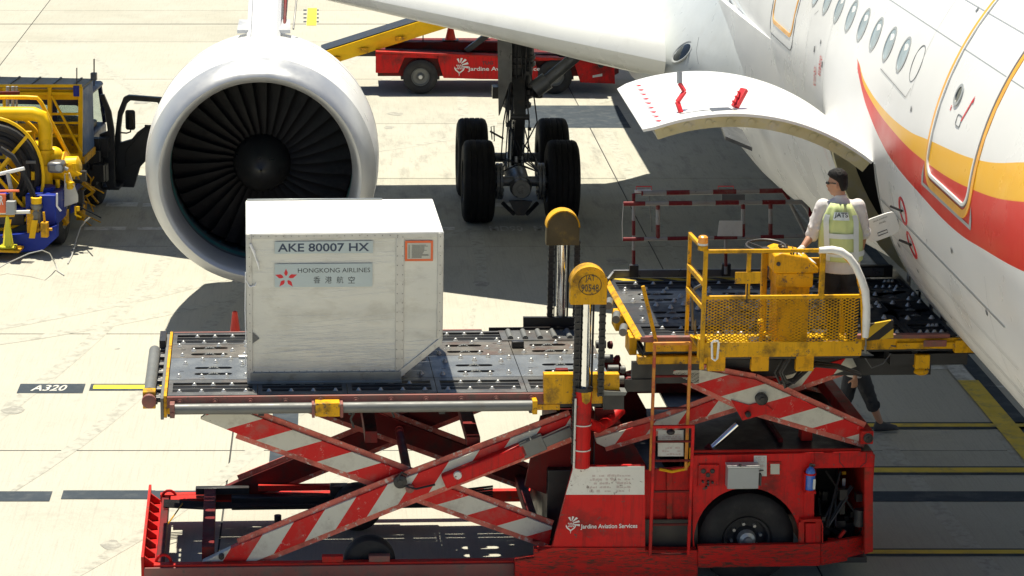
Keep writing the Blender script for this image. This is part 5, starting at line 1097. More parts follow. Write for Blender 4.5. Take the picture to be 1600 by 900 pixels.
road_wheel(wc.x, .04, wc.z, .50, .32, lo)
# fittings on the side panel
a, b = Q(1091, 725, -.06), Q(1122, 759, -.06); gb = B('gauge_panel', MB().box(a.x, b.x, -.085, -.061, b.z, a.z), 'red_paint', lo, .004)
mb = MB()
for px, py, r in ((1099, 736, .026), (1113, 736, .024), (1106, 742, .024)): mb.lathe([(0, r), (-.012, r), (-.014, r*.8), (-.010, r*.75), (-.010, 0)], Q(px, py, -.086), (0, 1, 0), 18)
for px, py in ((1098, 752), (1106, 752), (1113, 753), (1106, 757), (1103, 761)): mb.lathe([(0, .014), (-.03, .012), (-.03, 0)], Q(px, py, -.086), (0, 1, 0), 10)
for px, py in ((1093, 727), (1120, 727), (1093, 757), (1120, 757)): mb.lathe([(0, .006), (-.005, .005), (-.005, 0)], Q(px, py, -.086), (0, 1, 0), 8)
B('gauges', mb, 'hub_black', gb)
a, b = Q(1134, 722, -.06), Q(1181, 757, -.06); jb = B('control_box', MB().box(a.x, b.x, -.20, -.061, b.z, a.z-.02), 'aircraft_grey', lo, .008, label='pale grey control box')
B('box_lid', MB().box(a.x-.006, b.x+.006, -.206, -.062, a.z-.019, a.z), 'notice_white', jb, .004)
mb = MB(); mb.lathe([(0, .016), (-.012, .014), (-.012, 0)], Q(1156.5, 727, -.206), (0, 1, 0), 14); mb.box(b.x+.01, b.x+.03, -.19, -.12, b.z+.03, b.z+.15); B('latch', mb, 'hub_black', jb)
n1 = splate('notice', [(1178, 712), (1198, 712), (1198, 744), (1178, 744)], -.063, 'notice_white'); small_text(1181, 714, 1195, 730, 5, -.069, n1, seed=4); mb = MB(); mb.bar(Q(1183, 736, -.075), Q(1193, 735, -.08), .01, .01); mb.bar(Q(1183, 727, -.075), Q(1183, 744, -.075), .012, .012); B('switch', mb, 'hub_black', n1)
n2 = splate('data_plate', [(1201, 722), (1221, 722), (1221, 743.5), (1201, 743.5)], -.066, 'bumper_red', t=.008); splate('plate_sheet', [(1204, 725), (1218, 725), (1218, 741), (1204, 741)], -.075, 'label_paper', par=n2)
a = Q(1265, 745, -.10); ex = MB(); ex.lathe([(-.135, 0), (-.135, .045), (-.12, .05), (.06, .05), (.095, .04), (.115, .02), (.13, .016), (.13, 0)], (a.x, -.13, a.z), (0, 0, 1), 24); ex = B('fire_extinguisher', ex, 'extinguisher', lo)
mb = MB(); mb.lathe([(.115, .018), (.15, .018), (.15, 0)], (a.x, -.13, a.z), (0, 0, 1), 12); mb.bar((a.x-.01, -.15, a.z+.16), (a.x+.03, -.19, a.z+.155), .015, .012); mb.bar((a.x, -.15, a.z+.14), (a.x+.02, -.18, a.z+.135), .02, .01); B('valve', mb, 'hub_black', ex)
mb = MB()
for dz in (.035, -.145): mb.lathe([(0, .052), (0, .058), (.02, .058), (.02, .052)], (a.x, -.13, a.z+dz), (0, 0, 1), 20)
mb.box(a.x-.06, a.x+.06, -.17, -.065, a.z-.165, a.z-.14); mb.box(a.x-.062, a.x-.05, -.15, -.065, a.z-.15, a.z+.05); B('extinguisher_holder', mb, 'red_paint', ex, .003)
mb = MB(); mb.box(a.x+.02, a.x+.045, -.182, -.178, a.z-.11, a.z-.0); B('instructions', mb, 'notice_white', ex)
# ---- ladders
mat('ladder_mat', (.62, .25, .03), .5, dirt=(.45, .05, .03), damt=.95, dscale=6, dth=.48, chips=.6)
def ladder(name, x0, x1, y0, y1, rungs, w_, m, rm, top=True):
    a, b = Q(x0, y0, w_), Q(x1, y0, w_); c_ = Q(x0, y1, w_); mb = MB()
    for x in (a.x, b.x): mb.bar((x, w_, a.z), (x, w_, c_.z), .032, .032)
    if top: mb.bar((a.x-.016, w_, a.z), (b.x+.016, w_, a.z), .032, .032)
    o = B(name, mb, m, lo, .006)
    for py in rungs: z = Q(x0, py, w_).z; B('rung', MB().bar((a.x+.014, w_, z), (b.x-.014, w_, z), .026, .022), rm, o, .004)
    return o
ladder('ladder', 1023, 1079, 537, 735, (588, 638, 690), -.10, 'ladder_mat', 'dark_red'); ladder('ladder', 1022.5, 1083, 667, 868, (690, 720, 768, 820, 866), -.20, 'red_paint', 'dark_red')
mb = MB(); mb.pipe([Q(1079, 700, -.1), Q(1079, 722, -.1), Q(1070, 733, -.1), Q(1050, 737, -.1), Q(1030, 733, -.1)], .016, 8); B('ladder_loop', mb, 'yellow_paint', lo)
for y0, y1, seed in ((672, 688, 1), (692, 713, 2)): n_ = splate('notice', [(1028, y0), (1068, y0), (1068, y1), (1028, y1)], -.05, 'notice_white'); small_text(1035, y0+6, 1064, y1-1, 3, -.0565, n_, seed=seed)
mb = MB(); mb.ball(Q(1048, 675, -.12), (.045, .04, .03), 14, 8); mb.pipe([Q(1048, 672, -.1), Q(1052, 665, -.1)], .008, 5); B('work_lamp', mb, 'hub_black', lo)
mb = MB(); mb.pipe([Q(1086, 500, -.05), Q(1086, 520, -.05), Q(1090, 527, -.05)][::-1]+[Q(1082, 515, -.05), Q(1081, 460, -.05), Q(1086, 450, -.05), Q(1096, 445, -.05)], .014, 8); B('grab_rail', mb, 'gear_grey', lo)
# ---- operator's cage
cage = B('operator_cage', MB().box(*[Q(1098, 548, -.82).x, Q(1346, 548, -.82).x, -.82, -.08, 2.745, 2.775]), 'yellow_paint', lo, .004)
ZF = 2.775; CW_ = -.82
def cz(px, py, w_=CW_): return Q(px, py, w_)
XL, XR = cz(1099, 500).x, cz(1347, 500).x; ZT_ = cz(1200, 392).z; ZM = cz(1200, 464).z
B('kick_plate', MB().box(XL-.02, XR+.01, CW_-.012, CW_+.0, cz(1200, 555).z, cz(1200, 534).z), 'yellow_paint', cage, .004)
def rb(name, a, b, t=.036, m='yellow_paint', t2=None): return B(name, MB().bar(a, b, t, t2 or t), m, cage, .005)
WB = -.10
rb('top_rail', (XL, CW_, ZT_), (cz(1283, 392).x, CW_, ZT_)); rb('middle_rail', (XL+.015, CW_-.001, ZM), (XR, CW_-.001, ZM)); rb('top_rail', (XL, CW_+.02, ZT_+.0), (XL-.03, WB, ZT_-.002)); rb('middle_rail', (XL-.001, CW_+.02, ZM+.14), (XL-.03, WB, ZM+.14), .05); rb('middle_rail', (XL-.001, CW_+.02, ZM-.10), (XL-.03, WB, ZM-.10), .05)
rb('cage_post', (XL-.001, CW_, ZF-.15), (XL-.001, CW_, ZT_+.02), .042); rb('cage_post', (XL-.03, WB, ZF-.0), (XL-.03, WB, ZT_+.02)); rb('cage_post', (cz(1168, 460).x, CW_+.001, ZM), (cz(1168, 460).x, CW_+.001, ZT_-.018), .04); rb('cage_post', (cz(1283, 460).x, CW_+.001, ZM), (cz(1283, 460).x, CW_+.001, ZT_-.018), .05)
pl_ = cz(1148, 424), cz(1187, 442); B('yellow_plate', MB().box(pl_[0].x, pl_[1].x, CW_-.03, CW_-.022, pl_[1].z, pl_[0].z), 'yellow_paint', cage, .008)
mb = MB(); mb.pipe([cz(1168, 440, CW_-.02)+Vector((0, 0, -.02*k)) for k in range(12)], .007, 5); B('short_chain', mb, 'grease_shade_black', cage)
mb = MB(); mb.pipe([cz(1283, 392), cz(1315, 396), cz(1338, 420), cz(1347, 460), cz(1349, 530)], .02, 8); B('hoop_rail', mb, 'yellow_paint', cage)
mb = MB(); wp = [(1280, 391), (1300, 390), (1314, 393), (1327, 402), (1337, 416), (1346, 436), (1352, 455), (1354, 480), (1353.5, 505), (1352, 527)]; mb.pipe([cz(px, py, CW_-.03) for px, py in wp], .037, 10, rr=[.030]+[.037+.002*(k % 2) for k in range(8)]+[.03]); B('foam_padding', mb, 'foam_white', cage, label='thick white foam padding taped round the cage corner')
mb = MB(); mb.tube(cz(1353, 527, CW_-.03), cz(1353, 542, CW_-.03), .008, n=6); mb.tube(cz(1352, 541, CW_-.03), cz(1352, 551, CW_-.03), .012, n=6); B('safety_pin', mb, 'grey_metal', cage)
rb('end_rail', (XR, CW_+.02, ZM+.02), (XR+.08, WB, ZM+.10), .04); rb('end_rail', (XR-.02, WB-.0, ZF), (XR-.02, WB, ZM+.3), .045); rb('back_rail', (cz(1252, 430).x+.1, WB, ZM+.16), (XR+.06, WB, ZM+.16), .03, t2=.11)
mb = MB(); mb.tube((XR+.03, WB-.1, ZM+.10), (XR+.03, WB-.1, ZM+.24), .05, n=14); mb.tube((XR+.06, WB-.05, ZM-.02), (XR+.06, WB-.05, ZM+.10), .05, n=12); B('joystick_cover', mb, 'yellow_paint', cage, .005)
p = cz(1127, 400, CW_-.0); p = Vector((XL-.03, CW_+.02, ZT_+.03)); mb = MB(); mb.lathe([(0, .03), (.02, .05), (.03, .05)], p, (0, 0, 1), 20); mb.tube(p+Vector((0, 0, -.02)), p+Vector((0, 0, .03)), .05, n=20); bc = B('beacon', mb, 'yellow_paint', cage)
B('beacon_lens', MB().lathe([(.03, .048), (.055, .049), (.11, .047), (.125, .03), (.127, 0)], p, (0, 0, 1), 24), 'amber', bc); B('beacon_collar', MB().lathe([(.03, .05), (.05, .0505), (.05, .04)], p, (0, 0, 1), 24), 'notice_white', bc)
# expanded metal sheet: real strands, joined
mb = MB()
def mesh_panel(mb, o, ux, uz, W_, H_, dx=.058, dz=.030, t=.0085):
    nx, nz = int(W_/dx), int(H_/dz); ux, uz = Vector(ux), Vector(uz); nn = ux.cross(uz)*.004; o = Vector(o)
    for j in range(nz*2+1):
        for i in range(nx):
            x = (i+(.5 if j % 2 else 0))*dx; z = j*dz/2
            if z+dz/2 > H_: continue
            for sx in (-1, 1):
                a, b = (x, z), (x+sx*dx/2, z+dz/2)
                if b[0] < 0 or b[0] > W_ or a[0] > W_: continue
                pa, pb = o+ux*a[0]+uz*a[1], o+ux*b[0]+uz*b[1]; d = (pb-pa).normalized(); s_ = nn.normalized().cross(d)*t/2
                mb.add([pa-s_-nn, pa+s_-nn, pb+s_-nn, pb-s_-nn, pa-s_+nn, pa+s_+nn, pb+s_+nn, pb-s_+nn], [(0, 1, 2, 3), (7, 6, 5, 4), (0, 4, 5, 1), (2, 6, 7, 3)])
mesh_panel(mb, (XL+.03, CW_-.004, cz(1200, 534).z), (1, 0, 0), (0, 0, 1), XR-XL-.05, ZM-cz(1200, 534).z, t=.0075)
B('expanded_mesh', mb, 'yellow_paint', cage, kind='stuff')
mb = MB(); mesh_panel(mb, (XL+.03, CW_+.02, ZF+.006), (1, 0, 0), (0, 1, 0), XR-XL-.05, .66, .058, .03, .010); B('floor_grating', mb, 'truck_yellow', cage, kind='stuff')
mb = MB(); a, b = cz(1238, 520), cz(1294, 536)
# console and steering wheel
c0, c1 = Q(1206, 470, -.55).x, Q(1262, 470, -.55).x; c2 = Q(1274, 440, -.55).x
mb = MB(); mb.box(c0+.03, c1-.0, -.62, -.30, ZF, ZM+.05); mb.box(c0+.01, c1+.02, -.66, -.28, ZM+.05, ZM+.20); con = B('control_console', mb, 'yellow_paint', cage, .012)
B('console_top', MB().prism([(c0-.02, -.68, ZM+.20), (c2, -.68, ZM+.20), (c2, -.68, ZM+.25), (c1-.05, -.68, ZM+.36), (c0+.05, -.68, ZM+.41), (c0-.02, -.68, ZM+.38)], (0, .42, 0)), 'yellow_paint', con, .015)
mb = MB(); rnd = random.Random(12); x_ = c0+.05; 
def con_z(x): return ZM+.41-(x-c0-.05)/(c1-.05-c0-.05)*.05
for k in range(26):
    x = c0+.07+rnd.random()*(c1-c0-.16); y = -.66+rnd.random()*.3; r = rnd.uniform(.006, .014); mb.tube((x, y, con_z(x)-.004), (x, y, con_z(x)+rnd.uniform(.01, .04)), r, n=8)
B('switches', mb, 'hub_black', con)
mb = MB()
for k in range(14): x = c0+.06+rnd.random()*(c1-c0-.17); y = -.66+rnd.random()*.3; mb.box(x, x+.02, y, y+.014, con_z(x), con_z(x)+.006)
B('switch_labels', mb, 'notice_white', con)
B('paper_sheet', MB().prism([(c1-.12, -.66, ZM+.375), (c2-.02, -.64, ZM+.285), (c2-.03, -.46, ZM+.29), (c1-.14, -.50, ZM+.385)], (0, 0, .004)), 'notice_white', con)
B('console_knob', MB().lathe([(0, .022), (-.012, .02), (-.012, 0)], (c0+.02, -.682, ZM+.30), (0, 1, 0), 12), 'hub_black', con)
sw = Q(1197, 384, -.35); mb = MB(); R_ = .195; tl = radians(12)
def swp(a, r=R_): return sw+Vector((r*cos(a), r*sin(a)*cos(tl), r*sin(a)*sin(tl)*.4))
mb.pipe([swp(2*pi*k/32) for k in range(32)], .013, 8, True)
for a_ in (.3, 2.5, 4.5): mb.bar(swp(a_), sw+Vector((0, 0, -.03)), .022, .008)
mb.lathe([(-.05, .04), (.0, .05), (.0, 0)], sw+Vector((0, 0, -.02)), (0, 0, 1), 16); st_ = B('steering_wheel', mb, 'hub_black', cage)
mb = MB(); mb.bar(sw+Vector((.0, .05, -.05)), (c0-.05, -.4, ZF+.02), .06, .06); B('steering_column', mb, 'yellow_paint', cage, .01)
# pedal, bottle bag, rags on the cage floor
mb = MB(); p = Q(1188, 515, -.5); mb.bar((p.x, p.y, ZF+.02), (p.x+.02, p.y, ZF+.22), .03, .03); mb.ball((p.x+.0, p.y, ZF+.24), .035, 10, 7); mb.bar((p.x+.02, p.y, ZF+.1), (p.x+.16, p.y, ZF+.18), .05, .03); B('pedal', mb, 'truck_yellow', cage, .004)
mb = MB(); mb.box(p.x-.1, p.x+.12, p.y-.1, p.y+.15, ZF, ZF+.05); B('pedal_base', mb, 'grease_shade_black', cage)
def bottle_world(p): return LW(p.x, p.y, p.z)
p = Q(1300, 530, -.62); p.z = ZF+.014
b_ = MB(); b_.lathe([(-.11, 0), (-.11, .030), (-.03, .032), (.06, .03), (.10, .012), (.13, .012), (.13, 0)], (0, 0, .036), (1, .2, 0), 16)
wb = B('water_bottle', b_, 'wrap_film', None, **T('clear plastic bottle lying on the floor of the yellow operator cage', 'bottle')); wb.location = bottle_world(p); wb.rotation_euler = (0, 0, PH)
rnd = random.Random(21); b_ = MB(); b_.ball((0, 0, .04), (.10, .07, .045), 16, 9); b_.V = [(x+rnd.uniform(-.012, .012), y+rnd.uniform(-.012, .012), z+rnd.uniform(-.008, .012)) for x, y, z in b_.V]
rg = B('crumpled_bag', b_, 'blue_paint', None, **T('small crumpled blue and white plastic bag left on the cage floor', 'bag')); rg.location = LW(p.x-.17, p.y, p.z); rg.rotation_euler = (0, 0, PH)
# hoses and cables hanging under the cage
rnd = random.Random(15); mb = MB()
for k in range(12):
    y = -.45+.05*k; o = rnd.uniform(-8, 8); mb.pipe([Q(1228+o, 560, y), Q(1215+o, 582, y), Q(1222+o*.8, 600+rnd.uniform(-6, 6), y), Q(1240, 594+o*.6, y), Q(1258+o, 575, y), Q(1275, 568+o*.5, y), Q(1310, 572+o*.4, y), Q(1345, 585+o*.3, y+.1)], .014, 6)
B('cable_bundle', mb, 'grease_shade_black', lo)
mb = MB(); mb.pipe([Q(1352, 560, -.1), Q(1362, 575, -.1), Q(1380, 568, -.1), Q(1392, 552, -.1)], .006, 5); mb.pipe([Q(1392, 540, .0), Q(1440, 548, .0), Q(1475, 542, .0), Q(1500, 530, .0)], .008, 5); mb.pipe([Q(1436, 536, .0), Q(1438, 548, .0)], .006, 5); B('hanging_cable', mb, 'gear_grey', lo)
mb = MB(); p = cz(1118, 545, CW_-.02); mb.pipe([p+Vector((x, 0, z)) for x, z in ((-.03, -.1), (-.04, .06), (-.02, .08), (.02, .08), (.03, .06), (.02, -.1), (0, -.12))], .012, 6, True); B('rope_loop', mb, 'foam_white', cage)
for px in (1120, 1188, 1258): a, b = Q(px-13, 552, -.5), Q(px+13, 580, -.5); B('cage_bracket', MB().box(a.x, b.x, -.5, -.42, b.z, a.z), 'yellow_paint', lo, .006)
for x0_ in (1099,): a, b = Q(1092, 530, -.8), Q(1104, 560, -.8); B('cage_bracket', MB().box(a.x, b.x, -.8, -.72, b.z, a.z), 'yellow_paint', lo, .006)
rl('cage_support', Q(1110, 560, -.4).x, Q(1340, 560, -.4).x, -.48, -.40, 2.62, 2.70, 'grease_shade_black')
# ================================================================ people
def person(root, J, s=1., build=1., head_dir=(0, 1, 0), glove=None, sleeve='rolled', legs='long', hand_curl=(.5, .5)):
    """J: joints in the root's frame; s = body scale. Body is one continuous remeshed surface; clothes are shells over it."""
    V_ = {k: Vector(v) for k, v in J.items()}
    fw = Vector(head_dir).normalized(); up = (V_['head']-V_['neck']).normalized(); up = (up*.3+Vector((0, 0, 1))*.7).normalized(); fw = (fw-up*fw.dot(up)).normalized(); sd = fw.cross(up).normalized()
    R3 = Matrix((sd, fw, up)).transposed()
    def hp(x, y, z): return V_['head']+R3 @ (Vector((x, y, z))*s)
    def loft(mb, secs, n=20):
        R = []
        for c, (rx, ry), ang in secs:
            c = Vector(c); R.append([c+Vector((rx*cos(2*pi*k/n)*cos(ang)-ry*sin(2*pi*k/n)*sin(ang), rx*cos(2*pi*k/n)*sin(ang)+ry*sin(2*pi*k/n)*cos(ang), 0)) for k in range(n)])
        mb.rings(R, True, True)
    def limb(mb, pts, rr, n=14):
        for i in range(len(pts)-1): mb.tube(pts[i], pts[i+1], rr[i], rr[i+1], n)
        for p, r in zip(pts, rr): mb.ball(p, r*.995, 12, 8)
    pel, che, nec = V_['pelvis'], V_['chest'], V_['neck']; sh = (V_['shR']-V_['shL']); ang = atan2(sh.y, sh.x)
    def torso(mb, g=1., g0=1.):
        m1 = pel.lerp(che, .35); m2 = pel.lerp(che, .7); st_ = che.lerp(nec, .45)
        loft(mb, [(pel-Vector((0, 0, .09*s)), (.155*s*g, .11*s*g), ang), (pel, (.17*s*g0, .12*s*g0), ang), (m1, (.155*s*g, .115*s*g), ang), (m2, (.175*s*g, .12*s*g), ang), (che, (.195*s*g, .13*s*g), ang), (che.lerp(nec, .3), (.19*s*g, .115*s*g), ang), (che.lerp(nec, .62), (.14*s*g, .085*s*g), ang), (che.lerp(nec, .85), (.075*s*g, .065*s*g), ang)])
        for k in ('shL', 'shR'): mb.tube(che.lerp(nec, .45), V_[k]+Vector((0, 0, -.005)), .075*s*g, .062*s*g, 14); mb.ball(V_[k], .062*s*g, 12, 8)
    mb = MB(); torso(mb)
    mb.tube(che.lerp(nec, .6), nec.lerp(V_['head'], .45), .062*s, .056*s, 14)
    # head: skull, jaw, nose, brows, lips, ears
    R = []
    for z, rx, ry, y0 in ((-.125, .022, .03, .045), (-.112, .042, .052, .028), (-.09, .056, .072, .015), (-.055, .066, .086, .004), (-.01, .073, .094, 0), (.04, .077, .098, -.004), (.08, .070, .090, -.006), (.108, .050, .064, -.006), (.122, .02, .03, -.005)):
        R.append([hp(rx*cos(2*pi*k/22), y0+ry*sin(2*pi*k/22), z) for k in range(22)])
    mb.rings(R, True, True)
    mb.tube(hp(0, .088, .012), hp(0, .112, -.03), .010*s, .015*s, 8); mb.ball(hp(0, .106, -.032), .016*s, 8, 6); mb.ball(hp(0, .088, -.066), (.022*s,)*3, 8, 6)
    for q in (-1, 1): mb.ball(hp(q*.078, -.006, -.012), (.013*s, .02*s, .032*s), 10, 8); mb.ball(hp(q*.03, .084, .02), .016*s, 8, 6)
    for q in 'LR':
        a, b, c = V_['sh'+q], V_['el'+q], V_['wr'+q]; limb(mb, [a, a.lerp(b, .5), b], [.056*s, .050*s, .041*s]); limb(mb, [b, b.lerp(c, .35), c], [.041*s, .042*s, .027*s])
        h, k_, n_, t = V_['hip'+q], V_['kn'+q], V_['an'+q], V_['toe'+q]
        limb(mb, [h, h.lerp(k_, .5), k_], [.092*s, .078*s, .057*s]); limb(mb, [k_, k_.lerp(n_, .3), n_], [.055*s, .058*s, .036*s]); limb(mb, [n_-Vector((0, 0, .03*s)), n_.lerp(t, .6), t], [.04*s, .038*s, .03*s])
    hands = MB()
    for i, q in enumerate('LR'):
        c = V_['wr'+q]; d = (V_['hand'+q]-c).normalized(); nrm = Vector(J.get('palm'+q, (0, 0, -1))); nrm = (nrm-d*nrm.dot(d)).normalized(); lat = d.cross(nrm)
        tgt = hands if glove == q else mb; g = 1.15 if glove == q else 1.
        P_ = c+d*.045*s
        tgt.rings([[c+d*a_*s+lat*(x*wd*s*g)+nrm*(y*th*s*g) for x, y in ((cos(2*pi*k/12), sin(2*pi*k/12)) for k in range(12))] for a_, wd, th in ((-.01, .026, .022), (.02, .034, .017), (.06, .042, .015), (.092, .040, .013))], True, True)
        cu = hand_curl[i]; th_side = -1 if q == 'L' else 1
        for f_, (o_, l_) in enumerate(((-.030, .068), (-.010, .078), (.011, .073), (.031, .058))):
            base = c+d*.088*s+lat*o_*th_side*s; d1 = (d*cos(cu*.6)+nrm*sin(cu*.6)); d2 = (d*cos(cu*1.5)+nrm*sin(cu*1.5)); d3 = (d*cos(cu*2.3)+nrm*sin(cu*2.3))
            p1 = base+d1*l_*.45*s; p2 = p1+d2*l_*.32*s; p3 = p2+d3*l_*.25*s; tgt.pipe([base, p1, p2, p3], .01, 8, rr=[.0098*s*g, .0092*s*g, .0085*s*g, .0070*s*g])
        base = c+d*.035*s-lat*.034*th_side*s; tgt.pipe([base, base+(d*.6-lat*th_side*.7+nrm*.3)*.035*s, base+(d*.95-lat*th_side*.8+nrm*.5)*.052*s], .012, 8, rr=[.014*s*g, .012*s*g, .010*s*g])
        if glove == q: tgt.tube(c-d*.02*s, c+d*.02*s, .036*s, .032*s, 12)
    body = meshobj('body', remeshed(mb, .0075*s, 3), 'skin', root)
    if hands.V: meshobj('glove', remeshed(hands, .007*s, 2), 'glove', root)
    # hair
    hb = MB(); R = []
    for z, rx, ry, y0 in ((-.075, .058, .030, -.062), (-.045, .070, .042, -.060), (-.02, .0765, .050, -.056), (.015, .0795, .060, -.045), (.05, .083, .088, -.020), (.092, .080, .106, .000), (.128, .062, .084, .004), (.150, .025, .04, .006)):
        R.append([hp(rx*cos(2*pi*k/22), y0+ry*sin(2*pi*k/22), z) for k in range(22)])
    hb.rings(R, True, True); rnd_ = random.Random(3)
    for k in range(90):
        a_ = rnd_.uniform(0, 2*pi); e = rnd_.uniform(.5, 1.5); p = (.080*cos(a_)*cos(e), .0+.100*sin(a_)*cos(e), .040+.108*sin(e)); hb.ball(hp(*p), (.013*s, .018*s, .014*s), 7, 5)
    hair = meshobj('hair', remeshed(hb, .0065*s, 1), 'hair', root)
    # shirt
    sb = MB(); torso(sb, 1.13, 1.16)
    loft(sb, [(pel-Vector((0, 0, .15*s)), (.205*s, .15*s), ang), (pel-Vector((0, 0, .02*s)), (.20*s, .145*s), ang), (pel+Vector((0, 0, .08*s)), (.19*s, .142*s), ang)])
    for q in 'LR':
        a, b, c = V_['sh'+q], V_['el'+q], V_['wr'+q]; limb(sb, [a, a.lerp(b, .5), b.lerp(c, .05)], [.082*s, .078*s, .066*s])
        if sleeve == 'rolled': sb.tube(b.lerp(c, -.06), b.lerp(c, .16), .074*s, .070*s, 14)
        else: limb(sb, [b, c], [.06*s, .045*s])
    sb.tube(che.lerp(nec, .75), nec+Vector((0, 0, .012*s)), .074*s, .060*s, 16)
    rnd_ = random.Random(8)
    for k in range(46):                                     # folds
        z = rnd_.uniform(-.1, .42)*s; a_ = rnd_.uniform(0, 2*pi); c = pel.lerp(che, max(0, z/.42/s)); rx, ry = .185*s, .128*s
        p = c+Vector((rx*cos(a_)*cos(ang)-ry*sin(a_)*sin(ang), rx*cos(a_)*sin(ang)+ry*sin(a_)*cos(ang), min(z, 0))); sb.pipe([p+Vector((-.03*sin(a_), .02*cos(a_), .04))*s, p, p+Vector((.04*sin(a_), -.03*cos(a_), -.05))*s], .01, 6, rr=[.008*s, .022*s, .008*s])
    for q in 'LR':
        a, b = V_['sh'+q], V_['el'+q]
        for k in range(16):
            p = a.lerp(b, rnd_.uniform(.1, 1.)); v_ = Vector((rnd_.uniform(-1, 1), rnd_.uniform(-1, 1), rnd_.uniform(-.4, .4))).normalized()*.066*s; t_ = (b-a).normalized()*.05*s; sb.pipe([p+v_-t_, p+v_*1.08, p+v_*.95+t_+Vector((0, 0, .01))], .01, 6, rr=[.008*s, .024*s, .008*s])
    shirt = meshobj('shirt', remeshed(sb, .009*s, 3), 'shirt', root)
    tb = MB(); loft(tb, [(pel-Vector((0, 0, .12*s)), (.18*s, .135*s), ang), (pel-Vector((0, 0, .02*s)), (.182*s, .132*s), ang), (pel+Vector((0, 0, .06*s)), (.172*s, .125*s), ang)])
    for q in 'LR':
        h, k_, n_ = V_['hip'+q], V_['kn'+q], V_['an'+q]
        if legs == 'long': limb(tb, [h, h.lerp(k_, .5), k_, k_.lerp(n_, .5), n_.lerp(k_, .04)], [.108*s, .098*s, .080*s, .075*s, .068*s])
        else: limb(tb, [h, h.lerp(k_, .5), k_, k_.lerp(n_, .38)], [.110*s, .102*s, .088*s, .078*s]); tb.tube(k_.lerp(n_, .30), k_.lerp(n_, .46), .086*s, .082*s, 14)
        for k in range(10):
            p = h.lerp(k_, rnd_.random()) if k < 6 else k_.lerp(n_, rnd_.random()*.3); tb.ball(p+Vector((rnd_.uniform(-1, 1), rnd_.uniform(-1, 1), 0)).normalized()*.075*s, (.035*s, .03*s, .055*s), 8, 6)
    meshobj('trousers', remeshed(tb, .010*s, 3), 'trousers', root)
    for q in 'LR':
        n_, t = V_['an'+q], V_['toe'+q]; d = t-n_; d.z = 0; d.normalize(); lt_ = Vector((-d.y, d.x, 0)); z0 = min(n_.z-.085*s, t.z-.03*s); sh_ = MB(); ft = n_-Vector((0, 0, .085*s))
        sec = []
        for a_, wd, h_ in ((-.09, .032, .07), (-.07, .043, .12), (.0, .046, .13), (.07, .049, .095), (.14, .054, .075), (.19, .046, .06), (.215, .022, .035)):
            f_ = (a_+.075)/.26; base = ft+d*a_*s; base.z = ft.z+(t.z-.03*s-ft.z)*max(0, f_-.3)/.7 if abs(t.z-.03*s-ft.z) > .01 else ft.z
            sec.append([base+lt_*wd*s*cos(2*pi*k/14)+Vector((0, 0, h_*s*.55+h_*s*.55*sin(2*pi*k/14))) for k in range(14)])
        sh_.rings(sec, True, True); B('shoe', sh_, 'shoe', root)
    return V_, hp, torso
# ---- the operator in the cage (u, w, z in loader frame; root sits at his feet)
pu, pw = Q(1318, 450, -.38).x, -.38
op = empty('person', LW(pu, pw, ZF), PH, **T('man in a pale shirt and yellow-green vest standing at the controls in the yellow cage', 'person'))
def J(px, py, w_): q = Q(px, py, w_); return (q.x-pu, w_-pw, q.z-ZF)
def add(a, b): return tuple(x+y for x, y in zip(a, b))
Jo = dict(pelvis=J(1314, 402, -.38), chest=J(1313, 338, -.37), neck=J(1313, 305, -.37), head=J(1309, 286, -.35), shL=J(1286, 322, -.34), shR=J(1340, 322, -.40),
    elL=J(1269, 367, -.34), wrL=J(1253, 388, -.44), handL=J(1243, 395, -.50), elR=J(1350, 362, -.34), wrR=J(1346, 388, -.14), handR=J(1340, 400, -.10),
    hipL=J(1302, 412, -.36), hipR=J(1326, 412, -.40), knL=J(1300, 462, -.30), knR=J(1328, 464, -.38), anL=(J(1300, 520, -.3)[0], .02, .085), anR=(J(1330, 520, -.38)[0], -.02, .085),
    toeL=(J(1300, 520, -.3)[0]-.02, .17, .035), toeR=(J(1330, 520, -.38)[0]+.03, .13, .035), palmL=(0, 0, -1), palmR=(-1, 0, 0))
Jv, hp, torso_ = person(op, Jo, s=.96, head_dir=(-.88, .45, -.06), glove='L', hand_curl=(.55, .4))
mb = MB(); R = []                                          # sunglasses
for q in (-1, 1): mb.ball(hp(q*.036, .092, .008), (.026, .020, .017), 12, 8); mb.bar(hp(q*.072, .080, .014), hp(q*.083, -.01, .008), .004, .010)
mb.bar(hp(-.02, .106, .014), hp(.02, .106, .014), .006, .006); B('sunglasses', mb, 'sunglass', op)
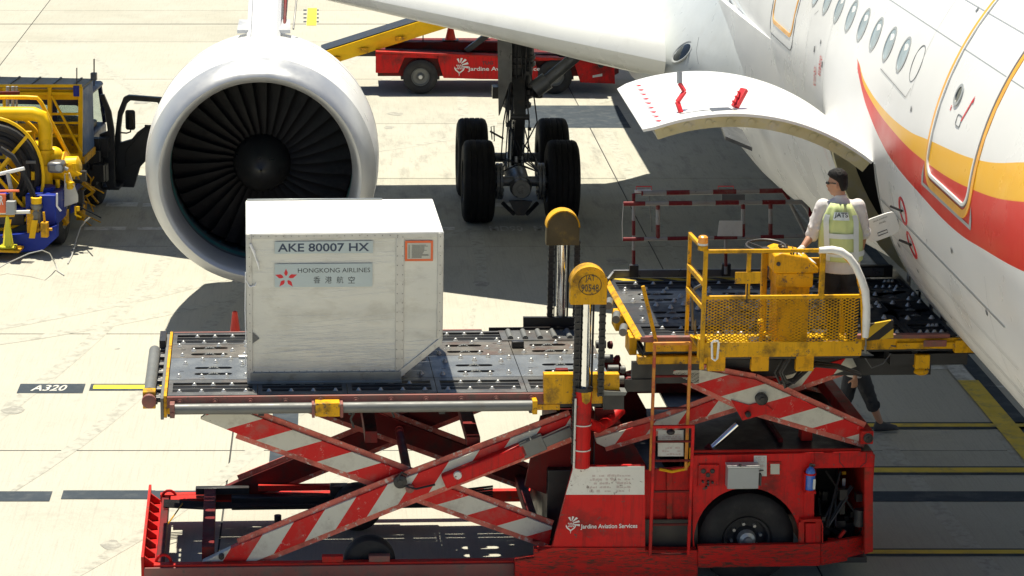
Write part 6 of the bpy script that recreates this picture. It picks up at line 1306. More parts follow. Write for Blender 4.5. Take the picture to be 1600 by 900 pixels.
# vest: shell over the shirt, front and back, open at the arms
pel, che, nec = Jv['pelvis'], Jv['chest'], Jv['neck']; shv = Jv['shR']-Jv['shL']; ang = atan2(shv.y, shv.x)
def vp(a, t, off=0.):                                      # a = angle round the body (0 = his right side), t = 0 waist .. 1 shoulder
    c = pel.lerp(che, t*1.25) if t < .8 else che.lerp(nec, (t-.8)*5*.72); rx = .200+.010*t if t < .8 else .208-.10*((t-.8)*5)**1.2; ry = .158-.004*t if t < .8 else .155-.045*((t-.8)*5)
    rx += off+.016; ry += off+.020; return c+Vector((rx*cos(a)*cos(ang)-ry*sin(a)*sin(ang), rx*cos(a)*sin(ang)+ry*sin(a)*cos(ang), 0))
mb = MB(); na, ntt = 28, 14
for side in (-1, 1):
    R = []
    for j in range(ntt+1):
        t = -.02+1.02*j/ntt; hw = radians(88) if t < .42 else radians(88)-radians(36)*min((t-.42)/.38, 1)**.8; hw = min(hw, radians(88))
        R.append([vp(side*pi/2+hw*(2*k/na-1), t, .004*sin(k*.9)) for k in range(na+1)])
    mb.add([p for r in R for p in r], [(j*(na+1)+k, j*(na+1)+k+1, (j+1)*(na+1)+k+1, (j+1)*(na+1)+k) for j in range(ntt) for k in range(na)], True)
vest = B('safety_vest', mb, 'vest', op); sm_ = vest.modifiers.new('thick', 'SOLIDIFY'); sm_.thickness = .008
mb = MB()
def strip(a0, a1, t0, t1, off=.014):
    n = 10; P0 = []; P1 = []
    for k in range(n+1):
        f = k/n
        if abs(a1-a0) > abs(t1-t0)*1.2: P0.append(vp(a0+(a1-a0)*f, t0, off)); P1.append(vp(a0+(a1-a0)*f, t1, off))
        else: P0.append(vp(a0, t0+(t1-t0)*f, off)); P1.append(vp(a1, t0+(t1-t0)*f, off))
    mb.add(P0+P1, [(k, k+1, n+2+k, n+1+k) for k in range(n)], True)
bk = -pi/2
strip(bk-radians(82), bk+radians(82), .08, .18); strip(bk-radians(46), bk+radians(46), .44, .535, .015)
strip(bk-radians(46), bk-radians(30), .0, .86, .016); strip(bk+radians(30), bk+radians(46), .0, .86, .016); strip(bk-radians(20), bk+radians(20), .80, .90, .015)
B('reflective_bands', mb, 'reflective', vest)
def jat(x, y): a_ = bk+(x-.065)/.215; return vp(a_, .822+y/.42*.9, .020)
lettering('JATS', jat, 'ink_dark', vest, width=.13, height=.035, bold=True)
# ---- the walker beyond the loader
f = atZ(1372, 672, 0); wk = empty('person', (f.x-.15, f.y, 0), 0, **T('person in rolled-up black trousers striding right across the shaded apron behind the loader', 'person'))
def JW(px, py, dy=0): q = atY(px, py, f.y+dy); return (q.x-(f.x-.15), dy, q.z)
Jw = dict(pelvis=JW(1337, 566), chest=JW(1340, 515), neck=JW(1344, 487), head=JW(1349, 468), shL=add(JW(1342, 496), (0, .17, 0)), shR=add(JW(1342, 496), (0, -.17, 0)),
    elR=JW(1338, 545, -.22), wrR=JW(1336, 590, -.24), handR=JW(1335, 605, -.22), elL=JW(1352, 550, .22), wrL=JW(1350, 572, .2), handL=JW(1350, 583, .2),
    hipL=add(JW(1336, 574), (0, .09, 0)), hipR=add(JW(1340, 574), (0, -.09, 0)), knR=JW(1357, 617, -.10), anR=JW(1377, 661, -.08), toeR=add(JW(1396, 664, -.08), (0, 0, .0)),
    knL=JW(1322, 622, .1), anL=JW(1290, 655, .12), toeL=JW(1302, 672, .12), palmR=(0, 1, 0), palmL=(0, -1, 0))
Jw['anR'] = (Jw['anR'][0], Jw['anR'][1], .095); Jw['toeR'] = (Jw['toeR'][0], Jw['toeR'][1], .055)
person(wk, Jw, s=1.0, head_dir=(1, .1, -.1), sleeve='rolled', legs='rolled', hand_curl=(.5, .35))
mb = MB(); c = Vector(Jw['chest']); mb.rings([[c+Vector((.145*cos(2*pi*k/18), .195*sin(2*pi*k/18), z)) for k in range(18)] for z in (-.28, -.1, .05)], False, True); B('red_vest', mb, 'safety_red', wk)
# ================================================================ traffic cones
def cone(px, py_top, Zg, hgt, label, m='cone_red', rootloc=None, kr=1., group='traffic cones'):
    r = empty('traffic_cone', rootloc, 0, **T(label, 'cone', group)); k = hgt/.75
    B('base', MB().prism([(x*.19*k*kr, y*.19*k*kr, 0) for x, y in ((1, .8), (.8, 1), (-.8, 1), (-1, .8), (-1, -.8), (-.8, -1), (.8, -1), (1, -.8))], (0, 0, .03*k)), 'cab_black' if m == 'cone_red' else m, r, .006)
    B('cone_body', MB().lathe([(.03*k, .15*k*kr), (.06*k, .125*k*kr), (.70*k, .04*k*kr), (.74*k, .035*k*kr), (.75*k, .02*k*kr), (.74*k, 0)], (0, 0, 0), (0, 0, 1), 28), m, r)
    if m == 'cone_red' and kr == 1: B('reflective_band', MB().lathe([(.30*k, .0945*k), (.30*k, .096*k), (.48*k, .0725*k), (.48*k, .071*k)], (0, 0, 0), (0, 0, 1), 28), 'white_paint', r)
    return r
p = atY(367, 487, 32.8); cone(0, 0, 0, .75, 'red cone with a white band on the apron just left of the silver container', rootloc=(p.x, 32.8, 0))
# ================================================================ belt loader
BY = 53.4
def PB(px, py, dy=0.): return atY(px, py, BY+dy)
bl_ = empty('belt_loader', (PB(660, 145).x, BY+.9, 0), 0, **T('red baggage belt loader with a raised yellow conveyor, parked behind the main landing gear', 'belt loader'))
def WB_(name, mb, m, parent=None, bevel=0, **t): return B(name, mb, m, parent or bl_, bevel, world=True, **t)
def bpoly(name, pts, dy, t, m, bevel=.01, parent=None): return WB_(name, MB().prism([PB(px, py, dy) for px, py in pts], (0, t, 0)), m, parent, bevel)
arch = lambda cx: [(cx-34, 117), (cx-26, 91), (cx+24, 91), (cx+34, 121)]
side = bpoly('side_panel', [(587, 114), (587, 84), (684, 86), (684, 92), (676, 91), (632, 90), (622, 114)], 0, .12, 'red_paint')
bpoly('side_panel', [(684.5, 86), (832, 90), (832, 97), (838, 101), (844, 126), (693, 122), (685, 96)], 0, .12, 'red_paint'); bpoly('side_panel', [(832.5, 90), (960, 98), (961, 131), (907, 129), (898, 100), (888, 95), (848, 95), (833, 96)], 0, .12, 'red_paint')
bpoly('top_edge', [(587, 80), (960, 94), (960, 97.5), (587, 83.5)], -.03, .3, 'red_edge')
p = PB(587, 100); q = PB(960, 100); mbb = MB(); mbb.box(p.x+.05, q.x-.05, BY+.12, BY+1.75, .38, .80); WB_('chassis', mbb, 'dark_red')
mbb = MB(); mbb.box(p.x+.05, q.x-.1, BY+1.75, BY+1.87, .40, .84); WB_('far_panel', mbb, 'red_paint')
mbb = MB(); mbb.prism([(q.x-.02, BY+.02, .40), (q.x+.12, BY+.15, .44), (q.x+.10, BY+.15, .80), (q.x-.02, BY+.02, .84)], (0, 1.6, 0)); WB_('front_bumper', mbb, 'dark_red', None, .01)
for cx in (657, 867):
    w_ = PB(cx, 118.5); r_ = MB(); r_.lathe([(.03, .20), (.0, .24), (-.01, .32), (.02, .375), (.18, .375), (.21, .32), (.21, .2)], (w_.x, BY-.03, .385), (0, 1, 0), 40); t_ = WB_('wheel', r_, 'rubber')
    r_ = MB(); r_.lathe([(.02, .2), (.01, .19), (.05, .16), (.06, .09), (.03, .07), (.0, .05), (.0, 0)], (w_.x, BY-.03, .385), (0, 1, 0), 28); WB_('rim', r_, 'grey_metal', t_); r_ = MB(); r_.lathe([(0, .045), (-.02, .04), (-.02, 0)], (w_.x, BY-.03, .385), (0, 1, 0), 12); WB_('hub', r_, 'white_paint', t_)
    r_ = MB(); r_.lathe([(.0, .39), (.05, .30), (.2, .375), (.2, .2)], (w_.x, BY+1.65, .385), (0, 1, 0), 30); WB_('wheel', r_, 'rubber')
    mbb = MB(); mbb.box(w_.x-.42, w_.x+.42, BY+.13, BY+.5, .3, .8); WB_('wheel_arch', mbb, 'grease_shade_black')
a, b = PB(602, 70, .9), PB(780, 78, .9)
mbb = MB(); mbb.prism([PB(602, 76, .7), PB(780, 80, .7), PB(780, 66, .7), PB(602, 66, .7)], (0, .6, 0)); WB_('deck_channel', mbb, 'dark_red', None, .01)
mbb = MB(); mbb.box(PB(545, 80, .3).x, PB(590, 80).x, BY+.3, BY+1.2, PB(560, 88, .3).z, PB(560, 75, .3).z); WB_('front_carriage', mbb, 'cab_black')
c0, c1 = PB(505, 90, .2), PB(672, 37, .2); dv = (c1-c0); ce = c1+dv*1.55
mbb = MB(); mbb.prism([c0+Vector((0, 0, -.04)), ce+Vector((0, 0, -.04)), ce+Vector((0, 0, .12)), c0+Vector((0, 0, .12))], (0, .05, 0)); cv = WB_('conveyor', mbb, 'truck_yellow')
mbb = MB(); mbb.prism([c0+Vector((.15, .02, -.16)), ce+Vector((0, .02, -.22)), ce+Vector((0, .02, -.041)), c0+Vector((0, .02, -.041))], (0, .05, 0)); WB_('conveyor_frame', mbb, 'truck_yellow', cv)
mbb = MB(); mbb.prism([c0+Vector((0, .9, -.04)), ce+Vector((0, .9, -.04)), ce+Vector((0, .9, .12)), c0+Vector((0, .9, .12))], (0, .05, 0)); WB_('far_frame', mbb, 'truck_yellow', cv)
mbb = MB(); mbb.prism([c0+Vector((-.05, .06, .06)), ce+Vector((0, .06, .06)), ce+Vector((0, .06, .135)), c0+Vector((-.05, .06, .135))], (0, .82, 0)); WB_('belt', mbb, 'cab_black', cv)
for f_ in (.12, .38, .72):
    r_ = c0+dv*f_+Vector((0, 0, -.12)); mbb = MB(); mbb.box(r_.x-.10, r_.x+.10, r_.y-.05, r_.y+.02, r_.z-.05, r_.z+.05); mbb.lathe([(0, .04), (-.03, .04), (-.03, 0)], (r_.x, r_.y-.05, r_.z), (0, 1, 0), 10); WB_('conveyor_fitting', mbb, 'yellow_paint', cv)
mbb = MB(); mbb.bar(PB(728, 80, .3), PB(765, 52, .3), .12, .12); mbb.bar(PB(726, 81, 1.1), PB(763, 53, 1.1), .12, .12); WB_('conveyor_strut', mbb, 'cab_black')
mbb = MB(); mbb.tube(PB(661, 64, .9), PB(661, 41, .9), .014, n=6); WB_('aerial', mbb, 'cab_black')
a = PB(704, 66, .9); cone(0, 0, 0, .40, 'small orange cone standing on the deck of the red belt loader', rootloc=(a.x, BY+.95, PB(704, 66, .7).z+.01), kr=1.75)
mbb = MB(); s0 = PB(938, 98.5, -.01); 
for px, py in ((939, 101),): c_ = PB(px, py, -.01); mbb.lathe([(0, .07), (-.04, .065), (-.04, 0)], c_, (0, 1, 0), 16)
WB_('headlamp', mbb, 'cab_black'); mbb = MB(); mbb.prism([PB(926, 118, -.01), PB(941, 115, -.01), PB(941, 119, -.01), PB(926, 121.5, -.01)], (0, .005, 0)); WB_('side_plate', mbb, 'notice_white')
p = PB(731, 112.5, -.006); q = PB(822, 108, -.006); lettering('Jardine Aviation Services', lambda x, z: (p.x+x, BY-.006, p.z+z), 'ink_white', side, width=1.62, height=.115, bold=True, world=True)
p2 = PB(753, 101, -.006); lettering('TUG', lambda x, z: (p2.x+x, BY-.006, p2.z+z), 'ink_dark', side, width=.24, height=.07, bold=True, world=True)
pl = PB(718, 105.5, -.006); thistle(0, 0, .36, lambda x, z: (pl.x+x, BY-.006, pl.z+z), side, world=True)
# ================================================================ the fuel hydrant dispenser truck
TA = radians(-7); TO = atZ(82, 398, 0); TO = Vector((TO.x, TO.y, 0)); cA, sA = cos(TA), sin(TA)
tr = empty('hydrant_dispenser', TO, TA, **T('yellow and blue aircraft fuelling truck with its dark cab door open, left of the engine', 'truck'))
# local frame: a to the right, b forward (away from the camera), z up
def K(px, py, b):
    d = _ray(px, py); n = (-sA, cA); t = (b+TO.x*n[0]+TO.y*n[1])/(d[0]*n[0]+d[1]*n[1]); x, y, z = d[0]*t-TO.x, d[1]*t-TO.y, H+d[2]*t; return Vector((x*cA+y*sA, b, z))
def tp(name, pts, b, t, m, bevel=.008, parent=tr): return B(name, MB().prism([K(px, py, b) for px, py in pts], (0, t, 0)), m, parent, bevel)
def tpipe(name, pts, r, m, parent=tr, n=8): mb = MB(); mb.pipe([K(px, py, b) for px, py, b in pts], r, n); return B(name, mb, m, parent)
def tb_(name, x0, x1, y0, y1, z0, z1, m, bevel=.01, parent=tr): return B(name, MB().box(x0, x1, y0, y1, z0, z1), m, parent, bevel)
# rear chassis and deck
tp('rear_bumper', [(-60, 371), (60, 364), (88, 352), (88, 372), (66, 392), (-60, 400)], -.15, .18, 'blue_paint')
tb_('deck', -2.6, -.02, .1, 2.2, .62, .72, 'blue_paint'); tb_('side_locker', -.42, .08, .0, .75, .48, .98, 'blue_paint', .02)
mb = MB(); mb.prism([K(110, 313, 2.0), K(122, 318, 1.9), K(118, 330, 1.4), K(92, 345, .6), K(90, 336, .5)], (-.35, 0, 0)); B('mudguard', mb, 'blue_paint', tr, .015)
for i, (x, col) in enumerate(((-.70, 1), (-1.6, 1))):
    mb = MB(); q = K(45+14*0, 378, -.16); xx = K((45, 4)[i], 378, -.16).x; mb.add([(xx, -.156, .30), (xx+.10, -.156, .30), (xx+.16, -.156, .60), (xx+.06, -.156, .60)], [(0, 1, 2, 3)]); B('yellow_dash', mb, 'truck_yellow', tr)
tb_('frame_rails', -1.9, -.5, .2, 4.4, .42, .62, 'cab_black')
wy = (.78, 3.75)
def twheel(y, side):
    x = .02 if side > 0 else -2.2; mb = MB(); mb.lathe([(0, .22), (0, .28), (.0, .40), (-.03, .46), (-.08, .47), (-.24, .47), (-.29, .42), (-.29, .25)], (x+.02, y, .47), (1, 0, 0), 44); w_ = B('wheel', mb, 'rubber', tr)
    mb = MB(); mb.lathe([(.0, .27), (-.01, .25), (-.06, .20), (-.08, .10), (.0, .09), (.01, 0)], (x+.02, y, .47), (1, 0, 0), 30); B('rim', mb, 'white_paint' if y < 2 else 'hub_black', w_)
    mb = MB()
    for k in range(8): a_ = pi/4*k; mb.tube((x-.02, y+.15*cos(a_), .47+.15*sin(a_)), (x+.01, y+.15*cos(a_), .47+.15*sin(a_)), .02, n=6)
    B('wheel_nuts', mb, 'hub_black', w_)
for y in wy: twheel(y, 1); twheel(y, -1)
# pump stand: meter, pipes
tpipe('supply_pipe', [(-60, 178, .6), (30, 178, .6), (52, 178, .6), (66, 183, .6), (71, 196, .6), (71, 250, .6), (71, 300, .6)], .115, 'truck_yellow', n=18)
mb = MB()
for py in (238, 262): mb.lathe([(0, .12), (0, .15), (.05, .15), (.05, .12)], K(71, py, .6), (0, 0, 1), 20)
B('pipe_flange', mb, 'truck_yellow', tr)
mb = MB(); c = K(100, 262, .8); mb.lathe([(-.25, .10), (-.22, .17), (-.05, .20), (.02, .26), (.06, .26), (.06, .18), (.25, .16), (.28, .1), (.28, 0)], c, (1, .0, .15), 24); mb.ball(K(84, 244, .7), .16, 14, 10); B('filter_body', mb, 'truck_yellow', tr)
mb = MB(); mb.box(*[K(76, 250, .4).x, K(101, 250, .4).x, .25, .55, K(80, 268, .4).z, K(80, 251, .4).z]); mt = B('meter_head', mb, 'gear_grey', tr, .05)
mb = MB(); mb.tube(K(92, 262, .24), K(92, 262, .20), .06, n=20); mb.lathe([(0, .045), (-.01, .045), (-.01, 0)], K(92, 262, .2), (0, 1, 0), 20); mb.tube(K(100, 262, .4), K(106, 265, .4), .03); B('meter_dial', mb, 'aircraft_grey', mt)
tp('red_tag', [(40, 251, ), (56, 251), (56, 256), (40, 256)], .3, .02, 'grey_metal')
mb = MB(); rnd = random.Random(31)
for k in range(30): 
    p = K(rnd.uniform(5, 125), rnd.uniform(270, 322), rnd.uniform(.7, 1.6)); s_ = rnd.uniform(.03, .10); mb.box(p.x, p.x+s_, p.y, p.y+s_, p.z-s_, p.z+s_*rnd.uniform(.3, 1.5))
for k in range(22):
    p = K(rnd.uniform(0, 120), rnd.uniform(255, 330), rnd.uniform(.7, 1.3)); mb.pipe([p, p+Vector((rnd.uniform(-.2, .2), 0, rnd.uniform(-.25, .25))), p+Vector((rnd.uniform(-.4, .4), .1, rnd.uniform(-.35, .1)))], rnd.choice((.012, .02, .03)), 6)
B('pump_machinery', mb, 'grease_shade_black', tr)
mb = MB(); rnd = random.Random(33)
for k in range(14):
    p = K(rnd.uniform(30, 122), rnd.uniform(262, 330), rnd.uniform(.35, .8)); a_ = rnd.choice(((1, 0, 0), (0, 0, 1))); l_ = rnd.uniform(.05, .2); mb.tube(p, p+Vector(a_)*l_, rnd.uniform(.02, .06), n=10)
for k in range(10):
    p = K(rnd.uniform(60, 120), rnd.uniform(240, 330), .5); mb.pipe([p, p+Vector((.0, 0, -.14)), p+Vector((.10, .0, -.18))], .018, 6)
B('yellow_fittings', mb, 'truck_yellow', tr)
tb_('filter_vessel', K(15, 250, 1.2).x, K(62, 250, 1.2).x, 1.0, 1.5, K(30, 300, 1.2).z, K(30, 222, 1.2).z, 'truck_yellow', .06)
mb = MB()
for px, r in ((12, .03), (20, .03), (26, .02)): mb.tube(K(px, 135, 1.6), K(px, 290, 1.6), r, n=8)
B('standpipes', mb, 'aircraft_grey', tr)
tp('slanted_guard', [(100, 272), (109, 270), (122, 305), (122, 316), (100, 324)], .55, .02, 'container_sheet')
# hose reel
rc = K(-8, 272, .25); mb = MB()
for dy in (0, .5):
    mb.pipe([rc+Vector((.80*cos(2*pi*k/40), dy, .92*sin(2*pi*k/40))) for k in range(40)], .028, 8, True)
    for k in range(4): a_ = pi/4+pi/2*k; mb.bar(rc+Vector((0, dy, 0)), rc+Vector((.80*cos(a_), dy, .92*sin(a_))), .03, .05)
reel = B('hose_reel', mb, 'truck_yellow', tr)
mb = MB()
for k, r in enumerate((.68, .60, .52, .44)):
    for dy in (.12, .25, .38): mb.pipe([rc+Vector((r*cos(2*pi*j/30), dy+(k % 2)*.04, r*1.1*sin(2*pi*j/30))) for j in range(30)], .055, 8, True)
B('coiled_hose', mb, 'rubber', reel)
tpipe('delivery_hose', [(0, 232, .1), (20, 245, .1), (36, 268, .1), (50, 300, .0), (57, 325, .0)], .05, 'rubber')
mb = MB(); c = K(57, 318, -.05); mb.lathe([(0, .05), (0, .085), (.10, .09), (.11, .06)], c, (0, 0, 1), 18); B('hose_collar', mb, 'truck_yellow', tr)
mb = MB(); mb.lathe([(0, .09), (-.05, .10), (-.10, .075), (-.15, .09), (-.20, .08), (-.27, .09), (-.33, .07), (-.33, 0)], c, (0, 0, 1), 18); B('hose_nozzle', mb, 'gear_grey', tr)
mb = MB(); q = K(44, 352, -.1); mb.box(q.x-.02, q.x+.18, -.12, -.05, q.z-.2, q.z+.26); mb.box(q.x-.02, q.x+.25, -.14, -.05, q.z-.18, q.z-.13); B('nozzle_cradle', mb, 'yellow_paint', tr, .01)
mb = MB(); q = K(70, 358, -.2); mb.box(q.x-.05, q.x+.06, -.28, -.16, q.z-.12, q.z+.12); mb.tube((q.x, -.2, q.z+.12), (q.x-.01, -.2, q.z+.28), .02); mb.tube((q.x-.1, -.2, q.z), (q.x+.12, -.2, q.z), .025); B('coupling', mb, 'yellow_paint', tr, .005)
mb = MB(); c0 = K(72, 328, .4); mb.lathe([(0, .16), (.06, .16), (.07, .12), (.07, 0)], (c0.x, .4, .98), (0, 0, 1), 22); B('locker_cap', mb, 'blue_paint', tr)
# silver frame, sign, box
tpipe('silver_rail', [(-40, 281, -.2), (38, 263, -.2)], .03, 'aircraft_white'); tpipe('silver_rail', [(12, 270, -.2), (18, 300, -.2), (20, 330, -.2)], .035, 'aircraft_grey'); tpipe('silver_rail', [(-20, 333, -.3), (47, 331, -.3)], .03, 'notice_white')
sg_ = tp('orange_sign', [(-60, 303), (9, 303), (9, 333), (-60, 333)], -.35, .03, 'label_orange')
q = K(0, 320, -.354); lettering('R', lambda x, z: (q.x+x, -.354, q.z+z), 'ink_white', sg_, width=.055, height=.15, bold=True)
tp('junction_box', [(9, 315), (23, 315), (23, 336), (9, 336)], -.45, .12, 'aircraft_grey')
tpipe('orange_rail', [(-40, 299, -.3), (30, 298, -.3)], .02, 'label_orange'); tpipe('orange_rail', [(-40, 338, -.3), (22, 337, -.3), (22, 300, -.3)], .022, 'yellow_paint')
tpipe('crank_handle', [(89, 302, .0), (89, 322, .0), (95, 330, .0)], .018, 'aircraft_white')
for i, (px, py) in enumerate(((98, 338), (124, 330))):
    mb = MB(); q = K(px, py, .7+i); mb.box(q.x-.06, q.x+.06, q.y, q.y+.2, q.z-.16, q.z+.08); mb.tube(q+Vector((0, -.05, .02)), q+Vector((.1, -.05, -.1)), .03); B('yellow_latch', mb, 'yellow_paint', tr, .01)
mb = MB(); rnd = random.Random(40)
for k in range(12): p = K(rnd.uniform(118, 150), rnd.uniform(262, 330), 1.9+rnd.random()*.6); mb.pipe([p, p+Vector((rnd.uniform(-.1, .2), 0, -.15)), p+Vector((rnd.uniform(0, .25), .1, -.3))], rnd.choice((.012, .02)), 6)
mb.bar(K(128, 285, 2.0), K(148, 300, 2.0), .05, .05); mb.bar(K(130, 310, 2.0), K(146, 300, 2.0), .05, .04); B('service_arms', mb, 'yellow_paint', tr)
tb_('side_tank', -.5, -.05, 1.6, 3.0, .45, .95, 'cab_black', .03)
# raised platform cabinet: frame, windows, blue side
b0, b1 = 2.15, 3.0
mb = MB()
def fb(mb, a, b, t=.055): mb.bar(a, b, t, t)
for px in (8, 78, 126): fb(mb, K(px, 136, b0), K(px, 246, b0), .07)
for py in (134, 146, 212, 246): fb(mb, K(-60, py, b0), K(128, py, b0), .05)
fb(mb, K(40, 178, b0), K(126, 178, b0), .04); fb(mb, K(80, 192, b0), K(126, 192, b0), .04); cabn = B('platform_frame', mb, 'truck_yellow', tr, .006)
fb_ = MB(); fb_.bar(K(81, 150, b0-.1), K(128, 240, b0-.1), .035, .035); B('diagonal_brace', fb_, 'truck_yellow', tr)
tp('yellow_panel', [(-60, 135), (127, 137), (127, 156), (-60, 156)], b0+.06, .03, 'truck_yellow'); tp('yellow_panel', [(-60, 193), (82, 193), (82, 214), (-60, 214)], b0+.08, .03, 'yellow_paint'); tp('yellow_panel', [(82, 196), (126, 196), (126, 240), (82, 240)], b0+.5, .03, 'yellow_paint')
tp('lower_beam', [(80, 240), (129, 240), (129, 251), (80, 251)], b0, .08, 'truck_yellow')
e0, e1 = K(128, 252, b0), K(128, 141, b0); tb_('blue_side', e0.x-.02, e0.x+.03, b0, b0+.85, e0.z+.08, e1.z, 'blue_panel', .01); tb_('side_sill', e0.x-.0, e0.x+.05, b0-.01, b0+.86, e0.z-.05, e0.z+.078, 'yellow_paint', .01)
rf = tb_('roof', -2.6, e0.x+.03, b0, b0+.88, e1.z+.005, e1.z+.045, 'grey_metal')
for k in range(7): tb_('roof_rib', -2.3+k*.36, -2.27+k*.36, b0+.02, b0+.86, e1.z+.048, e1.z+.065, 'gear_black', 0, rf)
tpipe('roof_rail', [(-60, 131, b0+.8), (60, 131, b0+.8), (140, 131, b0+.8)], .025, 'yellow_paint'); tpipe('roof_cable', [(10, 136, b0+.3), (30, 138, b0+.3), (48, 142, b0+.3), (64, 138, b0+.3), (72, 134, b0+.5)], .012, 'cab_black')
tb_('cabinet_back', -2.6, e0.x-.1, b0+.8, b0+.84, e0.z-.2, e0.z+.35, 'cab_dark')
tpipe('aerial', [(120, 146, b0), (120, 106, b0)], .010, 'gear_black'); tpipe('aerial', [(147, 134, b0+.8), (147, 92, b0+.8)], .012, 'gear_black'); tb_('aerial_base', K(147, 132, b0+.8).x-.05, K(147, 132, b0+.8).x+.05, b0+.75, b0+.85, e1.z+.03, e1.z+.16, 'gear_grey'); tb_('aerial_base', K(120, 146, b0).x-.05, K(120, 146, b0).x+.05, b0-.05, b0+.03, e1.z-.1, e1.z+.08, 'blue_paint')
tpipe('handrail', [(-60, 152, .9), (40, 152, .9), (58, 153, .9), (64, 160, .9), (112, 252, 1.3), (114, 262, 1.3), (114, 304, 1.3)], .034, 'truck_yellow', n=10)
tpipe('handrail', [(-60, 206, 1.0), (84, 207, 1.0)], .024, 'truck_yellow'); tpipe('handrail', [(53, 207, 1.0), (54, 238, 1.0)], .02, 'truck_yellow'); tp('red_white_board', [(-40, 144), (30, 143), (30, 148), (-40, 149)], 1.0, .05, 'dark_red')
# cab beyond, its rear window seen through the frame
cb0, cb1 = 3.1, 4.6; zc0, zc1 = .6, 1.98; xr = -.06
tb_('cab', -2.35, xr, cb0, cb1, zc0, 1.30, 'cab_dark', .05)
mb = MB(); P_ = [(-2.35, 1.3), (xr, 1.3), (xr, zc1), (-2.35, zc1)]
mb.plate(P_, [rrect(-1.75, -.72, 1.42, zc1-.12, .08), rrect(-.60, -.20, 1.42, zc1-.12, .08)], lambda x, z: (x, cb0, z), (0, .05, 0)); B('cab_rear', mb, 'cab_dark', tr)
tb_('cab_roof', -2.35, xr+.02, cb0, cb1-.25, zc1, zc1+.10, 'cab_dark', .05)
mb = MB(); mb.box(-1.75, -.72, cb0+.02, cb0+.03, 1.42, zc1-.12); mb.box(-.60, -.20, cb0+.02, cb0+.03, 1.42, zc1-.12); B('rear_window', mb, 'cab_glass', tr)
mb = MB(); mb.bar((xr-.03, cb0+.02, 1.3), (xr-.03, cb0+.02, zc1), .08, .08); mb.bar((xr-.03, cb1-.02, 1.3), (xr-.03, cb1-.35, zc1), .07, .07); mb.bar((-2.32, cb1-.02, 1.3), (-2.32, cb1-.35, zc1), .07, .07); B('cab_pillars', mb, 'cab_dark', tr, .01)
mb = MB(); mb.prism([(-2.3, cb1-.03, 1.3), (xr-.05, cb1-.03, 1.3), (xr-.05, cb1-.33, zc1), (-2.3, cb1-.33, zc1)], (0, .02, 0)); B('windscreen', mb, 'cab_glass', tr)
mb = MB(); mb.box(-1.9, -1.3, cb0+.3, cb0+.5, 1.1, 1.6); mb.box(-.8, -.3, cb0+.3, cb0+.5, 1.1, 1.6); B('seats', mb, 'cab_black', tr, .06)
tb_('cab_inner', -.7, xr-.1, cb0+.1, cb1-.3, 1.2, 1.4, 'cab_black', .03)
# the open door, standing square to the body, with its mirror
DBx = 4.1
D_ = [(178, 292), (176, 240), (184, 175), (193, 152), (200, 149), (252, 153), (254, 166), (254, 196), (254, 240), (232, 247), (218, 262), (209, 293)]
Wn = [(188, 200), (190, 182), (198, 162), (204, 157), (246, 160), (249, 165), (249, 196), (228, 197), (214, 207), (205, 218), (188, 223)]
P2 = [(K(px, py, DBx).x, K(px, py, DBx).z) for px, py in D_]; W2 = [(K(px, py, DBx).x, K(px, py, DBx).z) for px, py in Wn]
mb = MB(); mb.plate(P2, [W2], lambda x, z: (x, DBx, z), (0, .10, 0)); dr = B('cab_door', mb, 'cab_black', tr, .012)
mb = MB(); q = K(214, 229, DBx-.01)
mb.prism([K(px, py, DBx-.03) for px, py in ((222, 206), (228, 200), (250, 200), (250, 226), (230, 232), (222, 250), (196, 262), (196, 236))], (0, .03, 0)); mb.bar(K(226, 197, DBx-.05), K(245, 198, DBx-.05), .03, .05); B('door_trim', mb, 'cab_black', dr, .01)
mb = MB(); a, b = K(196, 203, DBx+.25), K(211, 172, DBx+.25); mb.box(a.x, b.x, DBx+.22, DBx+.30, a.z, b.z); mr_ = B('mirror', mb, 'cab_black', dr, .04)
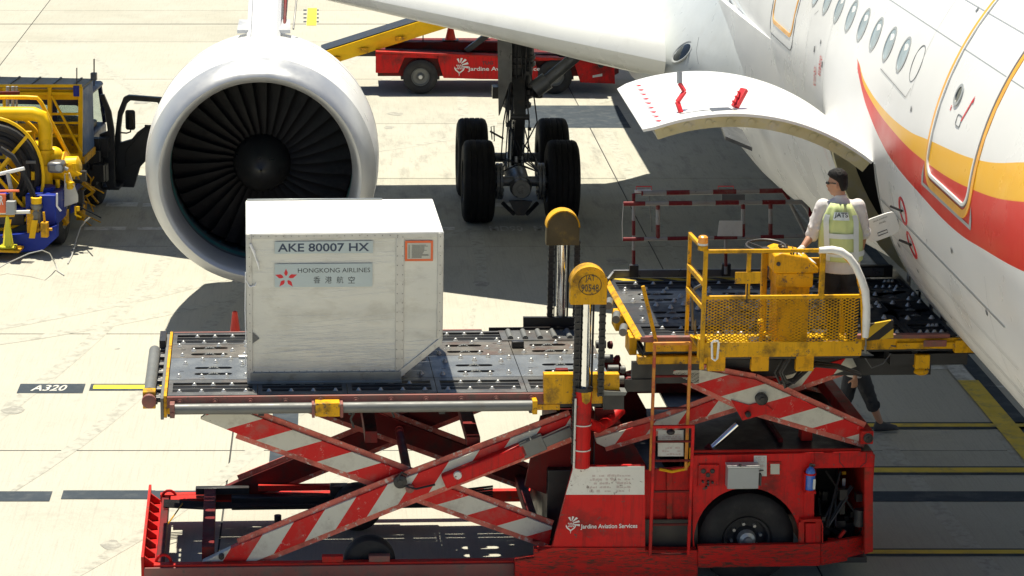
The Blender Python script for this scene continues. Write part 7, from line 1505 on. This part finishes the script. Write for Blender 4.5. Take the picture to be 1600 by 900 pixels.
B('mirror_face', MB().box(a.x+.03, b.x-.03, DBx+.212, DBx+.22, a.z+.04, b.z-.04), 'glass_dark', mr_, .003); mb = MB(); mb.pipe([K(204, 203, DBx+.2), K(204, 206, DBx+.2), K(198, 208, DBx+.1), K(186, 207, DBx+.05)], .014, 6); B('mirror_arm', mb, 'cab_black', mr_)
tp('dark_door_jamb', [(156, 148), (162, 148), (173, 175), (178, 205), (179, 292), (170, 298), (158, 270), (155, 210), (168, 205), (164, 175)], 3.6, .08, 'cab_black')
tpipe('grab_handle', [(160, 165, 3.55), (158, 170, 3.55), (160, 180, 3.55), (164, 178, 3.55)], .014, 'cab_black')
mb = MB(); q = K(160, 338, 5.2); mb.box(-.25, .35, 3.6, 4.2, .28, .33); mb.box(-.25, .05, 3.6, 4.2, .33, .8); B('cab_step', mb, 'cab_black', tr, .01)
mb = MB(); rnd = random.Random(50)
for k in range(26): mb.box(*(lambda x, y, z, s_: (x, x+s_, y, y+s_, z, z+s_*1.5))(rnd.uniform(-.35, .05), rnd.uniform(2.9, 3.5), rnd.uniform(.4, 1.1), rnd.uniform(.05, .2)))
B('running_gear', mb, 'cab_black', tr)
# things resting on or lying by the truck
q = K(13, 386, -.3); wv = TO+Vector((q.x*cA-q.y*sA, q.x*sA+q.y*cA, q.z)); cone(0, 0, 0, .52, 'yellow cone on the rear step of the fuelling truck', 'cone_yellow', rootloc=wv)
tb_('rear_step', -2.6, K(32, 388, -.4).x, -.5, -.16, q.z-.045, q.z-.004, 'yellow_paint')
mb = MB()
pts = [gp(-20, 426)+(.01,), gp(20, 404)+(.15,), gp(50, 394)+(.35,)]
pt3 = [atZ(-30, 435, .01), atZ(10, 412, .15), atZ(45, 396, .35), atZ(66, 391, .45), atZ(78, 396, .32), atZ(86, 412, .1), atZ(91, 424, .012), atZ(100, 430, .012)]
mb.pipe(pt3, .009, 6); B('bonding_cable', mb, 'cable_grey', None, **T('thin white bonding cable curving down from the truck bumper to the apron', 'cable'))
mb = MB(); mb.pipe([atZ(140, 340, .6), atZ(133, 346, .45), atZ(126, 355, .3), atZ(120, 372, .15), atZ(112, 400, .012), atZ(106, 412, .012)], .012, 6); B('bonding_cable', mb, 'cable_grey', None, **T('thin white cable hanging from the truck to the apron behind its rear wheel', 'cable'))
